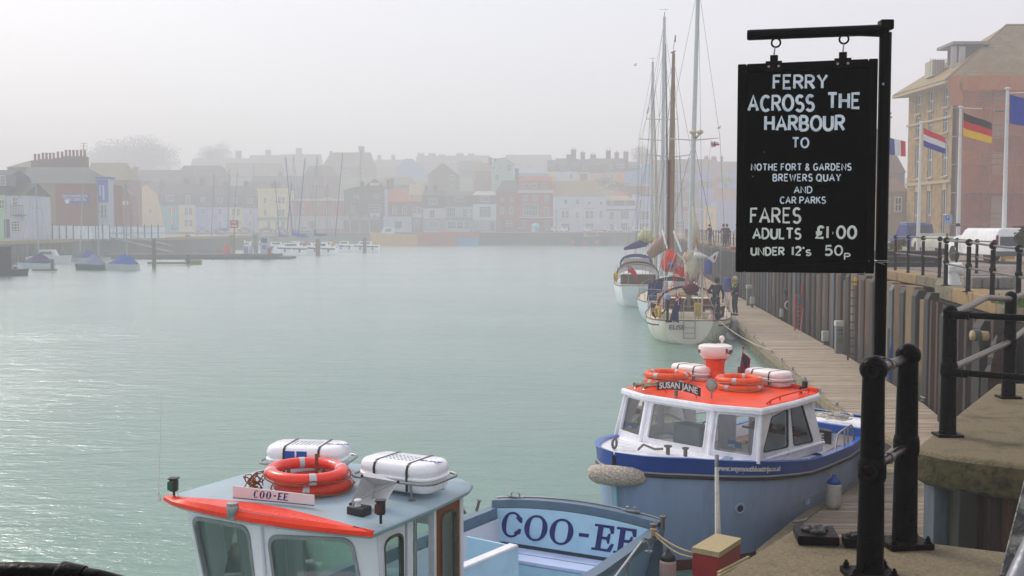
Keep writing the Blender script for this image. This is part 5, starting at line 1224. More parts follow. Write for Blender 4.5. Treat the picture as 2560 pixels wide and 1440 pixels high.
 a,b=P(397,1252,9.5),P(405,975,9.5);m_=MB();m_.lathe(a,[(.022,0),(.02,.03),(.01,.05),(.01,.08)],12);m_.tube([a+Vector((0,0,.07)),b],[.004,.0015],5);obj('whip_aerial',m_,M_white,T,smooth=40)
 for dw in((.35,.55),(.5,.7),(.62,.78),(.9,1.3),(1.0,1.5)):pass
 # radar reflector: crossed white plates
 t=thing('radar_reflector','white folded plate radar reflector with black corners on the blue-grey roof','radar reflector',P(935,1265,9.1))
 cR=P(935,1225,9.15);Lr=.165
 A_=[P(905,1190,9.15),P(995,1205,9.1),P(955,1272,9.0),P(876,1260,9.1)]
 cb=cR+Vector((0,.12,0));Mref=mat('reflector_white','#cfcfd0',.4,metal=.2)
 for i in range(4):
  m_=MB();m_.extrude([A_[i],A_[(i+1)%4],cb],(0,.003,0));obj('plate',m_,Mref,t)
 top_=P(915,1177,9.25);m_=MB();m_.extrude([A_[0],A_[1],top_],(0,.003,0));obj('plate',m_,Mref,t)
 for p_ in A_:m_=MB();m_.ball(p_,.014,8,6);obj('corner_cap',m_,M_rubber,t,smooth='all')
 m_=MB();m_.tube([A_[2],A_[0]],.003,5);m_.tube([A_[1],A_[3]],.003,5);m_.tube([cR,P(925,1275,9.1)],.008,6);obj('brace',m_,M_galv,t)
 # life rings
 brn=mat('tan_rope','#a8642a',.85,var=.3,scale=50,bump=.6,bscale=120)
 c1=P(770,1222,9.72);c1.z=2.565
 life_ring((c1.x+.05,c1.y,2.57),.30,.058,'lower red-orange life ring of the stack on the blue-grey roof','red-orange life rings on the blue-grey roof',mat('buoy_dull_red','#d8431c',.5,var=.15,bump=.15,dirt='#8e2b14',dscale=7),M_tape,ang0=0,rmat=brn)
 life_ring((c1.x-.01,c1.y,2.685),.32,.060,'upper shiny red-orange life ring of the stack on the blue-grey roof','red-orange life rings on the blue-grey roof',M_buoyred,M_tape,tilt=(.03,-.02,1),ang0=-37,rmat=brn)
 for px,hh in((792,.2),(722,.12)):
  a=P(px,1190,9.78);m_=MB();m_.box((a.x,a.y,2.52+hh*.8),(.03,.012,hh*1.5));tag(obj('upright_slat',m_,M_wood),('taller' if px>750 else 'shorter')+' brown slat standing up inside the red-orange life rings','slat')
 random.seed(9);m_=MB()
 for k in range(14):
  a0=P(640+random.uniform(-18,14),1205+random.uniform(-16,22),9.6);m_.tube([a0+Vector((.05*math.cos(i*1.1+k),.03*math.sin(i*.9),.05*math.sin(i*1.1+k*2)))for i in range(6)],.006,5)
 tag(obj('rope_tangle',m_,brn,smooth=True),'tangle of tan rope hanging at the left of the red-orange life rings','rope')
 Mrw=mat('raft_white','#f6f6f8',.25,var=.03,bump=.02,coat=.3)
 t1,q1=raft((-1.98,10.42,2.53),.78,.46,.27,-8,'white liferaft canister with two blue squares behind the red-orange life rings','liferaft canisters on the blue-grey roof',Mrw)
 for x in(-.115,.005):
  m_=MB();m_.loft([[q1(x-.05,-.226,.15),q1(x+.05,-.226,.15),q1(x+.05,-.226,.235),q1(x-.05,-.226,.235)],[q1(x-.05,-.2365,.15),q1(x+.05,-.2365,.15),q1(x+.05,-.232,.235),q1(x-.05,-.232,.235)]]);obj('blue_square',m_,mat('print_blue','#1467b4',.5),t1)
 t2,q2=raft((-.98,9.75,2.53),.80,.46,.27,-28,'white liferaft canister in its tube cradle on the right rear of the blue-grey roof','liferaft canisters on the blue-grey roof',Mrw)
 Mpr=mat('print_grey_blue','#8a93b4',.6)
 for tt,qq in((t1,q1),(t2,q2)):
  random.seed(3)
  for row in range(4):
   m_=MB();
   for k in range(7):x=-.14+k*.042;m_.loft([[qq(x,-.1+row*.05,.2735),qq(x+random.uniform(.012,.034),-.1+row*.05,.2735),qq(x+.02,-.085+row*.05,.2735),qq(x,-.085+row*.05,.2735)],[qq(x,-.1+row*.05,.2755),qq(x+.02,-.1+row*.05,.2755),qq(x+.02,-.085+row*.05,.2755),qq(x,-.085+row*.05,.2755)]])
   tag(obj('small_print',m_,Mpr,tt),kind='stuff')
  ux=(qq(1,0,0)-qq(0,0,0));uy=(qq(0,1,0)-qq(0,0,0))
  obj('lettering',text_mesh('SEA-SAFE',.062,qq(.29,-.03,.2728),ux,uy,.002,.001),mat('print_logo_blue','#4a5fae',.5),tt)
  # fender, mooring rope to the red box
 c=P(1670,1378,12.75);fender(c,.52,.1,'pinkish white fender with navy cap hanging at the stern corner of the open boat',mat('fender_navy','#141a35',.35),mat('fender_pink','#bfa9a4',.6,var=.08),'round-capped fenders',rope_to=P(1648,1335,12.8))
 a=P(1634,1328,12.85);m_=MB()
 for k in range(4):m_.torus(a+Vector((0,0,-.04+.02*k)),.035,.011,14,6,axis=(.1*k-.2,.1,1))
 tag(obj('rope_turns',m_,M_rope,smooth=True),'turns of rope wound on the stern bollard of the open boat','rope')
 e=P(1735,1382,12.0)
 rope_thing([a,e],.011,'upper rope running from the stern bollard to the red box',sag=.04)
 rope_thing([a-Vector((0,0,.02)),e-Vector((0,0,.05))],.011,'lower rope running from the stern bollard to the red box',sag=.07)
cooee()
# ================= people =================
def skin_mesh(name,verts,edges,radii,m,parent,sub=2,root=0):
 me=bpy.data.meshes.new(name);org=Vector(parent['_o'])
 me.from_pydata([tuple(Vector(v)-org)for v in verts],edges,[]);me.materials.append(m)
 o=bpy.data.objects.new(name,me);COL.objects.link(o);o.parent=parent;o['_o']=tuple(org)
 md=o.modifiers.new('skin','SKIN');md.use_smooth_shade=True
 for i,r in enumerate(radii):
  d=me.skin_vertices[0].data[i];d.radius=(r,r)if not isinstance(r,tuple)else r;d.use_root=(i==root)
 s=o.modifiers.new('sub','SUBSURF');s.levels=sub;s.render_levels=sub
 return o
M_skin=mat('skin','#b98a70',.55,var=.08)
def person(label,pos,face,h,top_col,leg_col,hair_col,lean=0,pose='stand',group=None,trim=None,detail=True):
 """face = heading angle in degrees of the way the person looks; lean = forward bend in degrees"""
 T=thing('person',label,'person',pos,group);k=h/1.78;P0=Vector(pos)
 fx=Vector((math.cos(R(face)),math.sin(R(face)),0));rt=Vector((fx.y,-fx.x,0));up=Vector((0,0,1))
 def q(f,r,z,bend=True):
  f,r,z=f*k,r*k,z*k
  if bend and z>.95*k:
   a=R(lean);dz=z-.95*k;return P0+rt*r+fx*(f*math.cos(a)+dz*math.sin(a))+up*(.95*k+dz*math.cos(a)-f*math.sin(a))
  return P0+rt*r+fx*f+up*z
 mt,ml,mh=[mat('cloth_'+c.lstrip('#'),c,.85,var=.15,scale=8,bump=.4,bscale=30)for c in(top_col,leg_col,hair_col)]
 J=dict(pel=q(0,0,.95),sp=q(0,0,1.12),ch=q(.02,0,1.34),nk=q(.01,0,1.49),hd=q(.05,0,1.60),hl=q(0,-.09,.90),hr=q(0,.09,.90),kl=q(.05,-.11,.50),kr=q(.03,.12,.50),al=q(.0,-.13,.10),ar=q(-.04,.14,.10))
 if pose=='stride':J['kl']=q(.2,-.1,.52);J['al']=q(.12,-.11,.14);J['kr']=q(-.06,.11,.5);J['ar']=q(-.3,.12,.14)
 sl,sr=q(0,-.19,1.42),q(0,.19,1.42)
 if pose=='reach':el,wl,er,wr=q(.1,-.36,1.2),q(.3,-.28,1.18),q(.02,.3,1.14),q(.1,.27,.88)
 elif pose=='fold':el,wl,er,wr=q(.05,-.25,1.14),q(.24,-.08,1.12),q(.05,.25,1.14),q(.26,.08,1.16)
 elif pose=='lean':el,wl,er,wr=q(.18,-.22,1.2),q(.36,-.2,1.1),q(.18,.22,1.2),q(.36,.2,1.1)
 else:el,wl,er,wr=q(-.02,-.25,1.14),q(.06,-.25,.90),q(-.02,.25,1.14),q(.06,.25,.90)
 r_=lambda v:v*k
 V=[J['pel'],J['sp'],J['ch'],J['nk'],q(.03,0,1.56),sl,el,wl,sr,er,wr,J['hl'],J['kl'],J['al'],J['hr'],J['kr'],J['ar']]
 E_=[(0,1),(1,2),(2,3),(3,4),(2,5),(5,6),(6,7),(2,8),(8,9),(9,10),(0,11),(11,12),(12,13),(0,14),(14,15),(15,16)]
 skin_mesh('body',V,E_,[r_(x)for x in(.1,.09,.1,.045,.05,.05,.035,.025,.05,.035,.025,.075,.05,.035,.075,.05,.035)],M_skin,T)
 V2=[J['sp']-up*.06*k,J['sp']+up*.04*k,J['ch'],J['nk']-up*.03*k,sl,el,wl,sr,er,wr,J['pel']-up*.04*k]
 skin_mesh('jacket',V2,[(10,0),(0,1),(1,2),(2,3),(2,4),(4,5),(5,6),(2,7),(7,8),(8,9)],[(r_(.135),r_(.105)),(r_(.14),r_(.11)),(r_(.16),r_(.12)),r_(.065),r_(.07),r_(.055),r_(.042),r_(.07),r_(.055),r_(.042),(r_(.14),r_(.115))],mt,T,root=1)
 V3=[J['pel'],J['hl'],J['kl'],J['al'],J['hr'],J['kr'],J['ar']]
 skin_mesh('trousers',V3,[(0,1),(1,2),(2,3),(0,4),(4,5),(5,6)],[r_(x)for x in(.12,.095,.068,.055,.095,.068,.055)],ml,T)
 for s_ in('l','r'):
  a=J['a'+s_];m_=MB();m_.rbox(a+fx*.06*k-up*.055*k,(.26*k,.1*k,.09*k),.04*k,.03*k,rz=R(face));obj('shoe',m_,M_dgrey,T,smooth='all')
 Mh=(fx*1).to_track_quat('X','Z').to_matrix()
 hc=q(.045,0,1.665)
 m_=MB();m_.ball(hc,.105*k,16,12,(1.0,.78,1.14),M=Mh);m_.ball(hc+fx*.10*k-up*.01,.018*k,8,6,M=Mh)
 for s_ in(-1,1):m_.ball(hc+rt*.083*k*s_,.022*k,8,6,(.7,.4,1.1),M=Mh)
 obj('head',m_,M_skin,T,smooth='all')
 m_=MB();m_.ball(hc-fx*.018*k+up*.022*k,.116*k,16,12,(1.02,.86,1.1),M=Mh);obj('hair',m_,mh,T,smooth='all')
 for a,e in((wl,el),(wr,er)):
  d=(a-e).normalized();sd_=d.cross(up);sd_=sd_.normalized()if sd_.length>.01 else rt
  VV=[a-d*.03,a+d*.04];EE=[(0,1)];RR=[.026*k,.034*k]
  for i in range(4):b=len(VV);o_=sd_*(i-1.5)*.018;VV+=[a+d*.09+o_,a+d*(.15-.012*abs(i-1.3))+o_+fx*.01];EE+=[(1,b),(b,b+1)];RR+=[.011*k,.008*k]
  b=len(VV);VV+=[a+d*.06+sd_*.045,a+d*.10+sd_*.055];EE+=[(1,b),(b,b+1)];RR+=[.011*k,.008*k]
  skin_mesh('hand',VV,EE,RR,M_skin,T,sub=1)
 if trim:
  m_=MB();m_.extrude([q(.125,-.06,1.45),q(.125,.06,1.45),q(.15,.01,1.25)],fx*.02);obj('collar',m_,mat('fluo_collar',trim,.7),T)
  m_=MB();m_.torus(q(.01,0,1.48),.085*k,.025*k,16,8);obj('scarf',m_,MATS['fluo_collar'],T,smooth='all')
 return T
 # ================= yachts =================
M_alu=mat('mast_aluminium','#cfd2d2',.5,metal=.1,var=.08,scale=5,bump=.03)
M_wmast=mat('wooden_mast','#a38d74',.45,var=.25,scale=5,bump=.15,stretch=(5,5,.4))
M_wire=mat('rigging_wire','#7c7f84',.4,metal=.5)
M_hullcream=mat('hull_cream','#eeebda',.35,var=.05,scale=2,bump=.03,dirt='#b0ad94',dscale=1.2,damt=.4,coat=.2)
M_teak=mat('teak','#8a6a4a',.6,var=.25,scale=6,bump=.2,stretch=(6,1,1))
M_canvas_blue=mat('canvas_navy','#22307a',.9,var=.15,scale=5,bump=.3,bscale=12)
M_canvas_blue2=mat('canvas_blue','#2149a8',.9,var=.15,scale=5,bump=.3,bscale=12)
M_canvas_brown=mat('canvas_taupe','#6d5b50',.9,var=.12,scale=5,bump=.3,bscale=12)
M_vinyl=mat('clear_vinyl','#b8b6b4',.2,var=.1,scale=4,bump=.25,bscale=4,spec=.6)
M_sail=mat('sailcloth','#cfc8b8',.85,var=.12,scale=6,bump=.6,bscale=10)
M_sailp=mat('sail_cover_pink','#b79d92',.9,var=.15,scale=6,bump=.5,bscale=10)
M_maroon=mat('maroon_cloth','#6e1f30',.85,var=.1)
M_yel=mat('buoy_yellow','#c9a81c',.7,var=.15,bump=.2)
M_hullw=mat('hull_white','#f0f3f4',.35,var=.04,scale=2,bump=.03,dirt='#b7bdbb',dscale=1.5,damt=.3,coat=.2)
M_ensred=mat('flag_red','#c2202c',.85,var=.12,bump=.2)
M_ensblue=mat('flag_navy','#27306f',.85,var=.12,bump=.2)
M_flagw=mat('flag_white','#d9d9dc',.85,var=.05)
def yhull(T,F,st,m_hull,m_deck,stripe=None,boot=None,transom=1.0,tr_rake=.25,m_tr=None):
 """F(s,w,z) frame measured forward from the stern; st = [(s, half beam, deck height, depth, fullness)]"""
 n=11
 def sec(s,hb_,zd,zk,full,side):
  o=[]
  for i in range(n):
   t=i/(n-1);a=t*math.pi/2
   w_=hb_*(math.cos(a)**full);z=zd+(zk-zd)*(math.sin(a)**1.25)
   rk=tr_rake*(1-(z-zk)/(zd-zk))if s<.01 else 0
   o.append(F(s+rk*1.0,side*w_,z))
  return o
 m_=MB()
 for side in(1,-1):m_.loft([sec(*q_,side)for q_ in st],False)
 h_=obj('hull',m_,m_hull,T,smooth=60)
 a=sec(*st[0],1);b=sec(*st[0],-1)
 m_=MB();m_.add(a+b[::-1],[tuple(range(2*n))]);c_=F(-.02,0,0)-F(0,0,0)
 m_.v=[tuple(Vector(p)+c_)for p in m_.v];obj('transom',m_,m_tr or m_hull,T,fixn=False)
 m_=MB();m_.loft([[F(s,hb_*.985,zd+.01)for s,hb_,zd,zk,f in st],[F(s,0,zd+.06)for s,hb_,zd,zk,f in st],[F(s,-hb_*.985,zd+.01)for s,hb_,zd,zk,f in st]],False);obj('deck',m_,m_deck,T)
 m_=MB()
 for side in(1,-1):m_.tube([F(s,side*hb_,zd+.015)for s,hb_,zd,zk,f in st],.03,6)
 m_.tube([F(0,st[0][1],st[0][2]+.015),F(0,-st[0][1],st[0][2]+.015)],.025,6)
 obj('toe_rail',m_,M_teak,T,smooth=True)
 if stripe:
  m_=MB()
  for side in(1,-1):
   r0,r1=[],[]
   for q_ in st:
    s_=sec(*q_,side);d=(s_[2]-s_[1]);o_=F(0,side*.012,0)-F(0,0,0);r0.append(s_[1].lerp(s_[2],.35)+o_);r1.append(s_[1].lerp(s_[2],.75)+o_)
   m_.loft([r0[1:],r1[1:]],False)
  obj('stripe',m_,stripe,T,fixn=False)
 return sec
def rig(T,F,s0,top,r0,r1,mt,spreaders,sh_w,hbow,hstern,zdeck,sp_m=None,lean=None,parts='mast'):
 """mast with spreaders and standing wires"""
 m_=MB();a=F(s0,0,zdeck);b=F(s0,0,top)if lean is None else lean
 m_.tube([a,a.lerp(b,.5),b],[r0,(r0+r1)/2,r1],12);mo=obj(parts,m_,mt,T,smooth=True)
 m_=MB();rt=(F(0,1,0)-F(0,0,0));fw=(F(1,0,0)-F(0,0,0))
 tips={1:[],-1:[]}
 for z,hw in spreaders:
  c_=a.lerp(b,(z-zdeck)/(top-zdeck))
  for side in(1,-1):
   tip=c_+rt*side*hw+Vector((0,0,.08))-fw*.1;m_.tube([c_,tip],[.03,.018],6);tips[side].append(tip)
 if spreaders:tag(obj('spreaders',m_,sp_m or mt,T,smooth=True),kind='stuff')
 m_=MB();w_=.009
 for side in(1,-1):
  ch=a+rt*side*sh_w
  line=[ch]+tips[side]+[b-Vector((0,0,.1))];m_.tube(line,w_,4)
  if tips[side]:m_.tube([ch-fw*.5,a.lerp(b,(spreaders[0][0]-zdeck)/(top-zdeck))],w_,4);m_.tube([ch+fw*.5,a.lerp(b,(spreaders[0][0]-zdeck)/(top-zdeck))],w_,4)
 if hbow is not None:m_.tube([b,hbow],w_,4)
 if hstern is not None:m_.tube([b,hstern],w_,4)
 tag(obj('rigging',m_,M_wire,T),kind='stuff')
 m_=MB();m_.tube([b,b+Vector((0,0,.5))],.01,4);m_.tube([b+Vector((-.2,0,.35)),b+Vector((.15,0,.4))],.008,4);obj('masthead_vane',m_,M_dgrey,T)
 return a,b
def rail_loop(T,F,st,zs,s0,s1,name='guard_rail',hh=.62,m=None):
 m_=MB()
 def hbz(s):
  for(a,b),(c,d)in zip([(q_[0],q_)for q_ in st],[(q_[0],q_)for q_ in st[1:]]):
   if a<=s<=c:t=(s-a)/(c-a);return b[1]*.95+(d[1]-b[1])*.95*t,b[2]+(d[2]-b[2])*t
 n=max(2,int((s1-s0)/1.6));
 for side in(1,-1):
  pts=[]
  for i in range(n+1):
   s=s0+(s1-s0)*i/n;w_,z=hbz(s);pts.append(F(s,side*w_,z+hh));m_.tube([F(s,side*w_,z),F(s,side*w_,z+hh)],.013,5)
  m_.tube(pts,.011,5);m_.tube([p-Vector((0,0,hh*.5))for p in pts],.009,5)
 return tag(obj(name,m_,m or M_galv,T,smooth=True),kind='stuff')
def flag_cloth(T,p0,dx,dz,w_,h_,m,name='cloth',droop=.0,wave=.05,off=0,u0=0,u1=1,v0=0,v1=1,nu=10,nv=6,ph=0):
 dx,dz=Vector(dx).normalized(),Vector(dz).normalized();n=dx.cross(dz)
 def fn(u,v):
  U,V_=u0+(u1-u0)*u,v0+(v1-v0)*v
  return Vector(p0)+dx*(w_*U)+dz*(h_*V_)+Vector((0,0,-droop*U*U))+n*(wave*math.sin(U*6.5+V_*1.6+ph)*(.3+U)+off)
 m_=MB();m_.grid(fn,nu,nv);return obj(name,m_,m,T,smooth='all',fixn=False)
def blob(mb,c,rx,ry,rz,seed,amp=.17):
 rings=[]
 for i in range(13):
  a=-math.pi/2+math.pi*i/12
  rings.append([Vector(c)+Vector((rx*math.cos(a)*math.cos(t),ry*math.cos(a)*math.sin(t),rz*math.sin(a)))*(1+amp*2*noise.noise(Vector((math.cos(t)*1.7+seed*3.1,math.sin(t)*1.7,i*.4+seed))))for t in[2*math.pi*k/16 for k in range(16)]])
 mb.loft(rings)
def elise():
 o=G(1716,862,0.0);Y0=o.y
 d=Vector((.16,1,0)).normalized();rt=Vector((d.y,-d.x,0));O=Vector((o.x+.08,Y0,0))
 F=lambda s,w,z:O+d*s+rt*w+Vector((0,0,z))
 T=thing('yacht','cream yacht moored stern on with a wineglass transom and maroon dodgers','yacht',F(4,0,0),'sailing yachts moored along the right-hand pontoon')
 st=[(0,1.0,1.0,-.02,.9),(.35,1.25,.98,-.12,.8),(1.0,1.55,.96,-.3,.7),(2.2,1.82,.95,-.45,.6),(4.5,1.95,.97,-.5,.55),(7,1.8,1.05,-.5,.6),(9.5,1.15,1.2,-.45,.8),(11.4,.12,1.4,-.1,1)]
 sec=yhull(T,F,st,M_hullcream,M_cream,stripe=mat('blue_grey_stripe','#50608a',.5),m_tr=mat('transom_cream','#efe6dc',.3,var=.03,coat=.2))
 obj('lettering',text_mesh('ELISE',.26,F(-.06,-.48,.72),rt,Vector((0,0,1))+d*.15,.006,.004,xs=1.15),M_maroon,T)
 # boarding ladder
 m_=MB()
 for w_ in(-.2,.27):m_.tube([F(-.05,w_,.25),F(-.12,w_,.75),F(-.03,w_,1.2),F(.0,w_,1.75)],.02,6)
 m_.tube([F(0,-.2,1.75),F(0,-.12,1.92),F(0,.04,1.98),F(0,.19,1.92),F(0,.27,1.75)],.02,6)
 for z in(.28,.5,.72,1.0,1.4,1.62):m_.tube([F(-.1,-.2,z),F(-.1,.27,z)],.016,6)
 obj('boarding_ladder',m_,M_galv,T,smooth=True)
 rail_loop(T,F,st,0,.1,10,hh=.66)
 m_=MB();m_.tube([F(.05,-1.0,1.66),F(.0,-.3,1.66)],.018,6);m_.tube([F(.0,.35,1.66),F(.05,1.0,1.66)],.018,6);m_.tube([F(.0,.35,1.3),F(.05,1.0,1.3)],.014,6)
 m_.tube([F(-.0,-.3,1.0),F(0,-.3,1.66)],.016,6);m_.tube([F(0,.4,1.0),F(0,.4,1.66)],.016,6);tag(obj('pushpit',m_,M_galv,T,smooth=True),kind='stuff')
 # cockpit, coamings, doghouse
 m_=MB();m_.rbox(F(1.9,0,1.12),(2.2,2.6,.34),.15,.05,M=Matrix((rt,d,Vector((0,0,1)))).transposed().to_4x4()@Matrix.Rotation(R(90),4,'Z'));obj('cockpit_coaming',m_,M_cream,T,smooth=50)
 m_=MB();m_.add([F(1.0,-.7,1.305),F(1.0,.7,1.305),F(2.9,.7,1.305),F(2.9,-.7,1.305)],[(0,1,2,3)]);obj('cockpit_well',m_,mat('cockpit_dark','#3a2a22',.7),T)
 m_=MB();m_.extrude([F(2.95,-1.15,1.3),F(2.95,1.15,1.3),F(2.95,1.1,1.75),F(2.95,-1.1,1.75)],d*.04);obj('companionway',m_,M_wood,T)
 m_=MB()
 arc_=[(-1.35*math.cos(R(a)),1.35+.95*math.sin(R(a))**.8 if a not in(0,180)else 1.35)for a in range(0,181,15)]
 m_.loft([[F(2.6,w,z)for w,z in arc_],[F(4.2,w*.9,1.2+(z-1.3)*.75)for w,z in arc_]],False);obj('sprayhood',m_,M_vinyl,T,smooth='all')
 m_=MB();m_.tube([F(2.58,w,z)for w,z in arc_],.05,8);obj('hood_trim',m_,M_maroon,T,smooth=True)
 m_=MB();m_.rbox(F(5.8,0,1.25),(2.2,4.2,.5),.3,.12,M=Matrix((rt,d,Vector((0,0,1)))).transposed().to_4x4());obj('coachroof',m_,M_cream,T,smooth=50)
 # masts: mizzen close to the stern, main ahead
 za=1.1
 a1,b1=P(1722,760,Y0+2.2),P(1745,-60,Y0+4)
 lean=P(1746,-45,Y0+3.6)
 rig(T,F,3.3,lean.z,.125,.09,M_alu,[(4.9+(568-352)/2700*(Y0+3.4),1.15)],1.75,F(11.3,0,1.5),F(.1,.6,1.7),1.2,lean=lean)
 cA=P(1739,331,Y0+3.4)
 m_=MB();
 for sx in(-.17,.15):m_.ball(cA+Vector((sx,-.25,0)),.16,12,8,(1,1,.7));m_.tube([cA+Vector((sx,-.25,-.08)),cA+Vector((sx*.2,0,-.25))],.05,6)
 tag(obj('radar_domes',m_,M_cream,T,smooth='all'),kind='stuff')
 m_=MB();m_.tube([F(2.7,.02,1.2),F(2.75,.04,2.4),F(2.9,.1,3.6)],[.08,.08,.07],10);obj('mizzen_mast',m_,M_wmast,T,smooth=True)
 # furled sail bundle and boom
 random.seed(12);m_=MB()
 c0=P(1728,668,Y0+1.6)
 blob(m_,c0,.28,.3,.62,1);blob(m_,c0+Vector((-.16,0,.42)),.2,.2,.26,4);blob(m_,c0+Vector((.2,0,.1)),.2,.25,.7,7)
 obj('furled_sail',m_,M_sail,T,smooth='all')
 m_=MB();m_.tube([c0+Vector((.15,0,.9)),c0+Vector((.18,0,1.75)),c0+Vector((.05,0,2.6))],[.17,.13,.05],10);obj('sail_roll',m_,M_sail,T,smooth='all')
 random.seed(4);m_=MB()
 for k in range(9):x=random.uniform(-.3,.35);m_.tube([c0+Vector((x,-.15,-.2)),c0+Vector((x+random.uniform(-.06,.06),-.15,-.7)),c0+Vector((x*.5,-.1,-1.15))],.018,5)
 tag(obj('hanging_lines',m_,mat('line_pink','#b9808a',.8),T),kind='stuff')
 m_=MB();blob(m_,c0+Vector((-.02,-.05,-.95)),.34,.22,.22,9);obj('rope_bundle',m_,mat('bundle_plum','#6d2f44',.85,var=.3),T,smooth='all')
 # red and white running lines
 m_=MB()
 for a,b in(((1738,585),(1781,795)),((1720,620),(1650,775)),((1722,640),(1640,790)),((1782,700),(1783,795))):m_.tube([P(*a,Y0+1.5),P(*b,Y0+.6)],.014,5)
 tag(obj('red_lines',m_,mat('line_red','#d2452f',.7),T),kind='stuff')
 m_=MB()
 for a,b,r_ in(((1660,600),(1662,790),.012),((1758,640),(1754,800),.03),((1754,690),(1740,790),.015),((1752,692),(1783,768),.015),((1689,630),(1652,740),.012),((1693,633),(1714,655),.015)):m_.tube([P(*a,Y0+1.5),P(*b,Y0+.5)],r_,5)
 tag(obj('poles_and_lines',m_,M_ropew,T),kind='stuff')
 # wind generator on its pole
 wg=P(1752,643,Y0+1.2)
 t=thing('wind_generator','white wind generator with a fish-tail vane above the stern of the cream yacht','wind generator',P(1757,800,Y0+.8))
 m_=MB();m_.tube([P(1757,800,Y0+.8),wg],.028,8);obj('pole',m_,M_galv,t,smooth=True)
 m_=MB();m_.lathe(wg+Vector((.30,0,.01)),[(.02,-.62),(.1,-.58),(.15,-.45),(.14,-.3),(.06,-.08),(.03,0)],14,axis=(1,0,-.12));obj('nacelle',m_,M_white,t,smooth='all')
 tl=wg+Vector((.30,0,-.02));m_=MB();m_.extrude([tl+Vector(p)for p in((0,0,.03),(.12,0,.06),(.3,0,.22),(.44,0,.28),(.46,0,.22),(.38,0,.0),(.31,0,-.2),(.24,0,-.22),(.1,0,-.09),(0,0,-.03))],(0,.012,0));obj('tail_vane',m_,M_white,t)
 for a in(75,195,315):m_=MB();c_=wg+Vector((-.22,0,.05));e_=Vector((math.cos(R(a))*.12,math.cos(R(a))*.3,math.sin(R(a))))*.5;m_.extrude([c_,c_+e_*.5+Vector((.05,0,.02)),c_+e_,c_+e_*.5-Vector((.03,0,0))],(0,.01,0));obj('blade',m_,M_white,t)
 m_=MB();m_.extrude([tl+Vector(p)for p in((.22,-.008,.0),(.33,-.008,.13),(.35,-.008,.02),(.28,-.008,-.12))],(0,-.004,0));obj('vane_logo',m_,mat('vane_red','#b8404a',.6),t)
 # maroon name dodgers
 for(a,b,c_,e_),al in((((1627,757),(1641,760),(1640,797),(1629,788)),'EL'),(((1788,769),(1813,764),(1810,792),(1787,802)),'ELISE')):
  yy=Y0+(.4 if al=='ELISE' else.8)
  q_=[P(*p_,yy+(.5 if i in(1,2)and al=='ELISE' else 0))for i,p_ in enumerate((a,b,c_,e_))]
  m_=MB();m_.extrude(q_,(0,.02,0));dg=obj('name_dodger',m_,M_maroon,T)
  ux=(q_[1]-q_[0]);cc_=sum(q_,Vector())/4+Vector((0,-.03,0));obj('lettering',text_mesh(al,.2 if al=='ELISE' else.24,cc_,ux,Vector((0,0,1)),.006,0,xs=.62),M_lett,dg)
  # ensign, outboard, lifebuoys, fender
 t=thing('ensign','navy blue ensign hanging at the stern of the cream yacht','flag',P(1688,802,Y0+.05))
 s0_,s1_=P(1684,806,Y0),P(1692,718,Y0-.25);m_=MB();m_.tube([s0_,s1_],.016,6);m_.ball(s1_,.04,8,6);obj('staff',m_,M_wood,t,smooth=True)
 fp=P(1691,727,Y0-.27)
 def ff(u,v):return fp+Vector((-.08*v+.17*u+.04*math.sin(5*v+2*u)-.16*v*(1-u),-.05-.06*math.sin(u*7+v*2),-1.2*v-.32*u*(1-v*.6)))
 m_=MB();m_.grid(ff,8,12);obj('cloth',m_,M_ensblue,t,smooth='all',fixn=False)
 m_=MB();m_.grid(lambda u,v:ff(u*.75,v*.33)+Vector((0,-.012,0)),6,4);obj('canton',m_,mat('canton_pink','#b9506a',.8,var=.6,scale=9),t,smooth='all',fixn=False)
 for(u0,v0,u1,v1),mm_ in(((0,.0,.75,.33),M_flagw),((.75,.0,0,.33),M_flagw),((.37,0,.37,.33),M_ensred),((0,.165,.75,.165),M_ensred)):
  m_=MB();m_.tube([ff(u0+(u1-u0)*k/6,v0+(v1-v0)*k/6)+Vector((0,-.03,0))for k in range(7)],.022,5);obj('cross_bar',m_,mm_,t)
 t=thing('outboard_motor','outboard motor with pale cowl clamped on the stern rail of the cream yacht','outboard motor',P(1670,800,Y0+.1))
 c_=P(1669,742,Y0+.15);m_=MB();m_.rbox(c_,(.24,.34,.26),.06,.08);obj('cowl',m_,mat('cowl_pale_blue','#8fa5c8',.35),t,smooth='all')
 m_=MB();m_.rbox(c_-Vector((0,0,.23)),(.2,.26,.18),.05,.03);m_.rbox(c_-Vector((0,0,.62)),(.1,.16,.7),.03,.03);m_.rbox(c_-Vector((-.06,0,1.02)),(.3,.14,.1),.04,.04);m_.tube([c_-Vector((.02,0,.5)),c_+Vector((-.28,0,-.75))],.035,6);obj('leg',m_,M_rubber,t,smooth='all')
 m_=MB();
 cy=P(1645,780,Y0+.2);m_.torus(cy,.2,.07,20,10,axis=(.9,.3,.1),a0=R(-60),a1=R(240));tag(obj('horseshoe_buoy',m_,M_yel,smooth='all'),'yellow horseshoe lifebuoy on the left stern rail of the cream yacht','lifebuoy')
 cy=P(1744,774,Y0+.0);m_=MB();m_.rbox(cy,(.30,.14,.56),.05,.05);tag(obj('rescue_pack',m_,M_yel,smooth='all'),'square yellow rescue pack on the right stern rail of the cream yacht','rescue pack')
 cy=P(1779,795,Y0+.3);m_=MB();m_.lathe(cy-Vector((0,0,.35)),[(.16,0),(.17,.3),(.14,.42),(.05,.5),(.05,.58),(.07,.6),(.07,.66)],14);tag(obj('gas_bottle',m_,mat('bottle_cream_pink','#c8b0a6',.4),smooth=40),'pale gas bottle standing on the stern deck of the cream yacht','gas bottle')
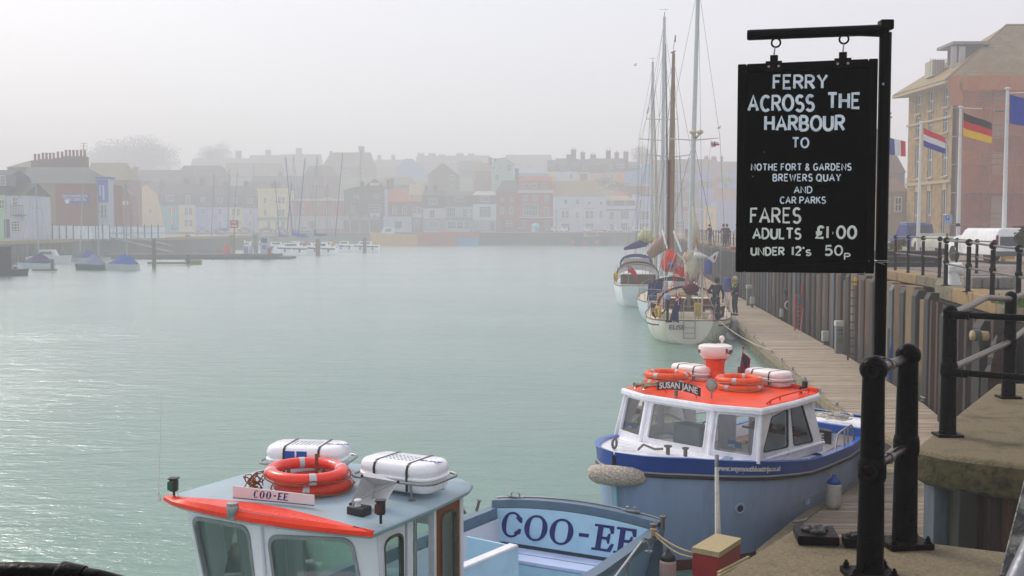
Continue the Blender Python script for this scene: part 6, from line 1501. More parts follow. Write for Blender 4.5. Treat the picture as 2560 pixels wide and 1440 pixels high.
 c_=P(1836,800,Y0+2.6);fender(c_+Vector((0,0,.1)),.75,.15,'long grey-white fender between the cream yacht and the pontoon',MATS['fender_white'],mat('fender_grey','#a9a6a8',.6),'yacht fenders')
 rope_thing([F(.3,1.25,1.0),G(1935,878,.55)],.014,'white mooring line from the cream yacht stern along the pontoon edge',M_ropew,sag=.15)
 # pennant below the spreader
 t=thing('pennant','small white pennant with a red cross flying below the tall mast spreader','flag',P(1778,372,Y0+3.3))
 p_=P(1778,352,Y0+3.3);m_=MB();m_.tube([p_+Vector((0,0,.15)),P(1770,430,Y0+3.0),P(1765,600,Y0+2.5)],.006,4);obj('halyard',m_,M_wire,t)
 m_=MB();m_.grid(lambda u,v:p_+Vector((.36*u,.05*math.sin(u*7),-.27*v*(1-.55*u)-.1*u-.02*math.sin(u*6))),8,4);obj('cloth',m_,M_flagw,t,smooth='all',fixn=False)
 m_=MB();m_.tube([p_+Vector((.0,-.03,-.13)),p_+Vector((.18,-.05,-.17)),p_+Vector((.36,-.03,-.17))],.022,5);m_.tube([p_+Vector((.14,-.05,-.03)),p_+Vector((.14,-.05,-.27))],.022,5);obj('cross',m_,M_ensred,t)
 # people
 person('person in dark overalls bending forward on the stern of the cream yacht, back turned',F(.75,1.12,.93),62,1.86,'#2a3142','#39414f','#3a2a24',lean=12,pose='reach')
 person('person with white hair, dark jacket and bright green collar standing beyond the cream yacht',F(3.2,2.05,1.0),205,1.72,'#2b3040','#262a36','#cdb9a0',lean=0,pose='fold',trim='#a6cf3a')
elise()
def yacht2():
 Yb=53.5;O=Vector((P(1654,790,Yb).x,Yb,0));d=Vector((.07,1,0)).normalized();rt=Vector((d.y,-d.x,0))
 F=lambda s,w,z:O+d*s+rt*w+Vector((0,0,z))
 T=thing('yacht','pale blue hulled yacht with a tall varnished wooden mast and navy sprayhood','yacht',F(4,0,0),'sailing yachts moored along the right-hand pontoon')
 st=[(0,.75,1.15,-.02,.9),(.5,1.1,1.12,-.2,.7),(1.6,1.5,1.08,-.4,.6),(4,1.75,1.05,-.5,.55),(6.5,1.55,1.12,-.5,.6),(8.5,.95,1.25,-.45,.8),(10.2,.1,1.45,-.1,1)]
 O+=rt*.72
 yhull(T,F,st,mat('hull_ice_blue','#d6e4ec',.35,var=.04,coat=.2),M_cream,m_tr=MATS['hull_ice_blue'])
 rail_loop(T,F,st,0,.1,9,hh=.66)
 m_=MB();m_.rbox(F(1.2,-.1,1.28),(1.5,1.3,.5),.12,.05,M=Matrix((rt,d,Vector((0,0,1)))).transposed().to_4x4());obj('locker',m_,mat('locker_wood','#a98457',.6,var=.2),T,smooth=50)
 arc_=[(-1.3*math.cos(R(a)),1.35+1.0*(math.sin(R(a))**.7 if 0<a<180 else 0))for a in range(0,181,12)]
 m_=MB();m_.loft([[F(2.4,w,z)for w,z in arc_],[F(4.2,w*.9,1.2+(z-1.3)*.8)for w,z in arc_]],False);obj('sprayhood',m_,M_canvas_blue,T,smooth='all')
 for w_ in(-.55,.35):m_=MB();m_.extrude([F(2.36,w_-.35,1.6),F(2.36,w_+.35,1.6),F(2.36,w_+.3,2.1),F(2.36,w_-.3,2.1)],d*.02);obj('hood_window',m_,M_vinyl,T)
 m_=MB();m_.extrude([F(2.33,-1.35,.9),F(2.33,-.6,.9),F(2.33,-.5,2.15),F(2.33,-1.25,2.0)],d*.01);obj('side_curtain',m_,M_canvas_blue,T)
 m_=MB();m_.rbox(F(5.5,0,1.35),(2.0,3.6,.45),.3,.1,M=Matrix((rt,d,Vector((0,0,1)))).transposed().to_4x4());obj('coachroof',m_,M_cream,T,smooth=50)
 top=P(1684,132,Yb+5);a_=P(1673,700,Yb+5)
 s_off=5.0
 m_=MB();m_.tube([P(1676,680,Yb+5),P(1679,400,Yb+5),top],[.19,.17,.08],12);obj('mast',m_,M_wmast,T,smooth=True)
 m_=MB();m_.tube([P(1669.5,660,Yb+4.8),P(1672,400,Yb+4.8)],.06,6);obj('mast_track',m_,mat('mast_red','#7a3a30',.6),T,smooth=True)
 m_=MB();z0=P(1680,392,Yb+5)
 for a,b in(((1625,386),(1672,393)),((1684,393),(1730,386))):m_.tube([P(*a,Yb+5),P(*b,Yb+5)],.03,6)
 tag(obj('spreaders',m_,M_alu,T),kind='stuff')
 m_=MB()
 for a,b,c_ in(((1684,150),(1625,386),(1612,690)),((1684,150),(1730,386),(1742,640)),((1684,200),(1640,500),(1622,700)),((1684,160),(1700,400),(1712,640)),((1684,240),(1692,400),(1695,600)),((1684,150),(1650,500),(1640,700))):m_.tube([P(*a,Yb+5),P(*b,Yb+5),P(*c_,Yb+4.8)],.010,4)
 tag(obj('rigging',m_,M_wire,T),kind='stuff')
 m_=MB();m_.tube([top,top+Vector((0,0,.35)),top+Vector((.08,0,.9))],.015,4);m_.box(top+Vector((.08,0,.75)),(.05,.05,.35));m_.tube([top+Vector((-.15,0,.0)),top+Vector((.1,0,.1))],.03,5);obj('masthead_fitting',m_,M_dgrey,T)
 m_=MB();random.seed(3)
 a,b=P(1620,640,Yb+6),P(1665,600,Yb+5.2);m_.tube([a,a.lerp(b,.15),a.lerp(b,.4),a.lerp(b,.7),b],[.12,.27,.36,.42,.3],12);m_.v=[tuple(Vector(p)+Vector((.07,.05,.09))*noise.noise(Vector(p)*3.5)*1.6)for p in m_.v];obj('bundled_sail',m_,M_sailp,T,smooth='all')
 for p0_,p1__ in(((1656,575),(1668,622)),((1684,578),(1704,630))):m_=MB();m_.tube([P(*p0_,Yb+4),P(*p1__,Yb+3)],.05,6);obj('white_pole',m_,M_white,T,smooth=True)
 c_=P(1674,655,Yb+2.5);m_=MB();blob(m_,c_+Vector((.08,0,.2)),.3,.2,.42,2);blob(m_,c_+Vector((-.12,0,-.12)),.3,.2,.36,5);tag(obj('life_jacket',m_,mat('jacket_orange','#d9502e',.8,var=.25,bump=.6),smooth='all'),'orange bundle of lifesaving gear beneath the wooden mast','lifesaving gear')
 c_=P(1677,663,Yb+1.4);m_=MB();m_.ball(c_,.16,16,10,(1,1,.9));tag(obj('buoy',m_,mat('ball_blue','#2a56a8',.5),smooth='all'),'round blue buoy hanging in front of the orange bundle','buoy')
 t=thing('ensign','large red ensign blowing right beside the wooden mast','flag',P(1686,690,Yb+1))
 m_=MB();m_.tube([P(1684,700,Yb+1),P(1686,655,Yb+1)],.02,6);obj('staff',m_,M_wood,t)
 fp=P(1687,660,Yb+1)
 f_=lambda u,v:fp+Vector((.58*u,.06*math.sin(7*u+v),-.5*v-.22*u+.05*math.sin(u*8)))
 m_=MB();m_.grid(f_,10,6);obj('cloth',m_,M_ensred,t,smooth='all',fixn=False)
 m_=MB();m_.grid(lambda u,v:f_(u*.42,v*.45)+Vector((0,-.012,0)),5,4);obj('canton',m_,mat('canton_pale','#b98a9a',.8,var=.7,scale=9),t,smooth='all',fixn=False)
yacht2()
def yacht3():
 Yb=66;pb0=P(1575,758,Yb)
 O=Vector((P(1597,700,Yb).x,Yb,0));d=Vector((.09,1,0)).normalized();rt=Vector((d.y,-d.x,0))
 F=lambda s,w,z:O+d*s+rt*w+Vector((0,0,z))
 T=thing('yacht','white modern yacht with a taupe sprayhood, third from the camera along the pontoon','yacht',F(4,0,0),'sailing yachts moored along the right-hand pontoon')
 st=[(0,1.05,1.3,-.0,.5),(.6,1.2,1.28,-.25,.5),(2,1.4,1.25,-.4,.5),(5,1.5,1.25,-.5,.5),(8,1.25,1.35,-.5,.6),(10,.8,1.45,-.4,.8),(11.5,.1,1.55,-.1,1)]
 yhull(T,F,st,M_hullw,M_white,m_tr=M_hullw,tr_rake=.45)
 m_=MB();m_.extrude([F(-.05,.1,.5),F(-.05,.85,.5),F(-.05,.85,1.15),F(-.05,.1,1.15)],d*-.01);obj('stern_locker',m_,mat('locker_grey_white','#c3c9cc',.4),T)
 rail_loop(T,F,st,0,.1,10,hh=.66)
 arc_=[(-1.35*math.cos(R(a)),1.5+1.15*(math.sin(R(a))**.55 if 0<a<180 else 0))for a in range(0,181,12)]
 m_=MB();m_.loft([[F(3.2,w,z)for w,z in arc_],[F(5,w*.9,1.4+(z-1.5)*.6)for w,z in arc_]],False);obj('sprayhood',m_,M_vinyl,T,smooth='all')
 m_=MB();m_.loft([[F(2.6,w,z+.05)for w,z in arc_[3:-3]],[F(4.0,w*1.0,z+.06)for w,z in arc_[3:-3]]],False);obj('bimini',m_,M_canvas_brown,T,smooth='all',solid=.05)
 m_=MB();m_.tube([F(3.15,w,z)for w,z in arc_],.035,6);m_.tube([F(2.3,w,z-.1)for w,z in arc_],.02,6);obj('hood_frame',m_,M_canvas_brown,T,smooth=True)
 m_=MB();m_.extrude([F(1.2,-1.1,1.35),F(1.2,1.1,1.35),F(1.2,1.1,1.95),F(1.2,-1.1,1.95)],d*.6);obj('cockpit_cushions',m_,M_canvas_brown,T,bevel=.05)
 top=P(1661,42,Yb+6);base=P(1653,690,Yb+6)
 m_=MB();m_.tube([base,top],[.15,.10],10);obj('mast',m_,M_alu,T,smooth=True)
 m_=MB();m_.tube([P(1666,690,Yb+9),P(1669,500,Yb+9),P(1664,110,Yb+7)],[.10,.10,.04],8);obj('furled_headsail',m_,mat('furled_grey','#8d9a9c',.6),T,smooth=True)
 m_=MB()
 for a,b in(((1616,297),(1657,299)),((1662,299),(1695,297)),((1600,347),(1656,351)),((1600,487),(1654,490)),((1656,490),(1703,487))):m_.tube([P(*a,Yb+6),P(*b,Yb+6)],.03,6)
 tag(obj('spreaders',m_,M_alu,T),kind='stuff')
 m_=MB()
 for l in(((1660,60),(1616,297),(1600,350),(1590,680)),((1660,60),(1695,297),(1703,487),(1707,640)),((1660,120),(1625,297),(1610,487),(1606,690)),((1660,60),(1648,300),(1622,700)),((1660,130),(1685,297),(1692,640)),((1661,42),(1577,700))):m_.tube([P(*p_,Yb+6-(i*.3))for i,p_ in enumerate(l)],.011,4)
 tag(obj('rigging',m_,M_wire,T),kind='stuff')
 m_=MB();m_.tube([top,top+Vector((0,0,.3))],.02,4);m_.tube([top+Vector((-.3,0,.45)),top+Vector((.25,0,.5))],.012,4);m_.tube([top,top+Vector((.08,0,.5))],.008,4);obj('masthead_vane',m_,M_dgrey,T)
 c_=P(1618,283,Yb+5.7);m_=MB();m_.tube([c_,c_+Vector((.1,0,.38))],.07,10);obj('radar_reflector_tube',m_,M_alu,T)
 t=thing('ensign','red ensign drooping at the stern of the white modern yacht','flag',P(1572,710,Yb-.1))
 m_=MB();m_.tube([P(1571,712,Yb),P(1570,660,Yb-.3)],.02,6);obj('staff',m_,M_galv,t)
 fp=P(1570,664,Yb-.3);f_=lambda u,v:fp+Vector((.55*u,.05*math.sin(6*u+2*v),-.42*v-.52*u*u))
 m_=MB();m_.grid(f_,10,6);obj('cloth',m_,M_ensred,t,smooth='all',fixn=False)
 m_=MB();m_.grid(lambda u,v:f_(u*.35,v*.5)+Vector((0,-.014,0)),4,4);obj('canton',m_,MATS['canton_pale'],t,smooth='all',fixn=False)
 m_=MB();cy=P(1539,692,Yb+.5);m_.torus(cy,.22,.08,16,8,axis=(1,.2,0),a0=R(-60),a1=R(240));tag(obj('horseshoe_buoy',m_,M_yel,smooth='all'),'yellow horseshoe lifebuoy on the left rail of the white modern yacht','lifebuoy')
yacht3()
def yacht4():
 Yb=82;O=Vector((P(1592,700,Yb).x,Yb,0));d=Vector((.09,1,0)).normalized();rt=Vector((d.y,-d.x,0))
 F=lambda s,w,z:O+d*s+rt*w+Vector((0,0,z))
 T=thing('yacht','furthest moored yacht, with royal blue sprayhood and boom cover','yacht',F(4,0,0),'sailing yachts moored along the right-hand pontoon')
 st=[(0,1.0,1.2,-.0,.6),(1,1.4,1.18,-.3,.55),(4,1.7,1.15,-.5,.55),(7,1.4,1.25,-.5,.6),(9.5,.1,1.45,-.1,1)]
 yhull(T,F,st,M_hullw,M_white)
 rail_loop(T,F,st,0,.1,8,hh=.66)
 arc_=[(-1.3*math.cos(R(a)),1.4+1.45*(math.sin(R(a))**.4 if 0<a<180 else 0))for a in range(0,181,12)]
 m_=MB();m_.loft([[F(1.6,w,z)for w,z in arc_],[F(4.0,w*.9,1.2+(z-1.3)*.85)for w,z in arc_]],False);obj('cockpit_tent',m_,M_canvas_blue2,T,smooth='all')
 m_=MB();m_.extrude([F(1.55,-1.1,1.7),F(1.55,1.1,1.7),F(1.55,.95,2.5),F(1.55,-.95,2.5)],d*.02);obj('tent_window',m_,M_vinyl,T)
 a,b=P(1562,622,Yb+1),P(1612,606,Yb+5);m_=MB();m_.tube([a,a.lerp(b,.5),b],[.1,.28,.34],10);obj('boom_cover',m_,M_canvas_blue,T,smooth='all')
 m_=MB();c_=P(1612,590,Yb+4);
 rings=[]
 blob(m_,c_,.55,.4,.5,3);blob(m_,c_+Vector((.45,0,-.25)),.4,.3,.3,6);obj('yellow_sail_bag',m_,mat('sail_pale_yellow','#c9c79a',.9,var=.2,bump=1,bscale=5),T,smooth='all')
 top=P(1632,155,Yb+6);m_=MB();m_.tube([P(1627,690,Yb+6),top],[.17,.10],10);obj('mast',m_,M_alu,T,smooth=True)
 m_=MB();m_.tube([P(1638,690,Yb+9),P(1641,480,Yb+9),P(1634,215,Yb+7)],[.17,.13,.04],8);obj('furled_headsail',m_,M_sail,T,smooth=True)
 m_=MB()
 for a,b in(((1597,347),(1656,351)),((1612,487),(1648,490))):m_.tube([P(*a,Yb+6),P(*b,Yb+6)],.035,6)
 tag(obj('spreaders',m_,M_alu,T),kind='stuff')
 m_=MB()
 for l in(((1632,165),(1597,347),(1588,640)),((1632,165),(1655,350),(1660,600)),((1632,200),(1606,350),(1600,640)),((1632,165),(1618,400),(1560,650))):m_.tube([P(*p_,Yb+6-(i*.3))for i,p_ in enumerate(l)],.012,4)
 tag(obj('rigging',m_,M_wire,T),kind='stuff')
 m_=MB();m_.tube([top,top+Vector((0,0,.35))],.02,4);m_.tube([top+Vector((-.35,0,.3)),top+Vector((.25,0,.3))],.012,4);obj('masthead_vane',m_,M_dgrey,T)
yacht4()
m_=MB();p_=P(1797,320,60);m_.ball(p_,.05,8,6,(2.6,.8,.8));
for s_ in(-1,1):m_.extrude([p_,p_+Vector((.1,.3*s_,.1)),p_+Vector((-.1,.55*s_,.02))],(0,0,.015))
tag(obj('seagull',m_,M_flagw),'small seagull flying right of the tall mast spreaders','bird')
m_=MB();p_=P(1588,163,90);m_.ball(p_,.06,8,6,(2.6,.8,.8))
for s_ in(-1,1):m_.extrude([p_,p_+Vector((.1,.3*s_,.1)),p_+Vector((-.1,.55*s_,.02))],(0,0,.015))
tag(obj('seagull',m_,M_flagw),'tiny seagull flying left of the masts','bird')
# ================= things on the pontoon and the right-hand quay =================
M_ped=mat('pedestal_grey','#8f9290',.5,var=.1,dirt='#6c6f66',dscale=6)
M_pedw=mat('pedestal_white','#c4c6c2',.45,var=.08)
def pedestal(px0,px1,pt,pb,label,sockets=True):
 c=G((px0+px1)/2,pb,.5);w_=(px1-px0)/2700*c.y;zt=P((px0+px1)/2,pt,c.y).z
 t=thing('service_pedestal',label,'service pedestal',(c.x,c.y,.5),'grey service pedestals on the pontoon');
 m_=MB();m_.rbox((c.x,c.y+w_*.4,(zt+.5)/2),(w_*.86,w_*.7,zt-.5),.03,.02);obj('body',m_,M_ped,t,smooth=40)
 m_=MB();m_.rbox((c.x,c.y+w_*.4,zt-.09),(w_,w_*.85,.2),.03,.03);obj('hood',m_,M_pedw,t,smooth=40)
 for r in range(2):
  for k in range(3):m_=MB();m_.lathe((c.x+(k-1)*w_*.27,c.y+.04*w_,zt-.30-.13*r),[(w_*.12,0),(w_*.12,.03),(w_*.06,.05)],10,axis=(0,-1,-.2));obj('socket',m_,M_steel2,t,smooth=40)
 m_=MB();m_.box((c.x,c.y+.04*w_,(zt+.5)/2-.1),(w_*.5,.02,.22));obj('label_plate',m_,mat('plate_green_grey','#75806a',.5),t)
pedestal(2088,2109,803,884,'tall grey service pedestal with sockets, nearest on the pontoon')
pedestal(1866,1880,713,764,'grey service pedestal with sockets, far along the pontoon')
def jbox(px0,px1,pt,pb,label):
 c=G((px0+px1)/2,pb+9,.5);w_=(px1-px0)/2700*c.y;zt,zb=P((px0+px1)/2,pt,c.y).z,P((px0+px1)/2,pb,c.y).z
 t=thing('junction_box',label,'junction box',(c.x,c.y,.5),'white boxes on short legs along the pontoon')
 m_=MB();m_.rbox((c.x,c.y,(zt+zb)/2),(w_,w_*.6,zt-zb),.03,.02);obj('casing',m_,M_pedw,t,smooth=40)
 obj('leg',MB().bx(c.x-.05,c.x+.05,c.y-.04,c.y+.04,.5,zb+.01),M_dgrey,t)
jbox(2054,2071,827,853,'white junction box on a short leg, nearest of its kind beside the tall pedestal')
jbox(1949,1960,772,792,'white junction box beside the hose reel')
jbox(1875,1886,742,760,'white junction box beside the further grey pedestal')
jbox(1825,1834,715,730,'furthest white junction box, near the blue water butt')
# hose reel
c=G(1962,802,.5);t=thing('hose_reel','black stand with a coiled white hose reel at the wall side of the pontoon','hose reel',c)
m_=MB();m_.tube([c,c+Vector((0,0,1.45))],.07,8);m_.ball(c+Vector((0,0,1.42)),.12,10,6);obj('stand',m_,M_rubber,t,smooth='all')
m_=MB();
for k in range(4):m_.torus(c+Vector((.16,-.12-.03*k,.75)),.2,.025,18,6,axis=(.2,1,0))
obj('hose',m_,M_ropew,t,smooth=True)
m_=MB();m_.torus(c+Vector((.16,-.08,.75)),.3,.035,20,6,axis=(.2,1,0));obj('reel_rim',m_,M_rubber,t,smooth=True)
# red ladder
b0,b1=G(1987,826,.5),G(2003,826,.5);tz=P(1992,735,b0.y).z
t=thing('ladder','red safety ladder rising from the pontoon against the wall piles','ladder',b0)
for i,x in enumerate((b0.x,b1.x)):m_=MB();zt=tz+(.0 if i==0 else.45);m_.tube([(x,b0.y,.3),(x,b0.y,zt-.12),(x+(.06 if i==0 else 0),b0.y,zt)],.035,8);obj('stile',m_,mat('ladder_red','#c8321e',.5,dirt='#8d2a1b',dscale=5),t,smooth=True)
for k in range(8):z=.6+k*(tz-.7)/7.5;m_=MB();m_.tube([(b0.x,b0.y,z),(b1.x,b0.y,z)],.025,6);obj('rung',m_,MATS['ladder_red'],t,smooth=True)
c=P(2000,748,b0.y-.05);m_=MB();m_.rbox(c,(.13,.08,.4),.03,.03);tag(obj('throw_line_case',m_,mat('case_teal','#2a6f86',.5),smooth='all'),'teal throw-line case hanging on the red ladder','case')
# blue / orange kayak paddles bundle leaning on the wall
c=G(2235,950,.5);t=thing('water_toys','blue and orange boards leaning on the wall between the railing posts','paddle boards',c)
for dx,z1,mt_ in((-.05,1.75,mat('board_blue','#1b6fb4',.5)),(.12,1.7,mat('board_orange','#d8442c',.5))):m_=MB();m_.loft([[c+Vector((dx+a*w_,b*.03,z))for a,b in((-1,-1),(1,-1),(1,1),(-1,1))]for z,w_ in((0,.1),(.3,.15),(z1*.7-.5,.12),(z1-.55,.03))]);obj('board',m_,mt_,t,bevel=.01)
m_=MB();m_.tube([c+Vector((-.2,0,0)),c+Vector((-.2,0,1.5))],.05,8);obj('grey_tube',m_,M_ped,t,smooth=True)
# yellow ladder top, fender bracket on pile
c=P(2139,704,35);m_=MB();m_.rbox(c,(.1,.1,.25),.02,.02);tag(obj('yellow_marker',m_,M_yel),'small yellow marker at the top of the wall left of the sign post','marker')
t=thing('wall_ladder','narrow rusty ladder fixed down the quay wall left of the sign post','ladder',P(2135,900,35))
for dx in(-.14,.14):m_=MB();a=P(2134,700,34.8);m_.tube([(a.x+dx,34.8,.6),(a.x+dx,34.8,a.z)],.03,6);obj('stile',m_,M_rust,t)
for k in range(10):m_=MB();m_.tube([(a.x-.14,34.75,.8+k*.26),(a.x+.14,34.75,.8+k*.26)],.018,5);obj('rung',m_,M_rust2,t)
c=P(2446,838,11.9);t=thing('pile_fender','cream foam fender tied with grey rope to a pile under the slab','fender',c)
m_=MB();m_.tube([c+Vector((-.08,0,0)),c+Vector((.1,0,-.01))],.055,12);obj('body',m_,mat('foam_cream','#b8a98a',.8,var=.2,dirt='#7a6244',dscale=8),t,smooth='all')
m_=MB()
for k in range(5):m_.torus(c+Vector((-.05+.015*k,0,0)),.062,.008,14,5,axis=(1,0,.1))
m_.tube([c+Vector((-.03,-.06,0)),c+Vector((-.01,-.06,-.2))],.012,5);obj('lashing',m_,mat('grey_rope','#6f6f68',.9),t,smooth=True)
# lifebuoy cabinet (red and white), water butts
c=P(1834,640,78);m_=MB();m_.rbox(c,(.5,.25,1.3),.05,.05);tag(obj('lifebuoy_cabinet',m_,mat('cabinet_red','#b5352a',.6),smooth=40),'red lifebuoy cabinet fixed to the far quay wall beside the sign','cabinet')
for px,py,lab in((1771,668,'blue drum standing near the wall behind the wind generator'),(1818,712,'blue drum on the pontoon beside the standing people')):
 c=G(px,py+30,.5);c=P(px,py,min(c.y,66));m_=MB();m_.lathe((c.x,c.y,c.z-.45),[(.2,0),(.23,.05),(.23,.8),(.19,.9)],14);tag(obj('drum',m_,M_blue,smooth=40),lab,'drum')
 # ---- bollard and stone blocks on the quay
c=G(2383,712,3.42)
m_=MB();m_.lathe(c,[(.2,0),(.19,.05),(.15,.12),(.145,.42),(.17,.46)],20);m_.lathe(c+Vector((.14,-.02,.40)),[(.12,-.28),(.17,-.24),(.18,0),(.17,.06),(.1,.09)],20,axis=(1,-.3,.05));tag(obj('bollard',m_,M_white,smooth=50),'white mooring bollard with a sideways drum head on the quay corner','bollard')
for k,(x0,x1)in enumerate(((2432,2456),(2458,2496),(2498,2542))):
 a,b=G(x0,722,3.42),G(x1,722,3.42);m_=MB();m_.box(((a.x+b.x)/2,a.y+.3,3.56),((b.x-a.x)*.96,.55,.28));tag(obj('stone_block',m_,mat('granite_block','#8d8c86',.85,var=.25,bump=.8,bscale=18,dirt='#5f5d54',dscale=5),bevel=.03),('left','middle','right')[k]+' one of the three rough granite blocks behind the corner railing','stone block','granite blocks behind the railing')
random.seed(1);m_=MB()
gc=G(2552,762,3.42)
for k in range(160):x,y=gc.x+random.uniform(-.25,.4),gc.y+random.uniform(-.5,1);m_.extrude([(x,y,3.4),(x+.02,y,3.4),(x+random.uniform(-.08,.1),y,3.4+random.uniform(.08,.25))],(0,.005,0))
obj('grass_tuft',m_,M_grass,kind='stuff',label='tuft of green grass at the foot of the right railing')
# ---- flagpoles
def flagpole(px_b,py_b,px_t,py_t,Y,label,fl,flab):
 b,tp=P(px_b,py_b,Y),P(px_t,py_t,Y)
 t=thing('flagpole',label,'flagpole',(b.x,Y,3.4),'white flagpoles along the quay')
 m_=MB();m_.tube([(b.x,Y,3.4),((b.x*.5+tp.x*.5),Y,(3.4+tp.z)/2),(tp.x,Y,tp.z)],[.105,.085,.06],12);obj('shaft',m_,M_white,t,smooth=True)
 m_=MB();m_.lathe((tp.x,Y,tp.z),[(.1,0),(.12,.04),(.1,.09),(.03,.11)],12);obj('truck',m_,M_white,t,smooth=40)
 return t,tp
def hflag(p0,ux,W_,H_,cols,label,vert=False,shear=.35,Yd=0,wave=.07,curl=.12,ph=0):
 t=thing('flag',label,'flag',p0)
 def ff(u,v,d=0):
  x=W_*u*(1-.08*u);return Vector(p0)+Vector((x+.04*v*H_,wave*math.sin(u*7+v*1.2+ph)+.15*u+d,-H_*v*(1-.12*u)-shear*x-curl*math.sin(u*3.1)*(.3+.7*v)*H_*.35))
 n=len(cols)
 for k,c in enumerate(cols):
  m_=MB()
  if vert:m_.grid(lambda u,v:ff((k+u)/n,v),6,8)
  else:m_.grid(lambda u,v:ff(u,(k+v)/n),14,4)
  obj('stripe',m_,c,t,smooth='all',fixn=False)
 return t
Mfr,Mfw_,Mfb=mat('banner_red','#d21f2e',.8,var=.1,bump=.2,bscale=8),mat('banner_white','#dcdce0',.8,var=.04,bump=.2,bscale=8),mat('banner_blue','#1d3f9c',.8,var=.1,bump=.2,bscale=8)
t,tp=flagpole(2215,600,2219,330,68,'white flagpole mostly hidden behind the sign post',None,None)
hflag(P(2221,343,68),None,1.25,1.05,[Mfb,Mfw_,Mfr],'blue, white and red vertical tricolour flag emerging beside the sign post',True,shear=.22)
t,tp=flagpole(2295,600,2303,308,60.5,'white flagpole with the red, white and blue striped flag',None,None)
hflag(P(2309,319,60.5),None,1.42,1.02,[Mfr,Mfw_,Mfb],'red, white and blue horizontal tricolour flag on the second pole',shear=.42)
t,tp=flagpole(2395,605,2402,270,53.5,'white flagpole with the black, red and gold flag',None,None)
hflag(P(2409,281,53.5),None,1.62,1.12,[mat('banner_black','#2b2523',.8),Mfr,mat('banner_gold','#e8c410',.8,var=.08)],'black, red and gold horizontal tricolour flag on the third pole',shear=.34)
obj('arm',MB().tube([tp,tp+Vector((1.05,0,-.04))],.025,6),M_white,t)
m_=MB();m_.lathe((P(2395,560,53.5).x,53.5,P(2395,566,53.5).z),[(.11,0),(.11,.15)],12);obj('black_band',m_,M_rubber,t)
t,tp=flagpole(2508,657,2519,224,46.5,'nearest and tallest white flagpole with a plain blue flag at the frame edge',None,None)
obj('arm',MB().tube([tp-Vector((0,0,.15)),tp+Vector((1.2,0,-.1))],.022,6),M_white,t)
m_=MB();a=P(2516,277,46.4);m_.rbox(a+Vector((-.3,0,0)),(.42,.16,.1),.05,.03);obj('lamp_head',m_,M_ped,t,smooth='all')
hflag(P(2525,236,46.5),None,1.7,1.22,[mat('banner_royal','#1a4fb0',.8,var=.08,bump=.2,bscale=8)],'plain royal blue flag cut by the right edge of the picture',shear=.2)
# ---- vans and cars on the quay
M_vanw=mat('van_white','#eceeee',.35,var=.04,dirt='#aaa9a2',dscale=2,damt=.3,coat=.4)
M_carglass=mat('car_glass','#3d5560',.12,var=.1,bump=0,spec=.8)
M_tyre=mat('tyre','#141414',.85)
def van(px0,px1,pyb,Y,zt,label,length=5.2,mt=None,rear=True):
 x0,x1=P(px0,pyb,Y).x,P(px1,pyb,Y).x;z0=3.4;wd=x1-x0;xc=(x0+x1)/2
 t=thing('parked_van',label,'van',(xc,Y+length/2,z0));mt=mt or M_vanw
 prof=lambda s:None
 rings=[]
 for yy,zz,wf in((0,zt-.12,.985),(.05,zt,1),(length-1.9,zt,1),(length-1.2,zt-.55,.97),(length-.9,z0+1.15,.96),(length,z0+.95,.9)):
  h=zz-(z0+.35)
  rings.append([Vector((xc+a*wd/2*wf*(1 if b<.6 else.9),Y+yy,z0+.35+h*b))for a,b in((-1,0),(1,0),(1,.55),(.96,.92),(.8,1),(-.8,1),(-.96,.92),(-1,.55))])
 m_=MB();m_.loft(rings);obj('body',m_,mt,t,smooth=35,bevel=.03)
 zt_w=zt-.35;zb_w=z0+(zt-z0)*.5
 for s_ in(-1,1):
  m_=MB();a,b=xc+s_*.06*wd,xc+s_*.40*wd;m_.rbox(((a+b)/2,Y-.012,(zt_w+zb_w)/2),(abs(b-a),.03,zt_w-zb_w),.012,.01);obj('rear_window',m_,M_carglass,t,bevel=.005)
  m_=MB();m_.box((xc+s_*.46*wd,Y-.01,z0+.95),(.09,.04,.45));obj('tail_light',m_,mat('tail_red','#8e2420',.3),t)
 obj('door_gap',MB().bx(xc-.008,xc+.008,Y-.016,Y-.005,z0+.5,zt-.15),M_dgrey,t)
 obj('bumper',MB().bx(x0+.03,x1-.03,Y-.1,Y+.05,z0+.32,z0+.52),mat('bumper_grey','#6d7070',.6),t,bevel=.02)
 for yy in(.8,length-.9):
  for s_ in(-1,1):m_=MB();m_.lathe((xc+s_*(wd/2-.12),Y+yy,z0+.34),[(.2,-.1),(.34,-.1),(.34,.1),(.2,.1)],16,axis=(1,0,0));obj('wheel',m_,M_tyre,t,smooth=40)
 for s_ in(-1,1):m_=MB();m_.rbox((xc+s_*(wd/2+.14),Y+length-1.7,z0+(zt-z0)*.5),(.16,.1,.26),.03,.03);obj('mirror',m_,M_dgrey,t,smooth='all')
 return t,xc,wd,z0
zt_=P(2490,570,44).z
t,xc,wd,z0=van(2486,2612,664,44,zt_,'big white van parked on the quay with its rear doors towards us')
m_=MB();m_.rbox((xc+.02,44.3,zt_+.04),(.5,.3,.08),.02,.02);obj('roof_lamp',m_,mat('roof_lamp_red','#94473a',.5),t,smooth=40)
m_=MB();c=P(2520,645,43.97);m_.box(c,(.52,.02,.12));pl_=obj('number_plate',m_,mat('plate_yellow','#c9a520',.5),t)
van(2362,2452,668,58,P(2370,592,58).z,'lower cream-white van parked further back, left of the big white van',mt=mat('van_cream','#bfc3b4',.4,dirt='#9a9c8e',dscale=2))
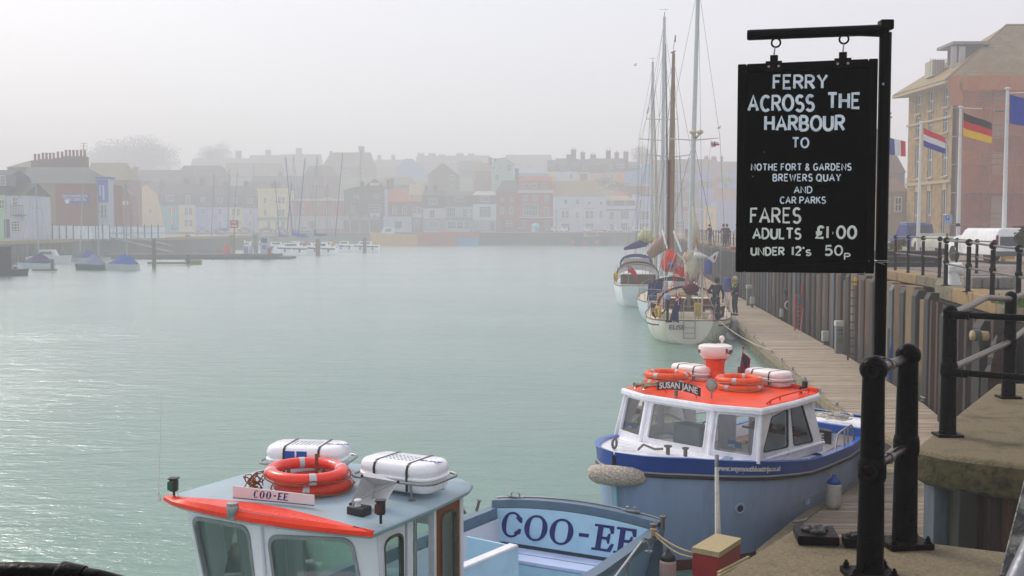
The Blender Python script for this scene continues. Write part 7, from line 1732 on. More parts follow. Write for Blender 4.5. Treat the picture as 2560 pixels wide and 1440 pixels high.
# blue pickup
c=P(2300,640,66);t=thing('parked_pickup','small blue pickup truck parked left of the cream-white van','pickup',(c.x,66,3.4));Mb=mat('car_blue','#1f3f92',.35,coat=.4)
m_=MB();m_.loft([[Vector((c.x+a*w_,y_,z))for a,z in((-1,3.7),(1,3.7),(1,zz),(-1,zz))]for y_,w_,zz in((64.5,.85,4.3),(66,.85,4.35),(66.2,.8,5.1),(67.4,.8,5.15),(68,.85,4.4),(69,.82,4.25))]);obj('body',m_,Mb,t,bevel=.06)
m_=MB();m_.box((c.x,66.05,4.75),(1.3,.1,.5));obj('rear_window',m_,M_carglass,t)
m_=MB();m_.box((c.x,66.9,5.19),(1.5,1.0,.06));obj('roof_panel',m_,mat('pick_roof','#9fb6cf',.4),t)
for yy in(65.1,68.3):
 for s_ in(-1,1):m_=MB();m_.lathe((c.x+s_*.75,yy,3.7),[(.18,-.09),(.3,-.09),(.3,.09),(.18,.09)],14,axis=(1,0,0));obj('wheel',m_,M_tyre,t,smooth=40)
 # black planter trough with shrub
a,b=G(2214,668,3.41),G(2312,664,3.41)
t=thing('planter','long low black planter trough on the quay behind the sign post','planter',((a.x+b.x)/2,a.y+.5,3.4));zt_p=P(2260,624,a.y).z
obj('trough',MB().bx(a.x-.3,b.x,a.y,a.y+1.0,3.41,zt_p-.05),M_rubber,t,bevel=.02)
for k in range(2):obj('rail_bar',MB().tube([(a.x-.3,a.y-.03,3.6+.22*k),(b.x-.3,a.y-.03,3.6+.22*k)],.025,6),M_galvrail,t)
def leafy(name,label,c,r,n,col,cat='shrub',seed=1,trunk=None,leaf=.16,squash=(1,1,1),group=None,trunk_col=None,clump=7):
 """foliage of many small leaf faces gathered in clumps over a lumpy crown"""
 random.seed(seed);t=thing(name,label,cat,(c[0],c[1],trunk[0]if trunk else c[2]-r*squash[2]),group)
 if trunk:
  m_=MB();zb_,rt_=trunk;cz=c[2];m_.tube([(c[0],c[1],zb_),(c[0]+.1*r,c[1],(zb_+cz)/2),(c[0],c[1],cz)],[rt_,rt_*.75,rt_*.35],7)
  for k in range(6):a=k*1.05;m_.tube([(c[0],c[1],zb_+(cz-zb_)*(.55+.06*k)),(c[0]+r*.55*math.cos(a),c[1]+r*.55*math.sin(a),cz+r*.25*math.sin(k*2.1))],[rt_*.4,rt_*.12],5)
  obj('trunk',m_,trunk_col or mat('bark','#4d4034',.9,var=.3),t,smooth=True)
 cl=[]
 for k in range(clump):
  v=Vector((random.gauss(0,1),random.gauss(0,1),random.gauss(0,1))).normalized()*random.uniform(.25,.72);cl.append((v,random.uniform(.32,.5)))
 m_=MB();mats_=[mat(col[0]+'_leaf',col[0],.8,var=.25,scale=.7,bump=0),mat(col[1]+'_leaf',col[1],.8,var=.25,scale=.7,bump=0)]
 for i in range(n):
  v,rr=random.choice(cl);d=Vector((random.gauss(0,1),random.gauss(0,1),random.gauss(0,1))).normalized()*rr*random.uniform(.55,1.08)
  p=v+d;p=Vector((p.x*squash[0],p.y*squash[1],p.z*squash[2]))*r+Vector(c)
  a=Vector((random.gauss(0,1),random.gauss(0,1),random.gauss(0,1))).normalized()*leaf;b_=a.orthogonal().normalized()*leaf*.7;b_.rotate(Matrix.Rotation(random.random()*6.3,3,a.normalized()))
  m_.mi=0 if random.random()<.55 else 1
  m_.add([p-a*.5,p+b_*.5,p+a*.5,p-b_*.5],[(0,1,2,3)])
 obj('crown' if trunk else 'foliage',m_,mats_,t,fixn=False)
 return t
leafy('shrub','small yellow-green shrub growing behind the black planter trough',P(2240,612,44),.5,500,('#7f7a3a','#8e8a4a'),seed=3,leaf=.12,squash=(1,.8,.8))
leafy('shrub','dark green shrub leaning in at the right edge by the big white van',P(2570,595,40),.62,1200,('#3d4a2c','#55603a'),seed=4,leaf=.12,squash=(1,.8,.9))
# parking sign
b=P(2371,640,64);t=thing('parking_sign','small blue and white square parking sign on a grey post before the brick building','sign',(b.x,64,3.4));zt=P(2371,538,64).z
obj('post',MB().tube([(b.x,64,3.4),(b.x,64,zt)],.04,8),M_galv,t)
p0=P(2362,537,63.93);p1_=P(2380,559,63.93);obj('panel',MB().bx(p0.x,p1_.x,63.92,63.95,p1_.z,p0.z),mat('sign_pale_blue','#9fb6d4',.5),t)
pb_=MB().bx(p0.x+.05,p0.x+.27,63.905,63.918,p0.z-.3,p0.z-.05);sgb=obj('symbol',pb_,mat('sign_blue','#2b58a8',.5),t)
obj('lettering',text_mesh('P',.22,(p0.x+.16,63.9,p0.z-.17),(1,0,0),(0,0,1),.004,.004),M_lett,sgb)
# ================= stone warehouse with scaffolding =================
def warehouse():
 xc0,yc=P(2379,400,105).x,105.0;yl=115.6;xl=P(2269,400,yl).x
 T=thing('stone_building','tall yellow stone building with hipped lichened roof, partly wrapped in orange scaffold netting','building',(xc0+12,112,3.4))
 Mst=mat('yellow_rubble_stone','#a8905c',.92,var=.35,scale=1.6,bump=.9,bscale=5,dirt='#5e4f36',dscale=2.5,damt=.8)
 n=Mst.node_tree;b=n.nodes['Principled BSDF']
 Mtrim=mat('pale_stone_trim','#b9a988',.85,var=.1,scale=3,bump=.2)
 Mbr=mat('brick_behind_net','#b46c3c',.9,var=.3,scale=1.5,bump=.4)
 ze=P(2379,205,yc).z
 zf=lambda py,t=0:P(2379,py,yc).z
 # left face: runs from near corner (right) to far corner (left); u=0 far corner, 1 near corner
 A,B=Vector((xl,yl,0)),Vector((xc0,yc,0));fd=(B-A);nrm=Vector((-1,0,0))
 # storey heights from the near corner pixels
 z_s1,z_s2=zf(452),zf(290)
 rows=[(zf(590),zf(478),'arch'),(zf(437),zf(352),'sash'),(zf(338-18),zf(252+18),'sash'),(zf(238+28),zf(196+22),'sash')]
 rows=[(3.6,zf(470),'arch'),(zf(438),zf(345),'sash'),(zf(327),zf(272),'sash'),(zf(262),zf(212),'sash')]
 cols=[.24,.53,.86]
 us=[0];edges=[]
 # wall built as strips around real openings
 wd=.115
 wall=MB();th=.4
 def bx_face(u0,u1,z0,z1,d0=0,d1=th,mb=wall):
  a,b_=A.lerp(B,u0),A.lerp(B,u1)
  mb.extrude([a+Vector((-d0,0,z0)),b_+Vector((-d0,0,z0)),b_+Vector((-d0,0,z1)),a+Vector((-d0,0,z1))],(d1+d0 if False else(d1),0,0))
 xs_=[0]
 for c in cols:xs_+=[c-wd/2,c+wd/2]
 xs_+=[1]
 for i in range(0,len(xs_),2):bx_face(xs_[i],xs_[i+1],3.4,ze)
 for c in cols:
  zs=[3.4]
  for z0,z1,k in rows:zs+=[z0,z1]
  zs+=[ze]
  for i in range(0,len(zs),2):
   if zs[i+1]-zs[i]>.02:bx_face(c-wd/2,c+wd/2,zs[i],zs[i+1])
 obj('stone_wall',wall,Mst,T)
 Mpane=mat('window_pane_dark','#5a6670',.1,bump=0,spec=.8)
 for c in cols:
  for z0,z1,kind in rows:
   if kind=='sash' and c==cols[2]and z0>zf(262)-.1:pass
   a,b_=A.lerp(B,c-wd/2),A.lerp(B,c+wd/2);off=Vector((.18,0,0))
   m_=MB();t_=.09
   m_.beam(a+off+Vector((0,0,z0+t_/2)),b_+off+Vector((0,0,z0+t_/2)),.08,t_);m_.beam(a+off+Vector((0,0,z1-t_/2)),b_+off+Vector((0,0,z1-t_/2)),.08,t_);m_.beam(a+off+Vector((-.01,0,(z0+z1)/2)),b_+off+Vector((-.01,0,(z0+z1)/2)),.08,t_)
   for q_ in(.04,.5,.96):p_=a.lerp(b_,q_)+off+Vector((-.005,0,0));m_.beam(p_+Vector((0,0,z0+.01)),p_+Vector((0,0,z1-.01)),.07,.07,up=(1,0,0))
   wf=obj('window',m_,M_white,T)
   m_=MB();m_.add([a+off*1.3+Vector((0,0,z0)),b_+off*1.3+Vector((0,0,z0)),b_+off*1.3+Vector((0,0,z1)),a+off*1.3+Vector((0,0,z1))],[(0,1,2,3)]);obj('pane',m_,Mpane,wf,fixn=False)
   m_=MB();m_.beam(a-fd.normalized()*.12+Vector((-.08,0,z0-.09)),b_+fd.normalized()*.12+Vector((-.08,0,z0-.09)),.22,.16);obj('sill',m_,Mtrim,T)
   if kind=='arch':
    m_=MB();mid=a.lerp(b_,.5)+Vector((-.03,0,0));r_=(b_-a).length/2
    pts=[mid+fd.normalized()*(r_*math.cos(R(q_)))+Vector((0,0,z1-r_*.2+r_*1.5*math.sin(R(q_))))for q_ in range(0,181,15)]
    m_.extrude(pts,(.05,0,0));obj('arch_head',m_,Mtrim,T)
    m_=MB();m_.tube([p_+(p_-mid).normalized()*.12+Vector((-.02,0,0))for p_ in pts],.1,6);obj('arch_ring',m_,Mst,T)
    if c==cols[1]:
     m_=MB();m_.extrude([a+Vector((.05,0,3.5)),b_+Vector((.05,0,3.5)),b_+Vector((.05,0,5.9)),a+Vector((.05,0,5.9))],(.06,0,0));obj('door',m_,M_wood,T)
 for z,h_ in((z_s1,.3),(z_s2,.22)):m_=MB();m_.beam(A+Vector((-.06,.1,z)),B+Vector((-.06,-.05,z)),.2,h_);obj('string_course',m_,Mtrim,T)
 m_=MB();m_.beam(A+Vector((-.1,.1,3.7)),B+Vector((-.1,-.05,3.7)),.3,.6);obj('plinth',m_,Mtrim,T)
 # scaffolded front, facing the harbour
 xr=xc0+24
 m_=MB();m_.bx(xc0,xr,yc,yc+.4,3.4,ze);obj('front_wall',m_,Mbr,T)
 for i in range(6):
  for z0,z1 in((zf(570),zf(490)),(zf(438),zf(380)),(zf(345),zf(290)),(zf(262),zf(212))):
   x=xc0+4.0+i*3.6;m_=MB();m_.bx(x,x+1.5,yc-.02,yc+.01,z0,z1);m_.bx(x-.08,x,yc-.06,yc+.01,z0-.05,z1+.05);m_.bx(x+1.5,x+1.58,yc-.06,yc+.01,z0-.05,z1+.05);m_.bx(x,x+1.5,yc-.06,yc-.022,(z0+z1)/2-.05,(z0+z1)/2+.05);obj('window',m_,mat('netted_window','#c0a898',.6),T)
 obj('back_wall',MB().bx(xl+.1,xr,115.2,115.6,3.4,ze-.1),Mst,T)
 # roof: hipped
 e=.9;R_=[Vector((xc0-1.0,yc-e,ze)),Vector((xr+1,yc-e,ze)),Vector((xr+1,116.6,ze)),Vector((xl-1.3,116.6,ze))]
 rx=P(2516,68,110.3).x;rz=P(2516,68,110.3).z
 rid=[Vector((rx,110.3,rz)),Vector((xr+1,110.3,rz))]
 Mroof=mat('lichened_stone_tiles','#a09274',.9,var=.3,scale=1.2,bump=.8,bscale=4,dirt='#a77a34',dscale=.35,damt=.9)
 for pts in([R_[0],R_[1],rid[1],rid[0]],[R_[3],R_[0],rid[0]],[R_[2],R_[3],rid[0],rid[1]]):
  nn=(pts[1]-pts[0]).cross(pts[2]-pts[0]).normalized();m_=MB();m_.extrude(pts,nn*.18);obj('roof_slope',m_,Mroof,T)
 m_=MB();m_.tube([R_[0]+Vector((0,0,.1)),rid[0]+Vector((0,0,.15)),rid[1]+Vector((0,0,.15))],.18,6);obj('ridge_tiles',m_,mat('ridge_tile','#8f7355',.9),T)
 # tile courses as real ledges
 tc_=MB()
 for k in range(1,26):
  f=k/26;a=R_[0].lerp(rid[0],f);b_=R_[1].lerp(rid[1],f);tc_.beam(a+Vector((.3,-.1,.14)),b_+Vector((0,-.1,.14)),.1,.05)
 tag(obj('tile_courses',tc_,Mroof,T),kind='stuff')
 m_=MB();m_.beam(R_[0]+Vector((0,0,-.1)),R_[3]+Vector((0,0,-.1)),.25,.25);m_.beam(R_[0]+Vector((0,0,-.1)),R_[1]+Vector((0,0,-.1)),.25,.25);obj('eaves_board',m_,Mtrim,T)
 m_=MB();m_.add([R_[0]+Vector((0,0,-.24)),Vector((xc0,yc,ze-.24)),Vector((xl,yl,ze-.24)),R_[3]+Vector((0,0,-.24))],[(0,1,2,3)]);obj('soffit',m_,Mtrim,T)
 # dormer on the left slope and the pale roof enclosure
 Md=mat('dormer_white','#b9bbb8',.6)
 a,b_=P(2396,180,108),P(2470,112,108)
 obj('dormer',MB().bx(P(2398,170,108).x,P(2466,150,108).x,107.6,111,P(2400,178,108).z,P(2400,114,108).z),mat('dormer_slate','#5a5650',.8),T)
 obj('dormer_roof',MB().bx(P(2374,110,108).x,P(2470,108,108).x,107.2,111.3,P(2400,114,108).z,P(2400,106,108).z),M_ped,T,bevel=.05)
 for x0,x1 in((2377,2391),(2397,2413)):obj('dormer_window',MB().bx(P(x0,150,107.5).x,P(x1,150,107.5).x,107.45,107.58,P(2400,178 if x0<2390 else 172,107.5).z,P(2400,116,107.5).z),Md,T,bevel=.03)
 obj('roof_enclosure',MB().bx(P(2326,170,110).x,P(2357,170,110).x,109.5,111.5,P(2330,192,110).z,P(2330,152,110).z),mat('enclosure_cream','#b9b2a2',.7),T,bevel=.03)
 m_=MB()
 for k in range(9):x=P(2326+k*6.5,150,109.3).x;m_.tube([(x,109.3,P(2330,192-k*1.2,110).z),(x,109.3,P(2330,149,110).z)],.03,4)
 m_.tube([P(2326,150,109.3),P(2379,150,109.3)],.03,4);tag(obj('roof_railing',m_,M_ped,T),kind='stuff')
 # scaffolding: a thing of its own
 S_=thing('scaffolding','scaffold of grey tubes and boarded lifts with torn orange netting on the stone building','scaffolding',(xc0+12,yc-1.6,3.4))
 Mtu=mat('scaffold_tube','#8b7468',.5,metal=.3);Mbd=mat('scaffold_board','#a58e74',.85,var=.2)
 lifts=[zf(533+8),zf(462),zf(412-5),zf(338),zf(268),zf(230)]
 lifts=[zf(560),zf(482),zf(412),zf(343),zf(272),zf(233)]
 for x in[xc0+.3+i*2.5 for i in range(10)]:
  for yy in(yc-1.9,yc-.5):m_=MB();m_.tube([(x,yy,3.4),(x,yy,zf(205))],.05,6);obj('standard',m_,Mtu,S_)
 for z in lifts:
  m_=MB();m_.bx(xc0-.3,xr,yc-1.8,yc-.6,z-.06,z);obj('boarded_lift',m_,Mbd,S_)
  for dz in(.5,1.0):m_=MB();m_.tube([(xc0-.3,yc-1.95,z+dz),(xr,yc-1.95,z+dz)],.04,5);obj('ledger',m_,Mtu,S_)
 for i in range(4):x=xc0+2.8+i*5;m_=MB();m_.tube([(x,yc-2.0,lifts[1]+.2*i),(x+3,yc-2.0,lifts[3])],.045,5);obj('brace',m_,Mtu,S_)
 # orange debris netting hung in sheets: see-through mesh cloth
 mn=bpy.data.materials.new('orange_net');mn.use_nodes=True;q=mn.node_tree;q.nodes.clear();L=q.links.new
 o_=q.nodes.new('ShaderNodeOutputMaterial');df=q.nodes.new('ShaderNodeBsdfDiffuse');df.inputs[0].default_value=srgb('#c4743a');tr_=q.nodes.new('ShaderNodeBsdfTransparent');mx=q.nodes.new('ShaderNodeMixShader')
 tcd=q.nodes.new('ShaderNodeTexCoord');nz=q.nodes.new('ShaderNodeTexNoise');nz.inputs['Scale'].default_value=.6;L(tcd.outputs['Object'],nz.inputs['Vector']);mr=q.nodes.new('ShaderNodeMapRange');mr.inputs['From Min'].default_value=.3;mr.inputs['From Max'].default_value=.7;mr.inputs['To Min'].default_value=.1;mr.inputs['To Max'].default_value=.5;L(nz.outputs['Fac'],mr.inputs['Value'])
 L(mr.outputs[0],mx.inputs[0]);L(tr_.outputs[0],mx.inputs[1]);L(df.outputs[0],mx.inputs[2]);L(mx.outputs[0],o_.inputs[0])
 random.seed(17)
 zl=[zf(482)]+lifts[2:]+[zf(196)]
 for j in range(len(zl)-1):
  for i in range(8):
   x0=xc0-.2+i*3.0;m_=MB();m_.grid(lambda u,v:Vector((x0+3.0*u,yc-2.05+.12*math.sin(u*6+j*2+i)+.05*math.sin(v*9+i),zl[j]+(zl[j+1]-zl[j])*v)),8,3);obj('net_sheet',m_,mn,S_,fixn=False,smooth='all')
 Mo=mat('solid_orange_sheet','#b87c4a',.8,var=.15)
 m_=MB();m_.grid(lambda u,v:Vector((xc0-1.2+1.1*u+.2*math.sin(v*7),yc-2.1+.1*math.sin(u*5),zf(270)+(zf(197)-zf(270))*v)),4,10);obj('loose_sheet',m_,Mo,S_,fixn=False)
 m_=MB();m_.grid(lambda u,v:Vector((xc0+22*u,yc-2.12+.06*math.sin(u*40),zf(232)+(zf(198)-zf(232))*v)),60,3);obj('top_sheet',m_,Mo,S_,fixn=False)
warehouse()
# ================= town across the harbour =================
def hx(c,**k):return mat('wall_'+c,'#'+c,.9,var=.12,scale=.6,bump=.3,bscale=3,dirt=None,**k)
def hr(c):return mat('roof_'+c,'#'+c,.9,var=.25,scale=.8,bump=.6,bscale=4,dirt='#77704f',dscale=.4,damt=.5)
M_wf=mat('sash_white','#d0d0cc',.6,var=.03,bump=0);M_wp=mat('town_pane','#49525c',.15,var=.2,scale=.5,bump=0,spec=.7);M_pot=mat('terracotta_pot','#9c5a3e',.9,var=.2);M_trimt=mat('town_trim','#b9b5aa',.8)
def window(T,x0,x1,y0,y1,Y,c=2,r=2,fm=None,fr=.12):
 a,b=P(x0,y1,Y),P(x1,y0,Y);m_=MB();f=fr
 for xa,xb,za,zb in((a.x,a.x+f,a.z,b.z),(b.x-f,b.x,a.z,b.z),(a.x+f,b.x-f,a.z,a.z+f),(a.x+f,b.x-f,b.z-f,b.z)):m_.bx(xa,xb,Y-.1,Y+.02,za,zb)
 for i in range(1,c):x=a.x+(b.x-a.x)*i/c;m_.bx(x-f*.35,x+f*.35,Y-.08,Y,a.z+f,b.z-f)
 for j in range(1,r):z=a.z+(b.z-a.z)*j/r;m_.bx(a.x+f,b.x-f,Y-.075,Y+.0,z-f*.35,z+f*.35)
 w_=obj('window',m_,fm or M_wf,T);obj('pane',MB().add([(a.x+f*.5,Y-.03,a.z+f*.5),(b.x-f*.5,Y-.03,a.z+f*.5),(b.x-f*.5,Y-.03,b.z-f*.5),(a.x+f*.5,Y-.03,b.z-f*.5)],[(0,1,2,3)]),M_wp,w_,fixn=False)
def chimney(T,x,yt,w,yb,Y,pots=0,col='7d4a3a',dep=1.0):
 a,b=P(x-w/2,yb,Y),P(x+w/2,yt,Y);obj('chimney',MB().bx(a.x,b.x,Y,Y+dep,a.z-.5,b.z).bx(a.x-.12,b.x+.12,Y-.12,Y+dep+.12,b.z-.28,b.z-.05),hx(col),T)
 for k in range(pots):px_=a.x+(b.x-a.x)*(k+.5)/pots;obj('chimney_pot',MB().lathe((px_,Y+.4,b.z),[(.17,0),(.13,.25),(.14,.6),(.17,.65)],7),M_pot,T)
def H(label,Y,x0,x1,ye,roof,wall,rc,wins=(),ch=(),dep=9,yb=None,bands=(),cat='house',group=None,name='terraced_house'):
 a,b=P(x0,ye,Y),P(x1,ye,Y);X0,X1,ze=a.x,b.x,a.z;zb=(P(x0,yb,Y).z if yb else min(hill_z(X0,Y),hill_z(X1,Y))-.5)if Y>290 or yb else 2.9
 T=thing(name,label,cat,((X0+X1)/2,Y+dep/2,zb),group);k=roof[0];m_=MB();r=MB();ev=.25;g=Y/FPX
 if k=='f':
  pts=[(X0,zb),(X1,zb)]+[(P(px,py,Y).x,P(px,py,Y).z)for px,py in reversed(roof[1])]
  m_.extrude([Vector((x,Y,z))for x,z in pts],(0,dep,0));top=[Vector((x,Y-ev,z+.02))for x,z in pts[2:]][::-1]
  top[0]+=(top[0]-top[1])*.06;top[-1]+=(top[-1]-top[-2])*.06
  for p,q in zip(top,top[1:]):nn=Vector((-(q.z-p.z),0,q.x-p.x)).normalized();r.extrude([p,q,q+nn*.22,p+nn*.22],(0,dep+ev,0))
 else:
  m_.bx(X0,X1,Y,Y+dep,zb,ze)
  if k in 'gh':
   zr=P(x0,roof[1],Y+dep/2).z;i=roof[2]*g if k=='h' else 0;A_,B_,C_,D_=Vector((X0-.1,Y-ev,ze)),Vector((X1+.1,Y-ev,ze)),Vector((X1+.1,Y+dep+ev,ze)),Vector((X0-.1,Y+dep+ev,ze))
   il=i if len(roof)<4 else roof[3]*g;E_,F_=Vector((X0-.1+il,Y+dep/2,zr)),Vector((X1+.1-i,Y+dep/2,zr));r.add([A_,B_,C_,D_,E_,F_],[(0,1,5,4),(2,3,4,5),(1,2,5),(3,0,4),(3,2,1,0)])
  elif k=='m':
   z1,zr=P(x0,roof[1],Y+1).z,P(x0,roof[2],Y+dep/2).z
   r.loft([[Vector((x,Y+y,z))for y,z in((-.2,ze),(1.0,z1),(dep/2,zr),(dep-1,z1),(dep+.2,ze))]for x in(X0-.05,X1+.05)])
  elif k=='p':r.bx(X0-.2,X1+.2,Y-.2,Y+dep+.2,ze,ze+.35)
 obj('wall',m_,hx(wall),T);obj('roof',r,hr(rc)if k!='p' else hx(rc),T)
 for bd in bands:
  y0,y1,c=bd[:3];bx0,bx1=(bd[3:5]if len(bd)>3 else(x0,x1));p,q=P(bx0,y1,Y),P(bx1,y0,Y);o_=bd[5]if len(bd)>5 else.05;obj('facade_band',MB().bx(p.x,q.x,Y-o_,Y+.01,p.z,q.z),hx(c),T)
 for wn in wins:
  wx,wy0,wy1,ww=wn[:4];c,rr=wn[4:6]if len(wn)>5 else(2,2);off=wn[6]if len(wn)>6 else 0
  yy=Y-.06
  if off:
   p,q=P(wx-ww/2-1,wy1,Y-.1),P(wx+ww/2+1,wy0-1.5,Y-.1);obj('dormer',MB().bx(p.x,q.x,Y-.1,Y+3,p.z,q.z),hx('8d8a86'),T);yy=Y-.14
  window(T,wx-ww/2,wx+ww/2,wy0,wy1,yy,c,rr,fr=min(.13,ww*g*.16))
 for c in ch:chimney(T,*c[:3],ye if ye>5 else c[1]+14,Y+(dep*.5 if len(c)<5 else c[4]),c[3]if len(c)>3 else 0)
 return T
FY=320
Z=lambda x,y0,y1,w,c=2,r=2:(x,y0,y1,w,c,r,1)
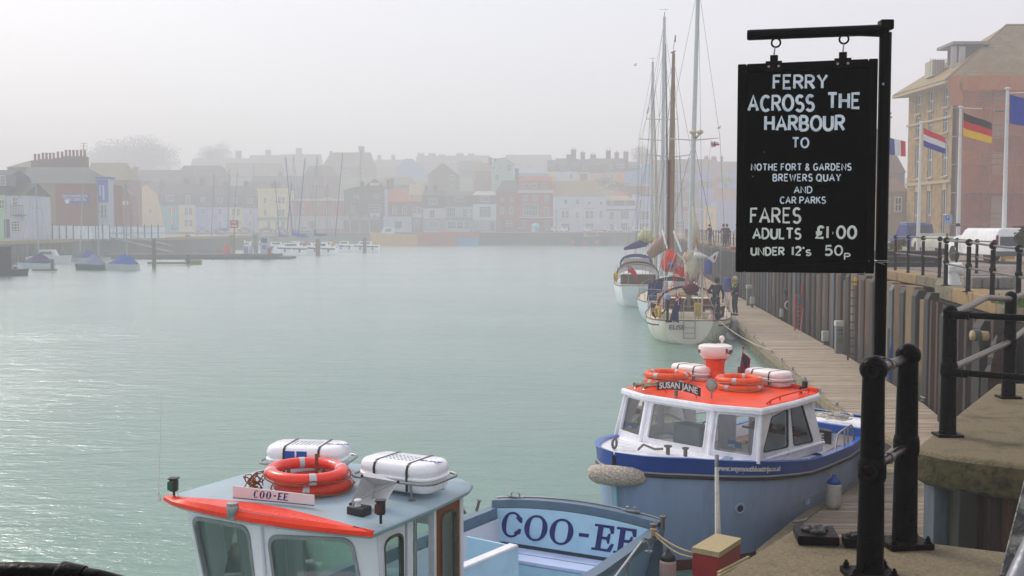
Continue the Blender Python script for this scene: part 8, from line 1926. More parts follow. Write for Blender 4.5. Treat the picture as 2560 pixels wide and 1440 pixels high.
front=[
('red brick gabled cottage with a pale sign, beside the cream gable end',238,272,325,0,('f',[(270,489),(290,458),(328,491)]),'96483c','6f5b55',[(291,499,520,11),(291,466,478,7,1,2)],[],568,[(502,512,'d2c4a4',301,321,.12)]),
('tall cream gable end with one small window and a slate roof',319.4,322,401,0,('f',[(319,492),(365,460),(393,483),(401,513)]),'dcbf92','6a675f',[(376.5,521,534,7)],[(366,453,7)]),
('turquoise fronted cottage under a slate mansard roof',FY,401,446,514,('m',484,461),'35b4c0','5e5c58',[Z(426,488,503,20,3,1),(424.5,517,538,9),(434.5,517,538,9),(424.5,547,560,9),(434.5,547,560,9)],[(404,452,10,2)]),
('pale cream cottage with a tall white dormer, right of the turquoise one',FY,446.5,488,512,('m',484,460),'d6cfb4','62605c',[Z(470,489,510,11,2,3),(466,519,538,9),(476.5,519,538,9),(466,549,566,9),(477,549,566,9)],[(466,447,12,2)]),
('lavender blue cottage with one sash window per floor',FY,488.5,520,517,('m',486,462),'93a2da','5e5c5a',[Z(506.5,494,505,9,2,1),(509,520,537,9),(509,552,562,8)],[(505,447,10,2)]),
('pale lilac cottage between the lavender and the butter yellow ones',FY,520.5,574,518,('m',487,464),'b6bbdc','605f5d',[Z(549.5,495,507,10,2,1),(550.5,521,537,9),(550,553,568,8)],[(562,455,8,1)]),
('butter yellow cottage with a narrow front',FY,574.5,606,518,('m',487,465),'d9d79a','62615d',[Z(588,495,507,9,2,1),(595.5,521,539,9),(583,521,539,7),(594,549,566,9)],[(615,453,10,1)]),
('grey-white cottage left of the tall cream-yellow building',FY,606.5,644,520,('m',489,467),'bcc3d8','5f5e5c',[Z(625,496,510,12,3,3),(627,523,537,8),(626,553,566,8)],[]),
('tall cream-yellow building with a flat cornice and green shopfront',FY,645,721,478,('p',),'e0d6a0','d8cf9c',[(663,494,509,7),(698.5,492,509,8),(708,492,509,8),(662.5,524,540,7),(698.5,523,541,8),(708,523,541,8),(672,553,568,9),(694,553,568,9),(708,553,568,9)],[(682,457,9,2,3),(695,457,9,2,3)],None,[(471,477,'e2daae',643,723,.3),(543,550,'6f9484',643,723,.3)]),
('long red brick building with white parapet and stucco ground floor',FY,722,859,502,('p',),'b4593f','cfc4bc',[(729,508,534,7,2,3),(756,508,534,8,2,3),(797,508,534,6,1,3),(813.5,508,534,6,1,3),(829,508,534,6,1,3),(738,551,570,12,3,2),(760,551,570,12,3,2),(812,551,570,9),(828,551,570,9),(844,551,570,9)],[],None,[(497,501.5,'d8cdc6',721,860,.35),(540,572,'bbb2ac',722,859,.1),(493,497,'d8cdc6',808,833,.3),(552,571,'70605e',773,787,.16)]),
('brown tile-hung and brick building with a white bay window',FY,860,958,0,('f',[(859,478),(885,470),(912,467),(936,448),(960,468)]),'7f5a4e','9a7a5a',[(892,487,496,10),(941,486,497,12),(937.5,511,533,27,4,3),(882,514,533,11,2,3)],[(905,455,9,1)],None,[(480,509,'76706a',861,957,.05),(533,543,'c3bcc4',925,950,.12),(457,464,'cfc8c4',925,949,.12)]),
('brick house with a steep orange tiled roof and white ground floor',FY,962,1029,504,('h',473,20,8),'97513f','c27843',[(986,516,534,10),(1011.5,516,534,11)],[(970,449,7,0),(980,447,6,0)],None,[(541,580,'bfc1cf',959,1029,.2),(554,571,'5f5a5c',988,1005,.26),(472,541,'b7b5c6',962,970,.25)]),
('narrow brick wing with tall white bay windows beside the orange roof',FY,1029.5,1056,504,('h',488,6,0),'8f5348','9a6a4c',[(1036.5,517,533,10,2,2),(1048.5,517,533,10,2,2),(1041,549,569,12,2,3)],[],None,[(534,544,'c3bdca',1031,1054,.12)]),
('white house with a big dark mansard roof and two brick chimneys',FY,1056.5,1113,520,('m',488,476),'c9cad4','57544f',[Z(1082,497,511,20,4,1),(1080.5,525,544,14,2,3),(1083,553,570,30,6,1)],[(1066,464,7,1),(1088,464,7,1)],None,[(546,576,'9aa6aa',1057,1112,.15)]),
('house with a green oriel bay and a teal-trimmed shopfront',FY,1113.5,1181,517,('m',489,478),'b4bfc2','6f6c60',[Z(1149,493,504,24,5,1),(1128,518,542,22,4,2),(1162,521,542,11,2,3),(1129,554,572,22,4,2),(1150,554,572,16,3,2),(1168,554,572,16,3,2)],[],None,[(543,550,'6f9a9c',1113,1181,.25)]),
('square white house with a very large window and pale flat roof',FY,1182,1240,488,('h',478,8,8),'cdd3dc','c0b4a8',[(1212,490,504,20,4,1),(1213,516,543,30,6,5),(1208,556,572,20,4,2)],[],None,[(488.5,510,'77747a',1182,1240,.04),(551,580,'a2aeb6',1182,1240,.1),(556,578,'707a7c',1226,1236,.16)]),
('plain brown brick house with a hipped slate roof',FY,1240.5,1297,479,('h',451,8,16),'a0563f','65625f',[(1256,495,505,9),(1278.5,495,505,9),(1255.5,517,535,10,2,3),(1277.5,517,535,9,2,3),(1272.5,551,566,14,3,2)],[],None,[(549,575,'8f7d63',1244,1253,.06)]),
('tall red brick house with red mansard roof and white oriel',FY,1297.5,1382,476,('m',452,441),'a94738','a84a3a',[Z(1314,459,471,15,3,1),Z(1334,459,471,15,3,1),Z(1360,459,471,14,3,1),(1312.5,488,503,11,2,3),(1337.5,488,503,11,2,3),(1365.5,488,503,11,2,3),(1326,510,540,38,5,2),(1365.5,518,537,11,2,3),(1310.5,550,571,9),(1368,552,575,11)],[(1292,421,9,0)],None,[(475,482,'cfc6c4',1295,1384,.5),(542,545,'d4ccca',1296,1383,.5)]),
('wide white three-storey pair with a lichened yellow hipped roof',FY,1382.5,1516,490,('h',452,26,4),'ccd4dc','a89266',[(1414.5,498,511,9),(1443.5,498,511,9),(1473,504,513,8),(1502.5,504,513,8),(1408,527,545,9,2,3),(1418,527,545,9,2,3),(1443,529,545,8,2,3),(1468,527,546,9,2,3),(1479,527,546,9,2,3),(1502,527,546,8,2,3),(1414,558,572,20,4,2),(1473,558,572,22,4,2)],[],None,[(521,523,'a8aeb6',1400,1426,.12),(521,523,'a8aeb6',1461,1488,.12),(491,578,'a9b0ba',1457.5,1458.6,.06)]),
('white building with a blue-grey upper band and a pale orange roof',FY,1516.5,1588,501,('h',489,18,2),'cfd2dc','b39a72',[(1530,503,512,9),(1565,503,512,9),(1528,528,549,9,2,3),(1561.5,527,548,21,5,4),(1528,560,575,9),(1560.5,557,576,18,3,2)],[],None,[(501.5,514,'6c6f84',1516.5,1588,.04),(523,526,'70788c',1515,1589,.3)]),
('pale lilac building with a wide first-floor window behind the masts',FY,1588.5,1645,489,('p',),'c0c6da','b9bcc8',[(1600,500,511,7),(1611.5,527,549,23,5,4),(1630,527,545,9),(1610,557,574,24,5,2)],[(1594,481,7)]),
('grey-brown roofed inn with small white windows behind the wooden mast',FY,1646,1683,500,('g',482),'a09a98','7e7468',[(1655,508,522,8),(1672,508,522,8),(1655,532,548,8)],[(1666,470,8,1)]),
('long grey roof above a row of coloured shops, right of the masts',FY,1683.5,1759,519,('h',480,14,2),'9a9a9e','6f6963',[Z(1714,503,516,8),(1714,531,545,8),(1740,531,545,16,3,2),(1700,552,570,24,4,2)],[(1708,468,12,2),(1742,468,8,1)],None,[(520,528,'b0303e',1708,1727,.12),(520,528,'a9b0c0',1738,1759,.12)]),
('bright yellow shopfront building near the sign board',FY,1759.5,1792,519,('p',),'e2c21e','d0b63a',[(1779,530,550,7,2,3),(1768,532,548,6)],[]),
('periwinkle blue building partly hidden by the sign board',FY,1793,1850,502,('g',470),'8a9cd0','8c6a5c',[(1809,512,528,8),(1828,512,528,8),(1809,540,556,8)],[(1815,460,8,2)]),
]
for f in front:f=list(f)+[None]*(10-len(f));H(f[0],f[1],f[2],f[3],f[4],f[5],f[6],f[7],f[8],f[9]or(),dep=3.5 if f[1]==238 else 9,yb=f[10]if len(f)>10 and f[10]else None,bands=f[11]if len(f)>11 and f[11]else(),group='waterfront houses across the harbour')
hill=[
('yellowish slate roof rising behind the brick dive shop',262,212,322,450,('h',407,22,0),'8d5a4c','9a8f74',[],[]),
('brick back building with a grey roof behind the cream gable',345,275,345,475,('g',452),'8a5348','6b6866',[],[(338,418,12,1)]),
('long dark slate roof with skylights behind the turquoise cottage',365,340,470,455,('g',425),'7a706c','5a5a5c',[],[(470,430,8,1)]),
('grey roof with two small skylights high behind the cottages',372,440,560,440,('h',414,14,10),'8f7c70','64625f',[(480,430,437,8)],[]),
('orange and brown roofed terrace on the left skyline',570,476,620,420,('g',396),'9a6c54','9a8566',[(520,424,432,7),(560,424,432,7)],[(525,377,14,2),(596,377,14,2)]),
('grey flat-dormered terrace with two chimneys on the skyline',570,620,700,412,('g',388),'9a7060','84786a',[(640,396,406,12,3,1),(654,396,406,10,3,1)],[(670,375,13,2)]),
('terrace with a wide pale dormer and a chimney on the skyline',570,700,800,414,('g',386),'9c6a58','8a7a66',[(752,384,396,16,4,1),(770,386,396,10,3,1)],[(747,371,14,2)]),
('ochre gable building below the skyline terrace',470,470,560,455,('g',428),'9c7a5c','7a6a58',[],[(505,447,8,1)]),
('red brick terrace with a few white windows halfway up the hill',470,560,700,440,('g',408),'a0604a','7f7262',[(600,420,430,7),(665,420,431,8),(684,432,446,9)],[(622,449,8,1)]),
('grey slate roofs in a step between the hill terraces',375,625,760,470,('g',440),'756e68','605e5c',[(737,425,433,6)],[(640,455,9,1),(700,430,8,1)]),
('large brown hotel with a long roof and triple windows on the hill',470,805,935,418,('h',381,12,18),'9c5d46','8a7856',[(843,426,440,12,3,1),(863.5,426,440,12,3,1),(903,426,440,13,3,1),(844,404,415,9),(893,404,415,7),(839,452,464,8),(858,452,464,8)],[(903.5,366,13,2),(827,378,5)]),
('red brick gabled building with slanting skylights left of the hotel',385,760,840,440,('h',414,16,10),'8f5444','6d6058',[(790,450,462,8),(812,450,462,8)],[]),
('grey shed-like house with a hipped roof under the hotel',360,948,1040,462,('h',442,18,10),'8f8a86','8a8172',[],[]),
('skyline terrace with two square chimneys right of the hotel',560,936,1032,416,('g',399),'94806c','877b6a',[(985,408,418,7)],[(948,388,9,1),(983,388,9,1)]),
('pale blue gable ended house on the hill',485,994,1068,0,('f',[(992,424),(1014,398),(1030,398),(1070,436)]),'8da6d6','8a8a94',[],[]),
('yellow-brown hipped roof behind the orange tiled house',350,1020,1062,487,('h',461,12,2),'7f8480','b3a47c',[(1020,470,484,6)],[]),
('long terrace crowded with chimney pots on the skyline',570,1040,1225,408,('g',389),'8f8474','857a6b',[],[(1052,384,16,5),(1080,384,18,5),(1105,387,14,4),(1150,384,18,5),(1178,385,16,5),(1195,389,11,2),(1211,391,11,2)]),
('big plain brown gable with white barge boards on the hill',385,1072,1144,0,('f',[(1070,437),(1107,408),(1146,437)]),'8f745c','b0a498',[(1129,438,449,12,3,1),(1130,462,470,12,3,1)],[]),
('brown house with bright skylights right of the plain gable',470,1146,1205,424,('g',402),'84695c','6f655c',[(1186,432,452,5,1,3)],[]),
('pale stone terrace front with bay windows on the hill',390,1183,1230,428,('g',408),'a5735f','97765f',[(1187,434,448,5),(1213,434,448,9)],[]),
('mint green house with tall windows on the hill',385,1229,1283,0,('f',[(1228,412),(1245,398),(1262,396),(1285,412)]),'a3bfae','8a8578',[(1235,416,424,7),(1250,416,424,7),(1273,411,428,12,2,1),(1243,436,452,11,2,1)],[(1226,394,10),(1238,396,9)]),
('very long brown roof with pale dormers at the centre of the skyline',550,1256,1382,408,('h',387,4,10),'9c9c9c','97866c',[(1300,410,418,9),(1326,411,422,14,4,1),(1354,409,420,8)],[]),
('low pale blue flat roofed house behind the tall red brick house',360,1296,1372,436,('p',),'9fb4d4','8ab0d0',[],[]),
('pale yellow hill cottage at the left end of the coloured terrace',365,1370,1390,428,('m',411,400),'e0cf84','6f6a6a',[Z(1380,412,424,14,3,1)],[]),
('white hill cottage with two dormers',365,1390.5,1444,428,('m',410,396),'cfd6dc','74706e',[Z(1407,412,424,15,3,1),Z(1435,410,421,17,4,1),(1428,434,447,6)],[(1434,374,13,2),(1422,386,12)]),
('cream hill cottage with a brown garage front',365,1444.5,1475,430,('m',411,398),'d8ccb0','77726e',[Z(1464,412,424,12,3,1)],[(1457,381,11,1)],None,[(434,452,'8a6f66',1450,1469,.08)]),
('pinkish stone hill cottage below the twin chimneys',365,1475.5,1505,432,('m',411,396),'d2bda6','7c766e',[Z(1494,410,421,17,4,1)],[(1483,387,14,3)]),
('peach hill house with small white windows',365,1505.5,1539,430,('m',411,396),'cfb0a0','7c746c',[(1513,436,447,7),(1530,436,448,8),Z(1527,412,422,8)],[(1521,377,12,2),(1542,381,11,1)]),
('bright orange hill house',365,1539.5,1563,430,('m',411,396),'e59a3c','7a706c',[Z(1551,410,420,18,4,1),(1546,434,447,6)],[(1565,380,12,2)]),
('sky blue hill house with a steep gable',365,1563.5,1628,0,('f',[(1563,428),(1594,428),(1619,409),(1629,424)]),'6fb2de','7a8490',[(1581,433,446,7,2,2),(1607,432,444,6),(1621,432,444,5)],[]),
('slate mansard with a white dormer beside the sky blue gable',372,1565,1600,427,('m',411,404),'8a8f98','6d6a6c',[Z(1587,410,419,20,4,1)],[]),
('dark red and grey terrace seen between the masts',362,1629,1682,432,('g',400),'8f5a58','77716c',[(1640,436,448,6),(1657,436,448,6)],[(1655,392,8,2)]),
('grey-lilac hill terrace right of the wooden mast',362,1682.5,1747,432,('g',398),'a9adc0','7a7469',[(1692,436,450,9),(1706,436,450,6),(1722,436,450,6)],[(1700,398,5,2),(1724,398,9,3)]),
('blue-violet hill house right of the tallest mast',358,1747.5,1780,432,('g',398),'8494d6','837b70',[(1764,437,452,8)],[(1766,393,10,3)]),
('salmon pink hill house',358,1780.5,1798,430,('g',400),'d98e88','837b70',[(1791,431,442,7)],[(1785,393,12,3)]),
('turquoise hill house near the sign board',358,1798.5,1822,430,('g',404),'5cc0ba','837b70',[(1810,432,443,5)],[(1805,392,6,1)]),
('deep sky blue hill house at the edge of the sign board',358,1822.5,1850,430,('g',404),'5c9ad2','837b70',[(1830,434,445,5)],[]),
('brick wall and garden sheds below the sky blue gable',345,1570,1650,466,('g',460),'9a5a44','8f6a54',[(1612,461,465,12)],[]),
]
for f in hill:f=list(f);H(f[0],f[1],f[2],f[3],f[4],f[5],f[6],f[7],f[8],f[9],yb=None,bands=f[11]if len(f)>11 and f[11]else(),group='houses up the misty hillside',name='hill_house')
# trees on the hill
for i,(px,py,Y,r,lab,sq,c_)in enumerate(((312,400,640,20.5,'large misty tree mass left on the skyline',(1.3,.8,.75),('#4a5340','#3d4636')),(372,402,600,15.8,'rounded misty tree right of the tree mass on the left skyline',(1.2,.8,.85),('#434c3a','#3a4233')),(250,420,620,14,'low misty tree behind the yellowish roof',(1.5,.8,.6),('#4a5340','#3d4636')),
(545,392,640,12,'thin bare-looking misty tree on the skyline above the cottages',(1,.8,.8),('#5a5a50','#4f5048')),(1607,392,430,6,'round fresh green tree on the skyline beside the masts',(1,.8,1),('#7a8a4a','#66773f')),(1820,450,350,3,'green hillside bush above the periwinkle building',(2,.8,.6),('#76853f','#5f6f38')),
(1512,458,342,3.2,'garden bush below the peach hill house',(1.5,.8,.8),('#5d7046','#4c5e3a')),(1550,470,340,3.4,'dark garden shrubbery above the pale orange roof',(2,.8,.6),('#56653f','#465434')),(1712,464,345,4,'wide green bank of bushes right of the wooden mast',(2.2,.8,.7),('#687a3e','#556734')),(1780,462,345,3.2,'green bank of bushes below the salmon pink house',(2,.8,.6),('#687a3e','#556734')),
(648,462,350,3,'yellow-green hedge behind the tall cream-yellow building',(2.4,.8,.5),('#8d8a40','#77793a')))):
 c=P(px,py,Y);leafy('hill_tree' if r>5 else 'bush',lab,c,r,7000 if r>8 else 2600 if r>5 else 900,c_,cat='tree' if r>5 else 'bush',seed=i+20,leaf=r*.055 if r>8 else r*.07 if r>5 else r*.11,squash=sq,trunk=(hill_z(c.x,Y)-.5,.5)if r>5 else None,clump=24 if r>5 else 12,group='trees and bushes on the hillside')
 # cars, lamp posts and people on the far quay
def far_car(px,Y,col,label,L_=4.1,side=True):
 x=P(px,580,Y).x;z0=3.5;t=thing('parked_car',label,'car',(x,Y,z0),'cars parked along the far quay');mt=mat('car_'+col,'#'+col,.3,var=.03,coat=.5)
 pr=[(-.5,.35),(-.5,.75),(-.3,.92),(-.12,1.42),(.2,1.45),(.38,.98),(.5,.8),(.5,.35)]
 if side:m_=MB();m_.extrude([Vector((x+a*L_,Y-.85,z0+h))for a,h in pr],(0,1.7,0));g_=[Vector((x+a*L_,Y-.87,z0+h))for a,h in((-.26,.95),(-.12,1.36),(.19,1.38),(.34,.98))];gd=(0,.03,0)
 else:m_=MB();m_.extrude([Vector((x-.85,Y+a*L_,z0+h))for a,h in pr],(1.7,0,0));g_=[Vector((x+a,Y-L_*.28+(h-.95)*.9,z0+h))for a,h in((-.72,.95),(.72,.95),(.6,1.36),(-.6,1.36))];gd=(0,-.06,0)
 obj('body',m_,mt,t,bevel=.08);obj('window',MB().extrude(g_,gd),M_carglass,t)
 for a in(-.32,.32):
  for b in(-.75,.75):m_=MB();c_=(x+a*L_,Y+b,z0+.32)if side else(x+b,Y+a*L_,z0+.32);m_.lathe(c_,[(.32,-.1),(.32,.1)],12,axis=(0,1,0)if side else(1,0,0));obj('wheel',m_,M_tyre,t)
for i,(px,c,side,lab)in enumerate(((346,'c8cfcc',0,'silver car whose roof shows over the white fence, left'),(378,'c8cfcc',0,'silver car whose roof shows over the white fence, right'),(507,'8fa0a8',1,'blue-grey hatchback before the lavender cottage'),(552,'707a86',1,'dark grey car before the pale lilac cottage'),(612,'b85a5a',1,'faded red car right of the diesel sign'),
(666,'4c5f9a',1,'blue car before the cream-yellow building'),(700,'8a93a8',1,'grey-blue car left of the brick building'),(760,'a9b4b8',1,'pale silver car before the red brick building'),(1386,'d8d2b0',0,'cream car furthest left on the open far quay'),(1410,'e0e2ea',0,'bright white car left of the dark trawler'),(1467,'cdd8d2',0,'pale green-white car above the trawler'),
(1518,'c6d2cc',0,'silver-green car right of the trawler mast'),(1545,'d2c4c8',0,'pinkish white car before the white building'),(1590,'d0d6da',0,'white car before the pale lilac building'),(1617,'d8e2de',0,'white car glimpsed just left of the masts'))):far_car(px,308,c,lab,side=side)
def lamp(px,yt,lab,Y=303):x,zt=P(px,yt,Y).x,P(px,yt,Y).z;t=thing('street_lamp',lab,'street lamp',(x,Y,3.5),'street lamps along the far quay');obj('post',MB().tube([(x,Y,3.5),(x,Y,4.4),(x,Y,zt-.6)],[.14,.08,.06],6),M_dgrey,t);obj('lantern',MB().lathe((x,Y,zt-.6),[(.08,0),(.22,.35),(.25,.4),(.05,.62)],6),M_dgrey,t)
lamp(1057,524,'street lamp before the white house with the dark mansard');lamp(1178,524,'street lamp beside the teal-trimmed shopfront');lamp(1391,526,'street lamp left of the wide white pair');lamp(1533,532,'street lamp before the blue-grey banded building');lamp(814,514,'street lamp before the long red brick building')
k_=thing('kiosk','small turquoise and white domed kiosk before the tall red brick house','kiosk',P(1338,578,300));a,b=P(1329,584,300),P(1348,566,300)
obj('body',MB().bx(a.x,b.x,300,302,3.5,b.z),hx('b9c9d4'),k_);m_=MB();m_.lathe(((a.x+b.x)/2,301,b.z),[(1.25,0),(1.1,.4),(.6,.8),(.1,.95)],8);obj('dome',m_,hx('5fc4d4'),k_);obj('poster',MB().bx((a.x+b.x)/2,b.x-.05,299.93,299.98,3.6,b.z-.2),hx('3a9cb4'),k_)
t=thing('marquee','dark open-sided seating shelter with pointed roofs before the tile-hung building','shelter',P(880,575,312))
for i in range(4):a,b=P(852+i*24,550,312),P(876+i*24,550,312);mid=(a+b)/2;m_=MB();m_.loft([[Vector((a.x,311,a.z)),Vector((b.x,311,a.z)),Vector((b.x,315,a.z)),Vector((a.x,315,a.z))],[mid+Vector((0,.9+.1*k,1.7))for k in range(4)]]);obj('pointed_roof',m_,hx('7f8286'),t);obj('post',MB().bx(a.x,a.x+.12,311,311.12,3.5,a.z),M_wf,t)
for i,(px,c1)in enumerate(((1262,'#3a3c50'),(1300,'#c8c8cc'),(1422,'#7a2f34'),(1572,'#30323a'))):b=P(px,581,304);person(('person in dark navy clothes walking before the brown brick house','person in pale clothes before the tall red brick house','person in a red top by the parked white car on the far quay','person in black before the blue-grey banded building')[i],(b.x,304,3.5),200+40*i,1.75,c1,'#2a2c34','#3a2a20')
for i,(px,Y,c1)in enumerate(((1758,92,'#5d3a3e'),(1792,84,'#6a3540'),(1801,86,'#23252c'),(1824,76,'#c4c8cc'))):b=P(px,581,Y);person(('person in a plum jacket at the railings above the timber piles','person in a dark red jacket leaning on the railings left of the sign','person in black standing close behind the dark red jacket','person in pale grey at the railings touching the sign edge')[i],(b.x+.6,Y,3.4),215,1.75,c1,'#2c2e3c','#2e2018',pose='lean',lean=8)
H('beige stone building with a bay window beside the tall yellow stone building',117,2205,2268,478,('g',440),'a89878','8a6a58',[(2245,492,530,20,2,2),(2222,495,535,8)],[(2219,280,12,0)],bands=[(474,480,'b9ac90',2205,2269,.25)],name='stone_house',cat='house')
H('grey and brown roofed house behind the blue, white and red flag',140,2195,2262,432,('h',322,30,6),'8f8f94','86705c',[],[(2221,290,12,0)],name='stone_house',cat='house')
# ================= left bank, marina and far boats =================
LQ=[(-75,120),(-66.5,131),(-68.6,168),(-71.5,172),(-72,186),(-61.5,192),(-60,299)]
lw=thing('left_quay_wall','piled quay wall with a stone cap along the left bank','quay wall',(-68,150,0))
for(x0,y0),(x1,y1)in zip(LQ[1:],LQ[2:]):
 m_=MB();m_.add([(x0,y0,-.8),(x1,y1,-.8),(x1,y1,2.6),(x0,y0,2.6),(x0-.8,y0,-.8),(x1-.8,y1,-.8),(x1-.8,y1,2.6),(x0-.8,y0,2.6)],[(0,1,2,3),(7,6,5,4),(3,2,6,7),(0,4,5,1),(0,3,7,4),(1,5,6,2)]);obj('wall_face',m_,M_farwall,lw)
 m_=MB();d=math.hypot(x1-x0,y1-y0);nx_,ny_=(y1-y0)/d,-(x1-x0)/d;m_.prism([(x0+nx_*.25,y0+ny_*.25),(x1+nx_*.25,y1+ny_*.25),(x1-nx_*1.2,y1-ny_*1.2),(x0-nx_*1.2,y0-ny_*1.2)],2.603,3.1);obj('cap',m_,M_kerb,lw)
y=131.5
while y<168:x=qlerp([(LQ[1][0],131),(LQ[2][0],168)],y);obj('sheet_pile',MB().box((x+.12,y,.9),(.24,.55,3.3)),M_rust if int(y*2)%3 else M_timber,lw);y+=.95
g=MB();g.add([(x,y,3.0)for x,y in LQ[1:]]+[(-400,299,3.0),(-400,120,3.0),(-66.8,120,3.0)],[tuple(range(9))]);obj('left_quay_ground',g,M_quay,kind='structure',origin=(0,0,0),fixn=False)
H('mint green house cut off by the left edge',158,-40,15,487,('m',440,425),'a9cfae','5f6a74',[Z(8,438,464,12,2,3),(5,498,522,14,2,2),(13,548,594,4,1,1)],[],name='house',group='houses on the left bank')
H('white quayside house with a black balcony and blue corner',158,16,60,488,('g',458),'c6c8d4','4d4743',[(38,492,514,13,2,2),(39,552,580,22,3,4)],[],bands=[(548,594,'2b4a6e',17,24,.03)],name='house',group='houses on the left bank')
a,b=P(29,539,157.2),P(60,514,157.2);m_=MB();m_.bx(a.x,b.x,156.9,158,a.z,a.z+.12);m_.tube([(a.x,156.9,b.z),(b.x,156.9,b.z)],.04,4)
for k in range(9):x=a.x+(b.x-a.x)*k/8;m_.tube([(x,156.9,a.z),(x,156.9,b.z)],.025,4)
t=thing('balcony','black iron balcony on the white quayside house','balcony',(a.x,157,a.z));tag(obj('railings',m_,M_rubber,t),kind='stuff')
Mpub=H('brick and rubble dive shop with a grey slate roof and purple banner',186,61,242,459,('h',418,60,-30),'935141','6c6e6c',[(59,461,486,20,3,2),(67,501,526,9,1,2)],[],dep=12,bands=[(460,575,'9a8a6c',84,138,.03)],name='brick_building',cat='building',group='houses on the left bank')
a,b=P(160,511,185.8),P(224,484,185.8);nb=obj('banner',MB().bx(a.x,b.x,185.75,185.85,a.z,b.z),hx('33379c'),Mpub)
for k,s_ in enumerate(('OLD HARBOUR','DIVE CENTRE')):obj('lettering',text_mesh(s_,.62,((a.x+b.x)/2-.3,185.74,b.z-.42-.6*k),(1,0,0),(0,0,1),.02,.01),M_lett,nb)
m_=MB();m_.lathe((a.x+.6,185.72,a.z+.5),[(.4,0),(.38,.03)],16,axis=(0,-1,0));obj('round_logo',m_,M_lett,nb)
bn_=H('narrow building wrapped in blue banners above white shopfront doors',185,242.5,270,447,('p',),'b9bccb','3a62ae',[(256,512,545,6,1,3),(264,512,545,5,1,3)],[],dep=2.5,bands=[(449,506,'2a5ab4',243,270,.06),(463,490,'b9c4dc',249,252,.12),(463,500,'b9c4dc',257,261,.12)],name='shop',cat='shop',group='houses on the left bank')
ct=thing('chimney_stacks','row of broad brick chimney stacks crowned with many red pots','chimney stacks',P(150,420,195))
for x0,x1,yt,n in((78,96,401,2),(98,133,398,4),(135,155,395,2),(156,211,391,6)):a,b=P(x0,432,195),P(x1,yt,195);obj('stack',MB().bx(a.x,b.x,195,197,a.z,b.z),hx('7d6353'),ct);[obj('chimney_pot',MB().lathe((a.x+(b.x-a.x)*(k+.5)/n,196,b.z),[(.28,0),(.22,.4),(.24,1.1),(.29,1.2)],8),M_pot,ct)for k in range(n)]
a,b=P(209,392,196),P(209,358,196);m_=MB();m_.tube([a,b],.06,4)
for dz in(0,-.5,-1.1):m_.tube([b+Vector((-.6,0,dz)),b+Vector((.7,0,dz))],.04,4)
obj('aerial',m_,M_dgrey,ct)
H('low grey roofed building behind the chimney stacks',205,18,150,418,('h',402,20,30),'8d7f70','8a8478',[],[],name='house',group='houses on the left bank')
# white fence
fe=thing('white_fence','long white panel fence with dark posts on the left quay','fence',(-70,175,3));fl=[P(60,594,166),P(185,594,171),P(275,596,180),P(413,598,190)]
for p,q,n,h in((fl[0],fl[1],7,2.15),(fl[1],fl[2],5,2.1),(fl[2],fl[3],8,2.1)):
 for k in range(n):
  a,b=p.lerp(q,k/n),p.lerp(q,(k+.96)/n);a.z=b.z=3.0;m_=MB();m_.extrude([a,b,b+Vector((0,0,h)),a+Vector((0,0,h))],(0,.06,0));obj('panel',m_,hx('e4e6ec'),fe);obj('post',MB().bx(a.x-.07,a.x+.07,a.y-.2,a.y-.08,3,3+h+.3),hx('5d6a78'),fe)
m_=MB()
for z in(3.9,5.0):m_.tube([fl[2]-Vector((0,.4,fl[2].z-z)),fl[3]-Vector((0,.4,fl[3].z-z))],.04,4)
tag(obj('hand_rails',m_,hx('5d6a78'),fe),kind='stuff')
gw=thing('gangway','sloping grey gangway from the left quay down to the fuel pontoon','gangway',P(285,595,178));a,b=P(285,596,180),P(432,632,172)
obj('deck',MB().beam(a,b,1.4,.2),hx('6e747a'),gw);[obj('hand_rail',MB().tube([a+Vector((0,s_,1.1)),b+Vector((0,s_,1.1))],.05,5),M_galv,gw)for s_ in(-.7,.7)]
def fpile(px0,px1,yt,yb,lab,c='7d7460',top=None):
 Y=G((px0+px1)/2,yb,0).y;x,r,zt=P((px0+px1)/2,yt,Y).x,(px1-px0)/2/2700*Y,P(px0,yt,Y).z;t=thing('mooring_pile',lab,'pile',(x,Y,-.5),'marina mooring piles');obj('shaft',MB().lathe((x,Y,-.5),[(r,0),(r,zt+.5)],12),hx(c),t,smooth=40)
 if top:obj('painted_top',MB().lathe((x,Y,zt-.9),[(r*1.03,0),(r*1.03,.92),(r*.5,.98)],12),hx(top),t)
for a in((379,389,597,671,'pile rising from the water just right of the blue covered dinghy'),(463,475,587,632,'grey-brown pile left of the red-topped pile'),(486,494,582,617,'pile with a red top','6d6258','a8453c'),(573,587,587,634,'stout pile beneath the red diesel sign'),(633,645,588,632,'pile just left of the fuel kiosk'),(789,800,597,639,'brown pile in front of the white yachts','8a6a55'),(907,916,594,631,'pile before the rightmost white yacht','7d6a58'),(499,506,590,616,'short brown pile right of the red-topped pile','8a6a55')):fpile(*a)
pt=thing('fuel_pontoon','long dark low fuel pontoon in the middle distance','pontoon',P(550,640,168));a,b=G(302,650,0),G(703,646,0);obj('deck',MB().bx(a.x-4,b.x,165.5,171,.35,.75),hx('5d564e'),pt);[obj('float',MB().bx(a.x-3+k*4,a.x+.4+k*4,165.7,170.8,-.4,.34),hx('3f3c39'),pt)for k in range(7)]
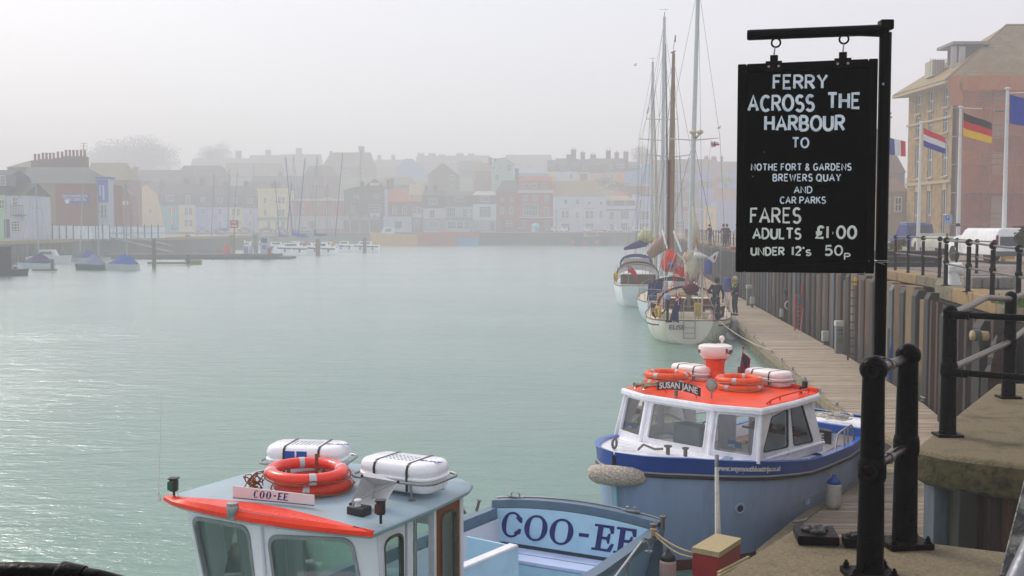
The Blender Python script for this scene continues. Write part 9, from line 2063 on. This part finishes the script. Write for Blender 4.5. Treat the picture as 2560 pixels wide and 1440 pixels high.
kx=P(660,600,168.5);k_=thing('fuel_kiosk','small white fuel kiosk with a dark window on the pontoon','kiosk',(kx.x,168.5,.75));a,b=P(651,628,167.5),P(670,590,167.5);obj('cabin',MB().bx(a.x,b.x,167.5,169,.75,b.z),hx('c4c6d4'),k_);obj('window',MB().bx(a.x+.15,b.x-.15,167.42,167.49,b.z-1.0,b.z-.35),M_wp,k_);obj('roof',MB().bx(a.x-.15,b.x+.15,167.3,169.2,b.z,b.z+.15),M_wf,k_);obj('notice',MB().bx(a.x+.3,b.x-.3,167.42,167.49,1.5,2.1),hx('8089b8'),k_)
sg_=thing('diesel_sign','red and white diesel sign on a post above the fuel pontoon','sign',P(585,600,168));a,b=P(575,570,168),P(595,551,168);obj('post',MB().bx((a.x+b.x)/2-.06,(a.x+b.x)/2+.06,168.05,168.15,.75,a.z),hx('a05050'),sg_);pn=obj('panel',MB().bx(a.x,b.x,168,168.05,a.z,b.z),hx('c0505a'),sg_);obj('lettering',text_mesh('DIESEL',.36,((a.x+b.x)/2,167.99,a.z+.32),(1,0,0),(0,0,1),.02,.012),M_lett,pn);obj('lettering',text_mesh('FUEL',.36,((a.x+b.x)/2,167.99,a.z+.86),(1,0,0),(0,0,1),.02,.012),M_lett,pn)
for px,c,w_,h_,lab in((567,'d8502f',.55,1.6,'bright orange locker on the fuel pontoon'),(615,'9aa0b8',.6,1.2,'grey fuel pump on the pontoon, left one'),(627,'b9bccb',.5,1.3,'pale fuel pump on the pontoon, right one'),(674,'a8404a',.5,1.0,'dark red bin beside the fuel kiosk')):p=P(px,630,167.2);m_=MB();m_.rbox((p.x,167.2,.75+h_/2),(w_,w_,h_),.08,.08);tag(obj('pontoon_locker',m_,hx(c),smooth=40),lab,'locker')
def fboat(label,px,wy,Lpx,H_,hull,deck,cab=None,mast=None,cover=None,flip=1,group='boats in the marina',name='sailing_boat',cat='boat',extra=None,boot=None):
 """side-on boat: px = middle, wy = waterline row, Lpx = length in the photo; flip 1 = bow left"""
 Y=min(G(px,wy,0).y,290);X=P(px,wy,Y).x;L_=Lpx/2700*Y;B=max(1.3,min(3.4,L_*.32));T=thing(name,label,cat,(X,Y,0),group)
 st=[];n=9
 for i in range(n+1):
  s=i/n;w_=B/2*(math.sin(math.pi*min(.5,s*.62+.0))**.7 if s<.8 else(.97-.25*(s-.8)*2));w_=B/2*min(1,(s*2.1)**.6)*(1-.22*max(0,s-.6)/.4)+.03;z=H_*(1.18-.3*s+.12*s*s)
  x=X+flip*(-L_/2+L_*s);rk=flip*.25*(1-s)*H_
  st.append([Vector((x+rk*(1-k)*1.2,Y+side*w_*f,z*k if k>0 else-.25))for side,k,f in((-1,1,1),(-1,.5,.93),(-1,.0,.7),(0,-.1,0),(1,.0,.7),(1,.5,.93),(1,1,1))])
 m_=MB();m_.loft(st,False);m_.add(st[-1],[tuple(range(7))]);m_.add(st[0],[tuple(range(7))]);obj('hull',m_,hx(hull),T,smooth=50)
 m_=MB();m_.loft([[r_[0]+Vector((0,0,-.04))for r_ in st],[r_[6]+Vector((0,0,-.04))for r_ in st]],False);obj('deck',m_,hx(deck),T)
 if boot:
  m_=MB()
  for a,b in zip(st[1:],st[2:]):m_.add([a[1].lerp(a[0],.35)+Vector((0,-.03,0)),b[1].lerp(b[0],.35)+Vector((0,-.03,0)),b[1].lerp(b[0],.65)+Vector((0,-.03,0)),a[1].lerp(a[0],.65)+Vector((0,-.03,0))],[(0,1,2,3)])
  obj('hull_stripe',m_,hx('2c3f7c' if int(px)%3 else '8d3030'),T,fixn=False)
  e_=st[-1][0];m_=MB();m_.torus(e_+Vector((flip*-.5,-.1,.45)),.24,.08,10,6,axis=(0,1,0));obj('lifebuoy',m_,hx('e0702a' if int(px)%2 else 'd8b020'),T)
  m_=MB()
  for i in range(1,n):p_=st[i][0];m_.tube([p_,p_+Vector((0,0,.65))],.025,4)
  m_.tube([st[i][0]+Vector((0,0,.65))for i in range(1,n+1)],.02,4);tag(obj('guard_rail',m_,M_galv,T),kind='stuff')
  for k in range(3):fx=st[3+2*k][1];obj('side_fender',MB().tube([fx+Vector((0,-.12,-.25)),fx+Vector((0,-.12,.35))],.12,6),hx(('2c4f9c','ffffff','30343c')[k]),T)
 q=lambda s,w_,z:Vector((X+flip*(-L_/2+L_*s),Y+w_,z))
 if cab:s0,s1,h_,cc=cab;m_=MB();m_.loft([[q(s0,-B*.3,H_*.9),q(s0,B*.3,H_*.9),q(s1,B*.32,H_*.85),q(s1,-B*.32,H_*.85)],[q(s0+.08,-B*.26,H_+h_),q(s0+.08,B*.26,H_+h_),q(s1,B*.28,H_+h_),q(s1,-B*.28,H_+h_)]]);co=obj('cabin',m_,hx(cc),T,bevel=.05);m_=MB();m_.extrude([q(s0+.1,-B*.3-.05,H_+h_*.35),q(s1-.05,-B*.315-.05,H_+h_*.35),q(s1-.05,-B*.30-.05,H_+h_*.75),q(s0+.13,-B*.28-.05,H_+h_*.75)],(0,.06,0));obj('cabin_window',m_,M_wp,co)
 if mast:
  bx_,by_,tx_,ty_,mc=mast;Ym=Y;a,b=P(bx_,by_,Ym),P(tx_,ty_,Ym);obj('mast',MB().tube([a,b],[.11,.06],6),hx(mc),T)
  m_=MB();c_=a.lerp(b,.62);m_.tube([c_+Vector((-.55,0,0)),c_+Vector((.55,0,0))],.03,4);m_.tube([q(.02,0,H_*1.1),b],.015,3);m_.tube([q(.98,0,H_),b],.015,3);m_.tube([a+Vector((-.6,0,-.5)),c_+Vector((-.55,0,0)),b],.012,3);m_.tube([a+Vector((.6,0,-.5)),c_+Vector((.55,0,0)),b],.012,3);tag(obj('rigging',m_,M_wire,T),kind='stuff')
  if cover and not extra:a2=P(bx_,by_-4,Ym-.2);m_=MB();m_.tube([a2+Vector((0,0,.9)),a2,a2+Vector((flip*L_*.18,0,-.1)),a2+Vector((flip*L_*.38,0,-.05))],[.12,.32,.26,.14],8);obj('boom_cover',m_,hx(cover),T,smooth='all')
 if extra=='tent':m_=MB();R3=((.08,.1,0),(.35,.55,.8),(.62,1.25,1),(.8,.8,.95),(.97,.2,.8));m_.loft([[q(s,-B*.5*w_,H_*.98)for s,h,w_ in R3],[q(s,-B*.22*w_,H_+h*.62)for s,h,w_ in R3],[q(s,0,H_+h)for s,h,w_ in R3],[q(s,B*.5*w_,H_*.98)for s,h,w_ in R3]],False);obj('boat_cover',m_,hx(cover),T,solid=.03)
 return T,q,Y,X,L_,B
N_,BB,PA='27306f','2a62b4','a9adb4'
t_=fboat('small pale dinghy under a navy tent cover, leftmost of the covered boats',88,671,92,.62,'b9c4c9','b9b9b4',mast=(97,636,89,449,PA),cover=N_,extra='tent',flip=1,name='covered_dinghy')
fboat('dark-hulled dinghy under a pale grey tent cover',226,675,78,.62,'2f4654','c4c4bc',mast=(247,640,244,460,PA),cover='8d93b0',extra='tent',name='covered_dinghy')
fboat('white-hulled dinghy under a bright blue tent cover',304,676,84,.7,'bcc3c4','c4c4bc',mast=(317,640,314,454,PA),cover=BB,extra='tent',name='covered_dinghy')
fboat('dinghy under a royal navy cover behind the grey covered one',212,655,70,.55,'b0b0aa','b0b0aa',mast=(200,628,208,460,PA),cover='2c3c94',extra='tent',name='covered_dinghy')
fboat('white motor cruiser with a curved windscreen on the left',125,660,110,1.0,'d2d4d8','c9cad0',cab=(.3,.72,.9,'d2d4d8'),flip=-1,name='motor_cruiser')
fboat('low dark workboat with a blue bow behind the black dolphin pile',42,689,62,.6,'3a3638','8d8a86',cab=(.3,.6,.4,'b9bcc4'),name='workboat',flip=-1)
fboat('small olive green rowing dinghy moored alone',482,661,40,.55,'8d8a58','a9a68c',name='rowing_dinghy')
fboat('turquoise-hulled boat under a blue cover with an orange badge',434,617,34,1.6,'5fb4c9','3f9cc4',cab=(.15,.85,1.2,'5aaed0'),mast=(431,575,430,560,BB),cover='1f6ab4',name='covered_boat')
for i,(px,wy,Lp,fl_,mast,cov,lab)in enumerate(((500,618,66,1,(541,588,539,434,PA),BB,'white yacht with a pale mast left of the orange locker'),(545,622,60,1,(528,590,536,434,'2f3e86'),None,'white yacht with a dark blue mast behind the grey inflatable'),(600,622,60,-1,(570,576,573,423,'4a4f6a'),'3a6ab0','white yacht with a dark slender mast behind the diesel sign'),
(628,620,50,1,(583,560,594,430,'2f3e86'),BB,'white yacht whose navy mast leans right above the sign'),(660,622,50,1,(634,590,634,411,PA),'1f6ab4','yacht with a pale mast behind the fuel kiosk'),(690,632,60,1,(699,592,687,449,'1f58b0'),'2c58a0','yacht with a bright blue mast leaning left'),
(727,637,86,1,(732,590,714,391,'27409a'),'2348b0','white yacht with a navy mast leaning left and royal blue boom cover'),(745,634,60,1,(717,585,729,458,'5a5060'),None,'yacht with a brownish mast crossing its neighbour'),(765,634,70,1,(745,594,763,394,'27409a'),BB,'white yacht with a navy mast leaning right'),(800,637,80,1,(788,590,793,390,PA),'2a5a8c','white yacht behind the brown pile, with a teal boom cover'),
(815,632,60,1,(818,590,819,458,PA),None,'yacht with a short pale mast right of the brown pile'),(860,629,50,1,(838,592,857,382,'2f3e86'),None,'dark-bottomed yacht with a long navy mast leaning right'),(912,630,72,1,(897,590,903,372,PA),None,'rightmost white yacht of the marina'),(738,628,50,1,(738,590,734,385,PA),'2348b0','yacht with a tall pale mast among the navy masts'))):
 fboat(lab,px,wy,Lp,1.4,'ffffff','d9dad4',cab=(.24,.74,.7,'ffffff'),boot=1,mast=mast,cover=cov,flip=fl_)
fboat('grey inflatable boat on the fuel pontoon',525,633,60,.75,'6a7488','5d6678',flip=-1,name='inflatable_boat');fboat('red inflatable boat beside the orange locker',560,634,40,.7,'b04a44','8d4a48',flip=1,name='inflatable_boat')
q_=fboat('yellow-hulled motor boat with a white wheelhouse',985,611,122,3.0,'d0a436','c9c6bc',cab=(.22,.5,2.0,'d0d6dc'),name='motor_boat',group='work boats along the far quay')
fboat('orange-red barge moored behind the blue boat',1120,610,160,3.2,'b85a4a','b9aaa4',name='barge',group='work boats along the far quay',flip=-1)
fboat('lifeboat-orange launch with an orange dome canopy',1120,604,70,2.4,'c9c0b8','d86a3a',cab=(.1,.7,1.5,'e8702f'),name='launch',group='work boats along the far quay')
fboat('sky blue fishing boat with an upturned bow',1160,613,78,1.9,'3f9cc8','b9c4c4',cab=(.0,.0,.0,'b9c4c4')if 0 else None,name='fishing_boat',group='work boats along the far quay',flip=-1)
T_,q,Y,X,L_,B=fboat('dark trawler with orange superstructure and red buoys',1480,613,100,2.2,'3c4450','6d6a68',cab=(.3,.7,1.6,'b98a78'),name='trawler',group='work boats along the far quay',flip=-1)
obj('orange_roof',MB().box((X+2,Y,4.1),(4,2.2,.3)),hx('d8603a'),T_)
for i,px in enumerate((1431,1462,1489,1498)):p=P(px,605,Y-2);tag(obj('mooring_buoy',MB().ball(p,.42,12,8),hx('d83a3a'),smooth='all'),('first','second','third','fourth')[i]+' red buoy from the left along the dark trawler','buoy','red buoys on the dark trawler')
# two thin white withies in the water, black dolphin pile, bridge-like floating boom
a=G(14,690,0);t=thing('dolphin_pile','thick black rubber-clad dolphin pile cut by the left edge','pile',(P(8,690,a.y).x,a.y,-.5));xx=P(6,690,a.y).x;m_=MB();zt=P(6,616,a.y).z;m_.lathe((xx,a.y,-.5),[(.9,0),(.9,zt+.4),(.84,zt+.5)],20);obj('shaft',m_,hx('2c2f36'),t,smooth=40)
for k in range(3):obj('band',MB().lathe((xx,a.y,.2+k*.95),[(.92,0),(.93,.04),(.92,.08)],20),hx('202228'),t)
p=G(450,664,0);t=thing('finger_pontoon','thin low finger pontoon beside the blue covered dinghy','pontoon',p);a,b=G(330,668,0),G(456,666,0);obj('deck',MB().bx(a.x,b.x,p.y,p.y+1,.15,.45),hx('8d8568'),t);obj('post',MB().bx(b.x-.3,b.x,p.y,p.y+.3,.2,1.3),hx('4d5560'),t)
t=thing('finger_pontoon','short low pontoon with posts below the navy covered dinghy','pontoon',G(110,680,0));a,b=G(80,680,0),G(136,680,0);obj('deck',MB().bx(a.x,b.x,a.y,a.y+.8,.1,.3),hx('6d6656'),t);obj('post',MB().bx(b.x-.4,b.x-.15,a.y,a.y+.3,.1,1.4),hx('6d6656'),t)
# ---------------- tidy: drop the helper property ----------------
for o in bpy.data.objects:
 if '_o' in o:del o['_o']
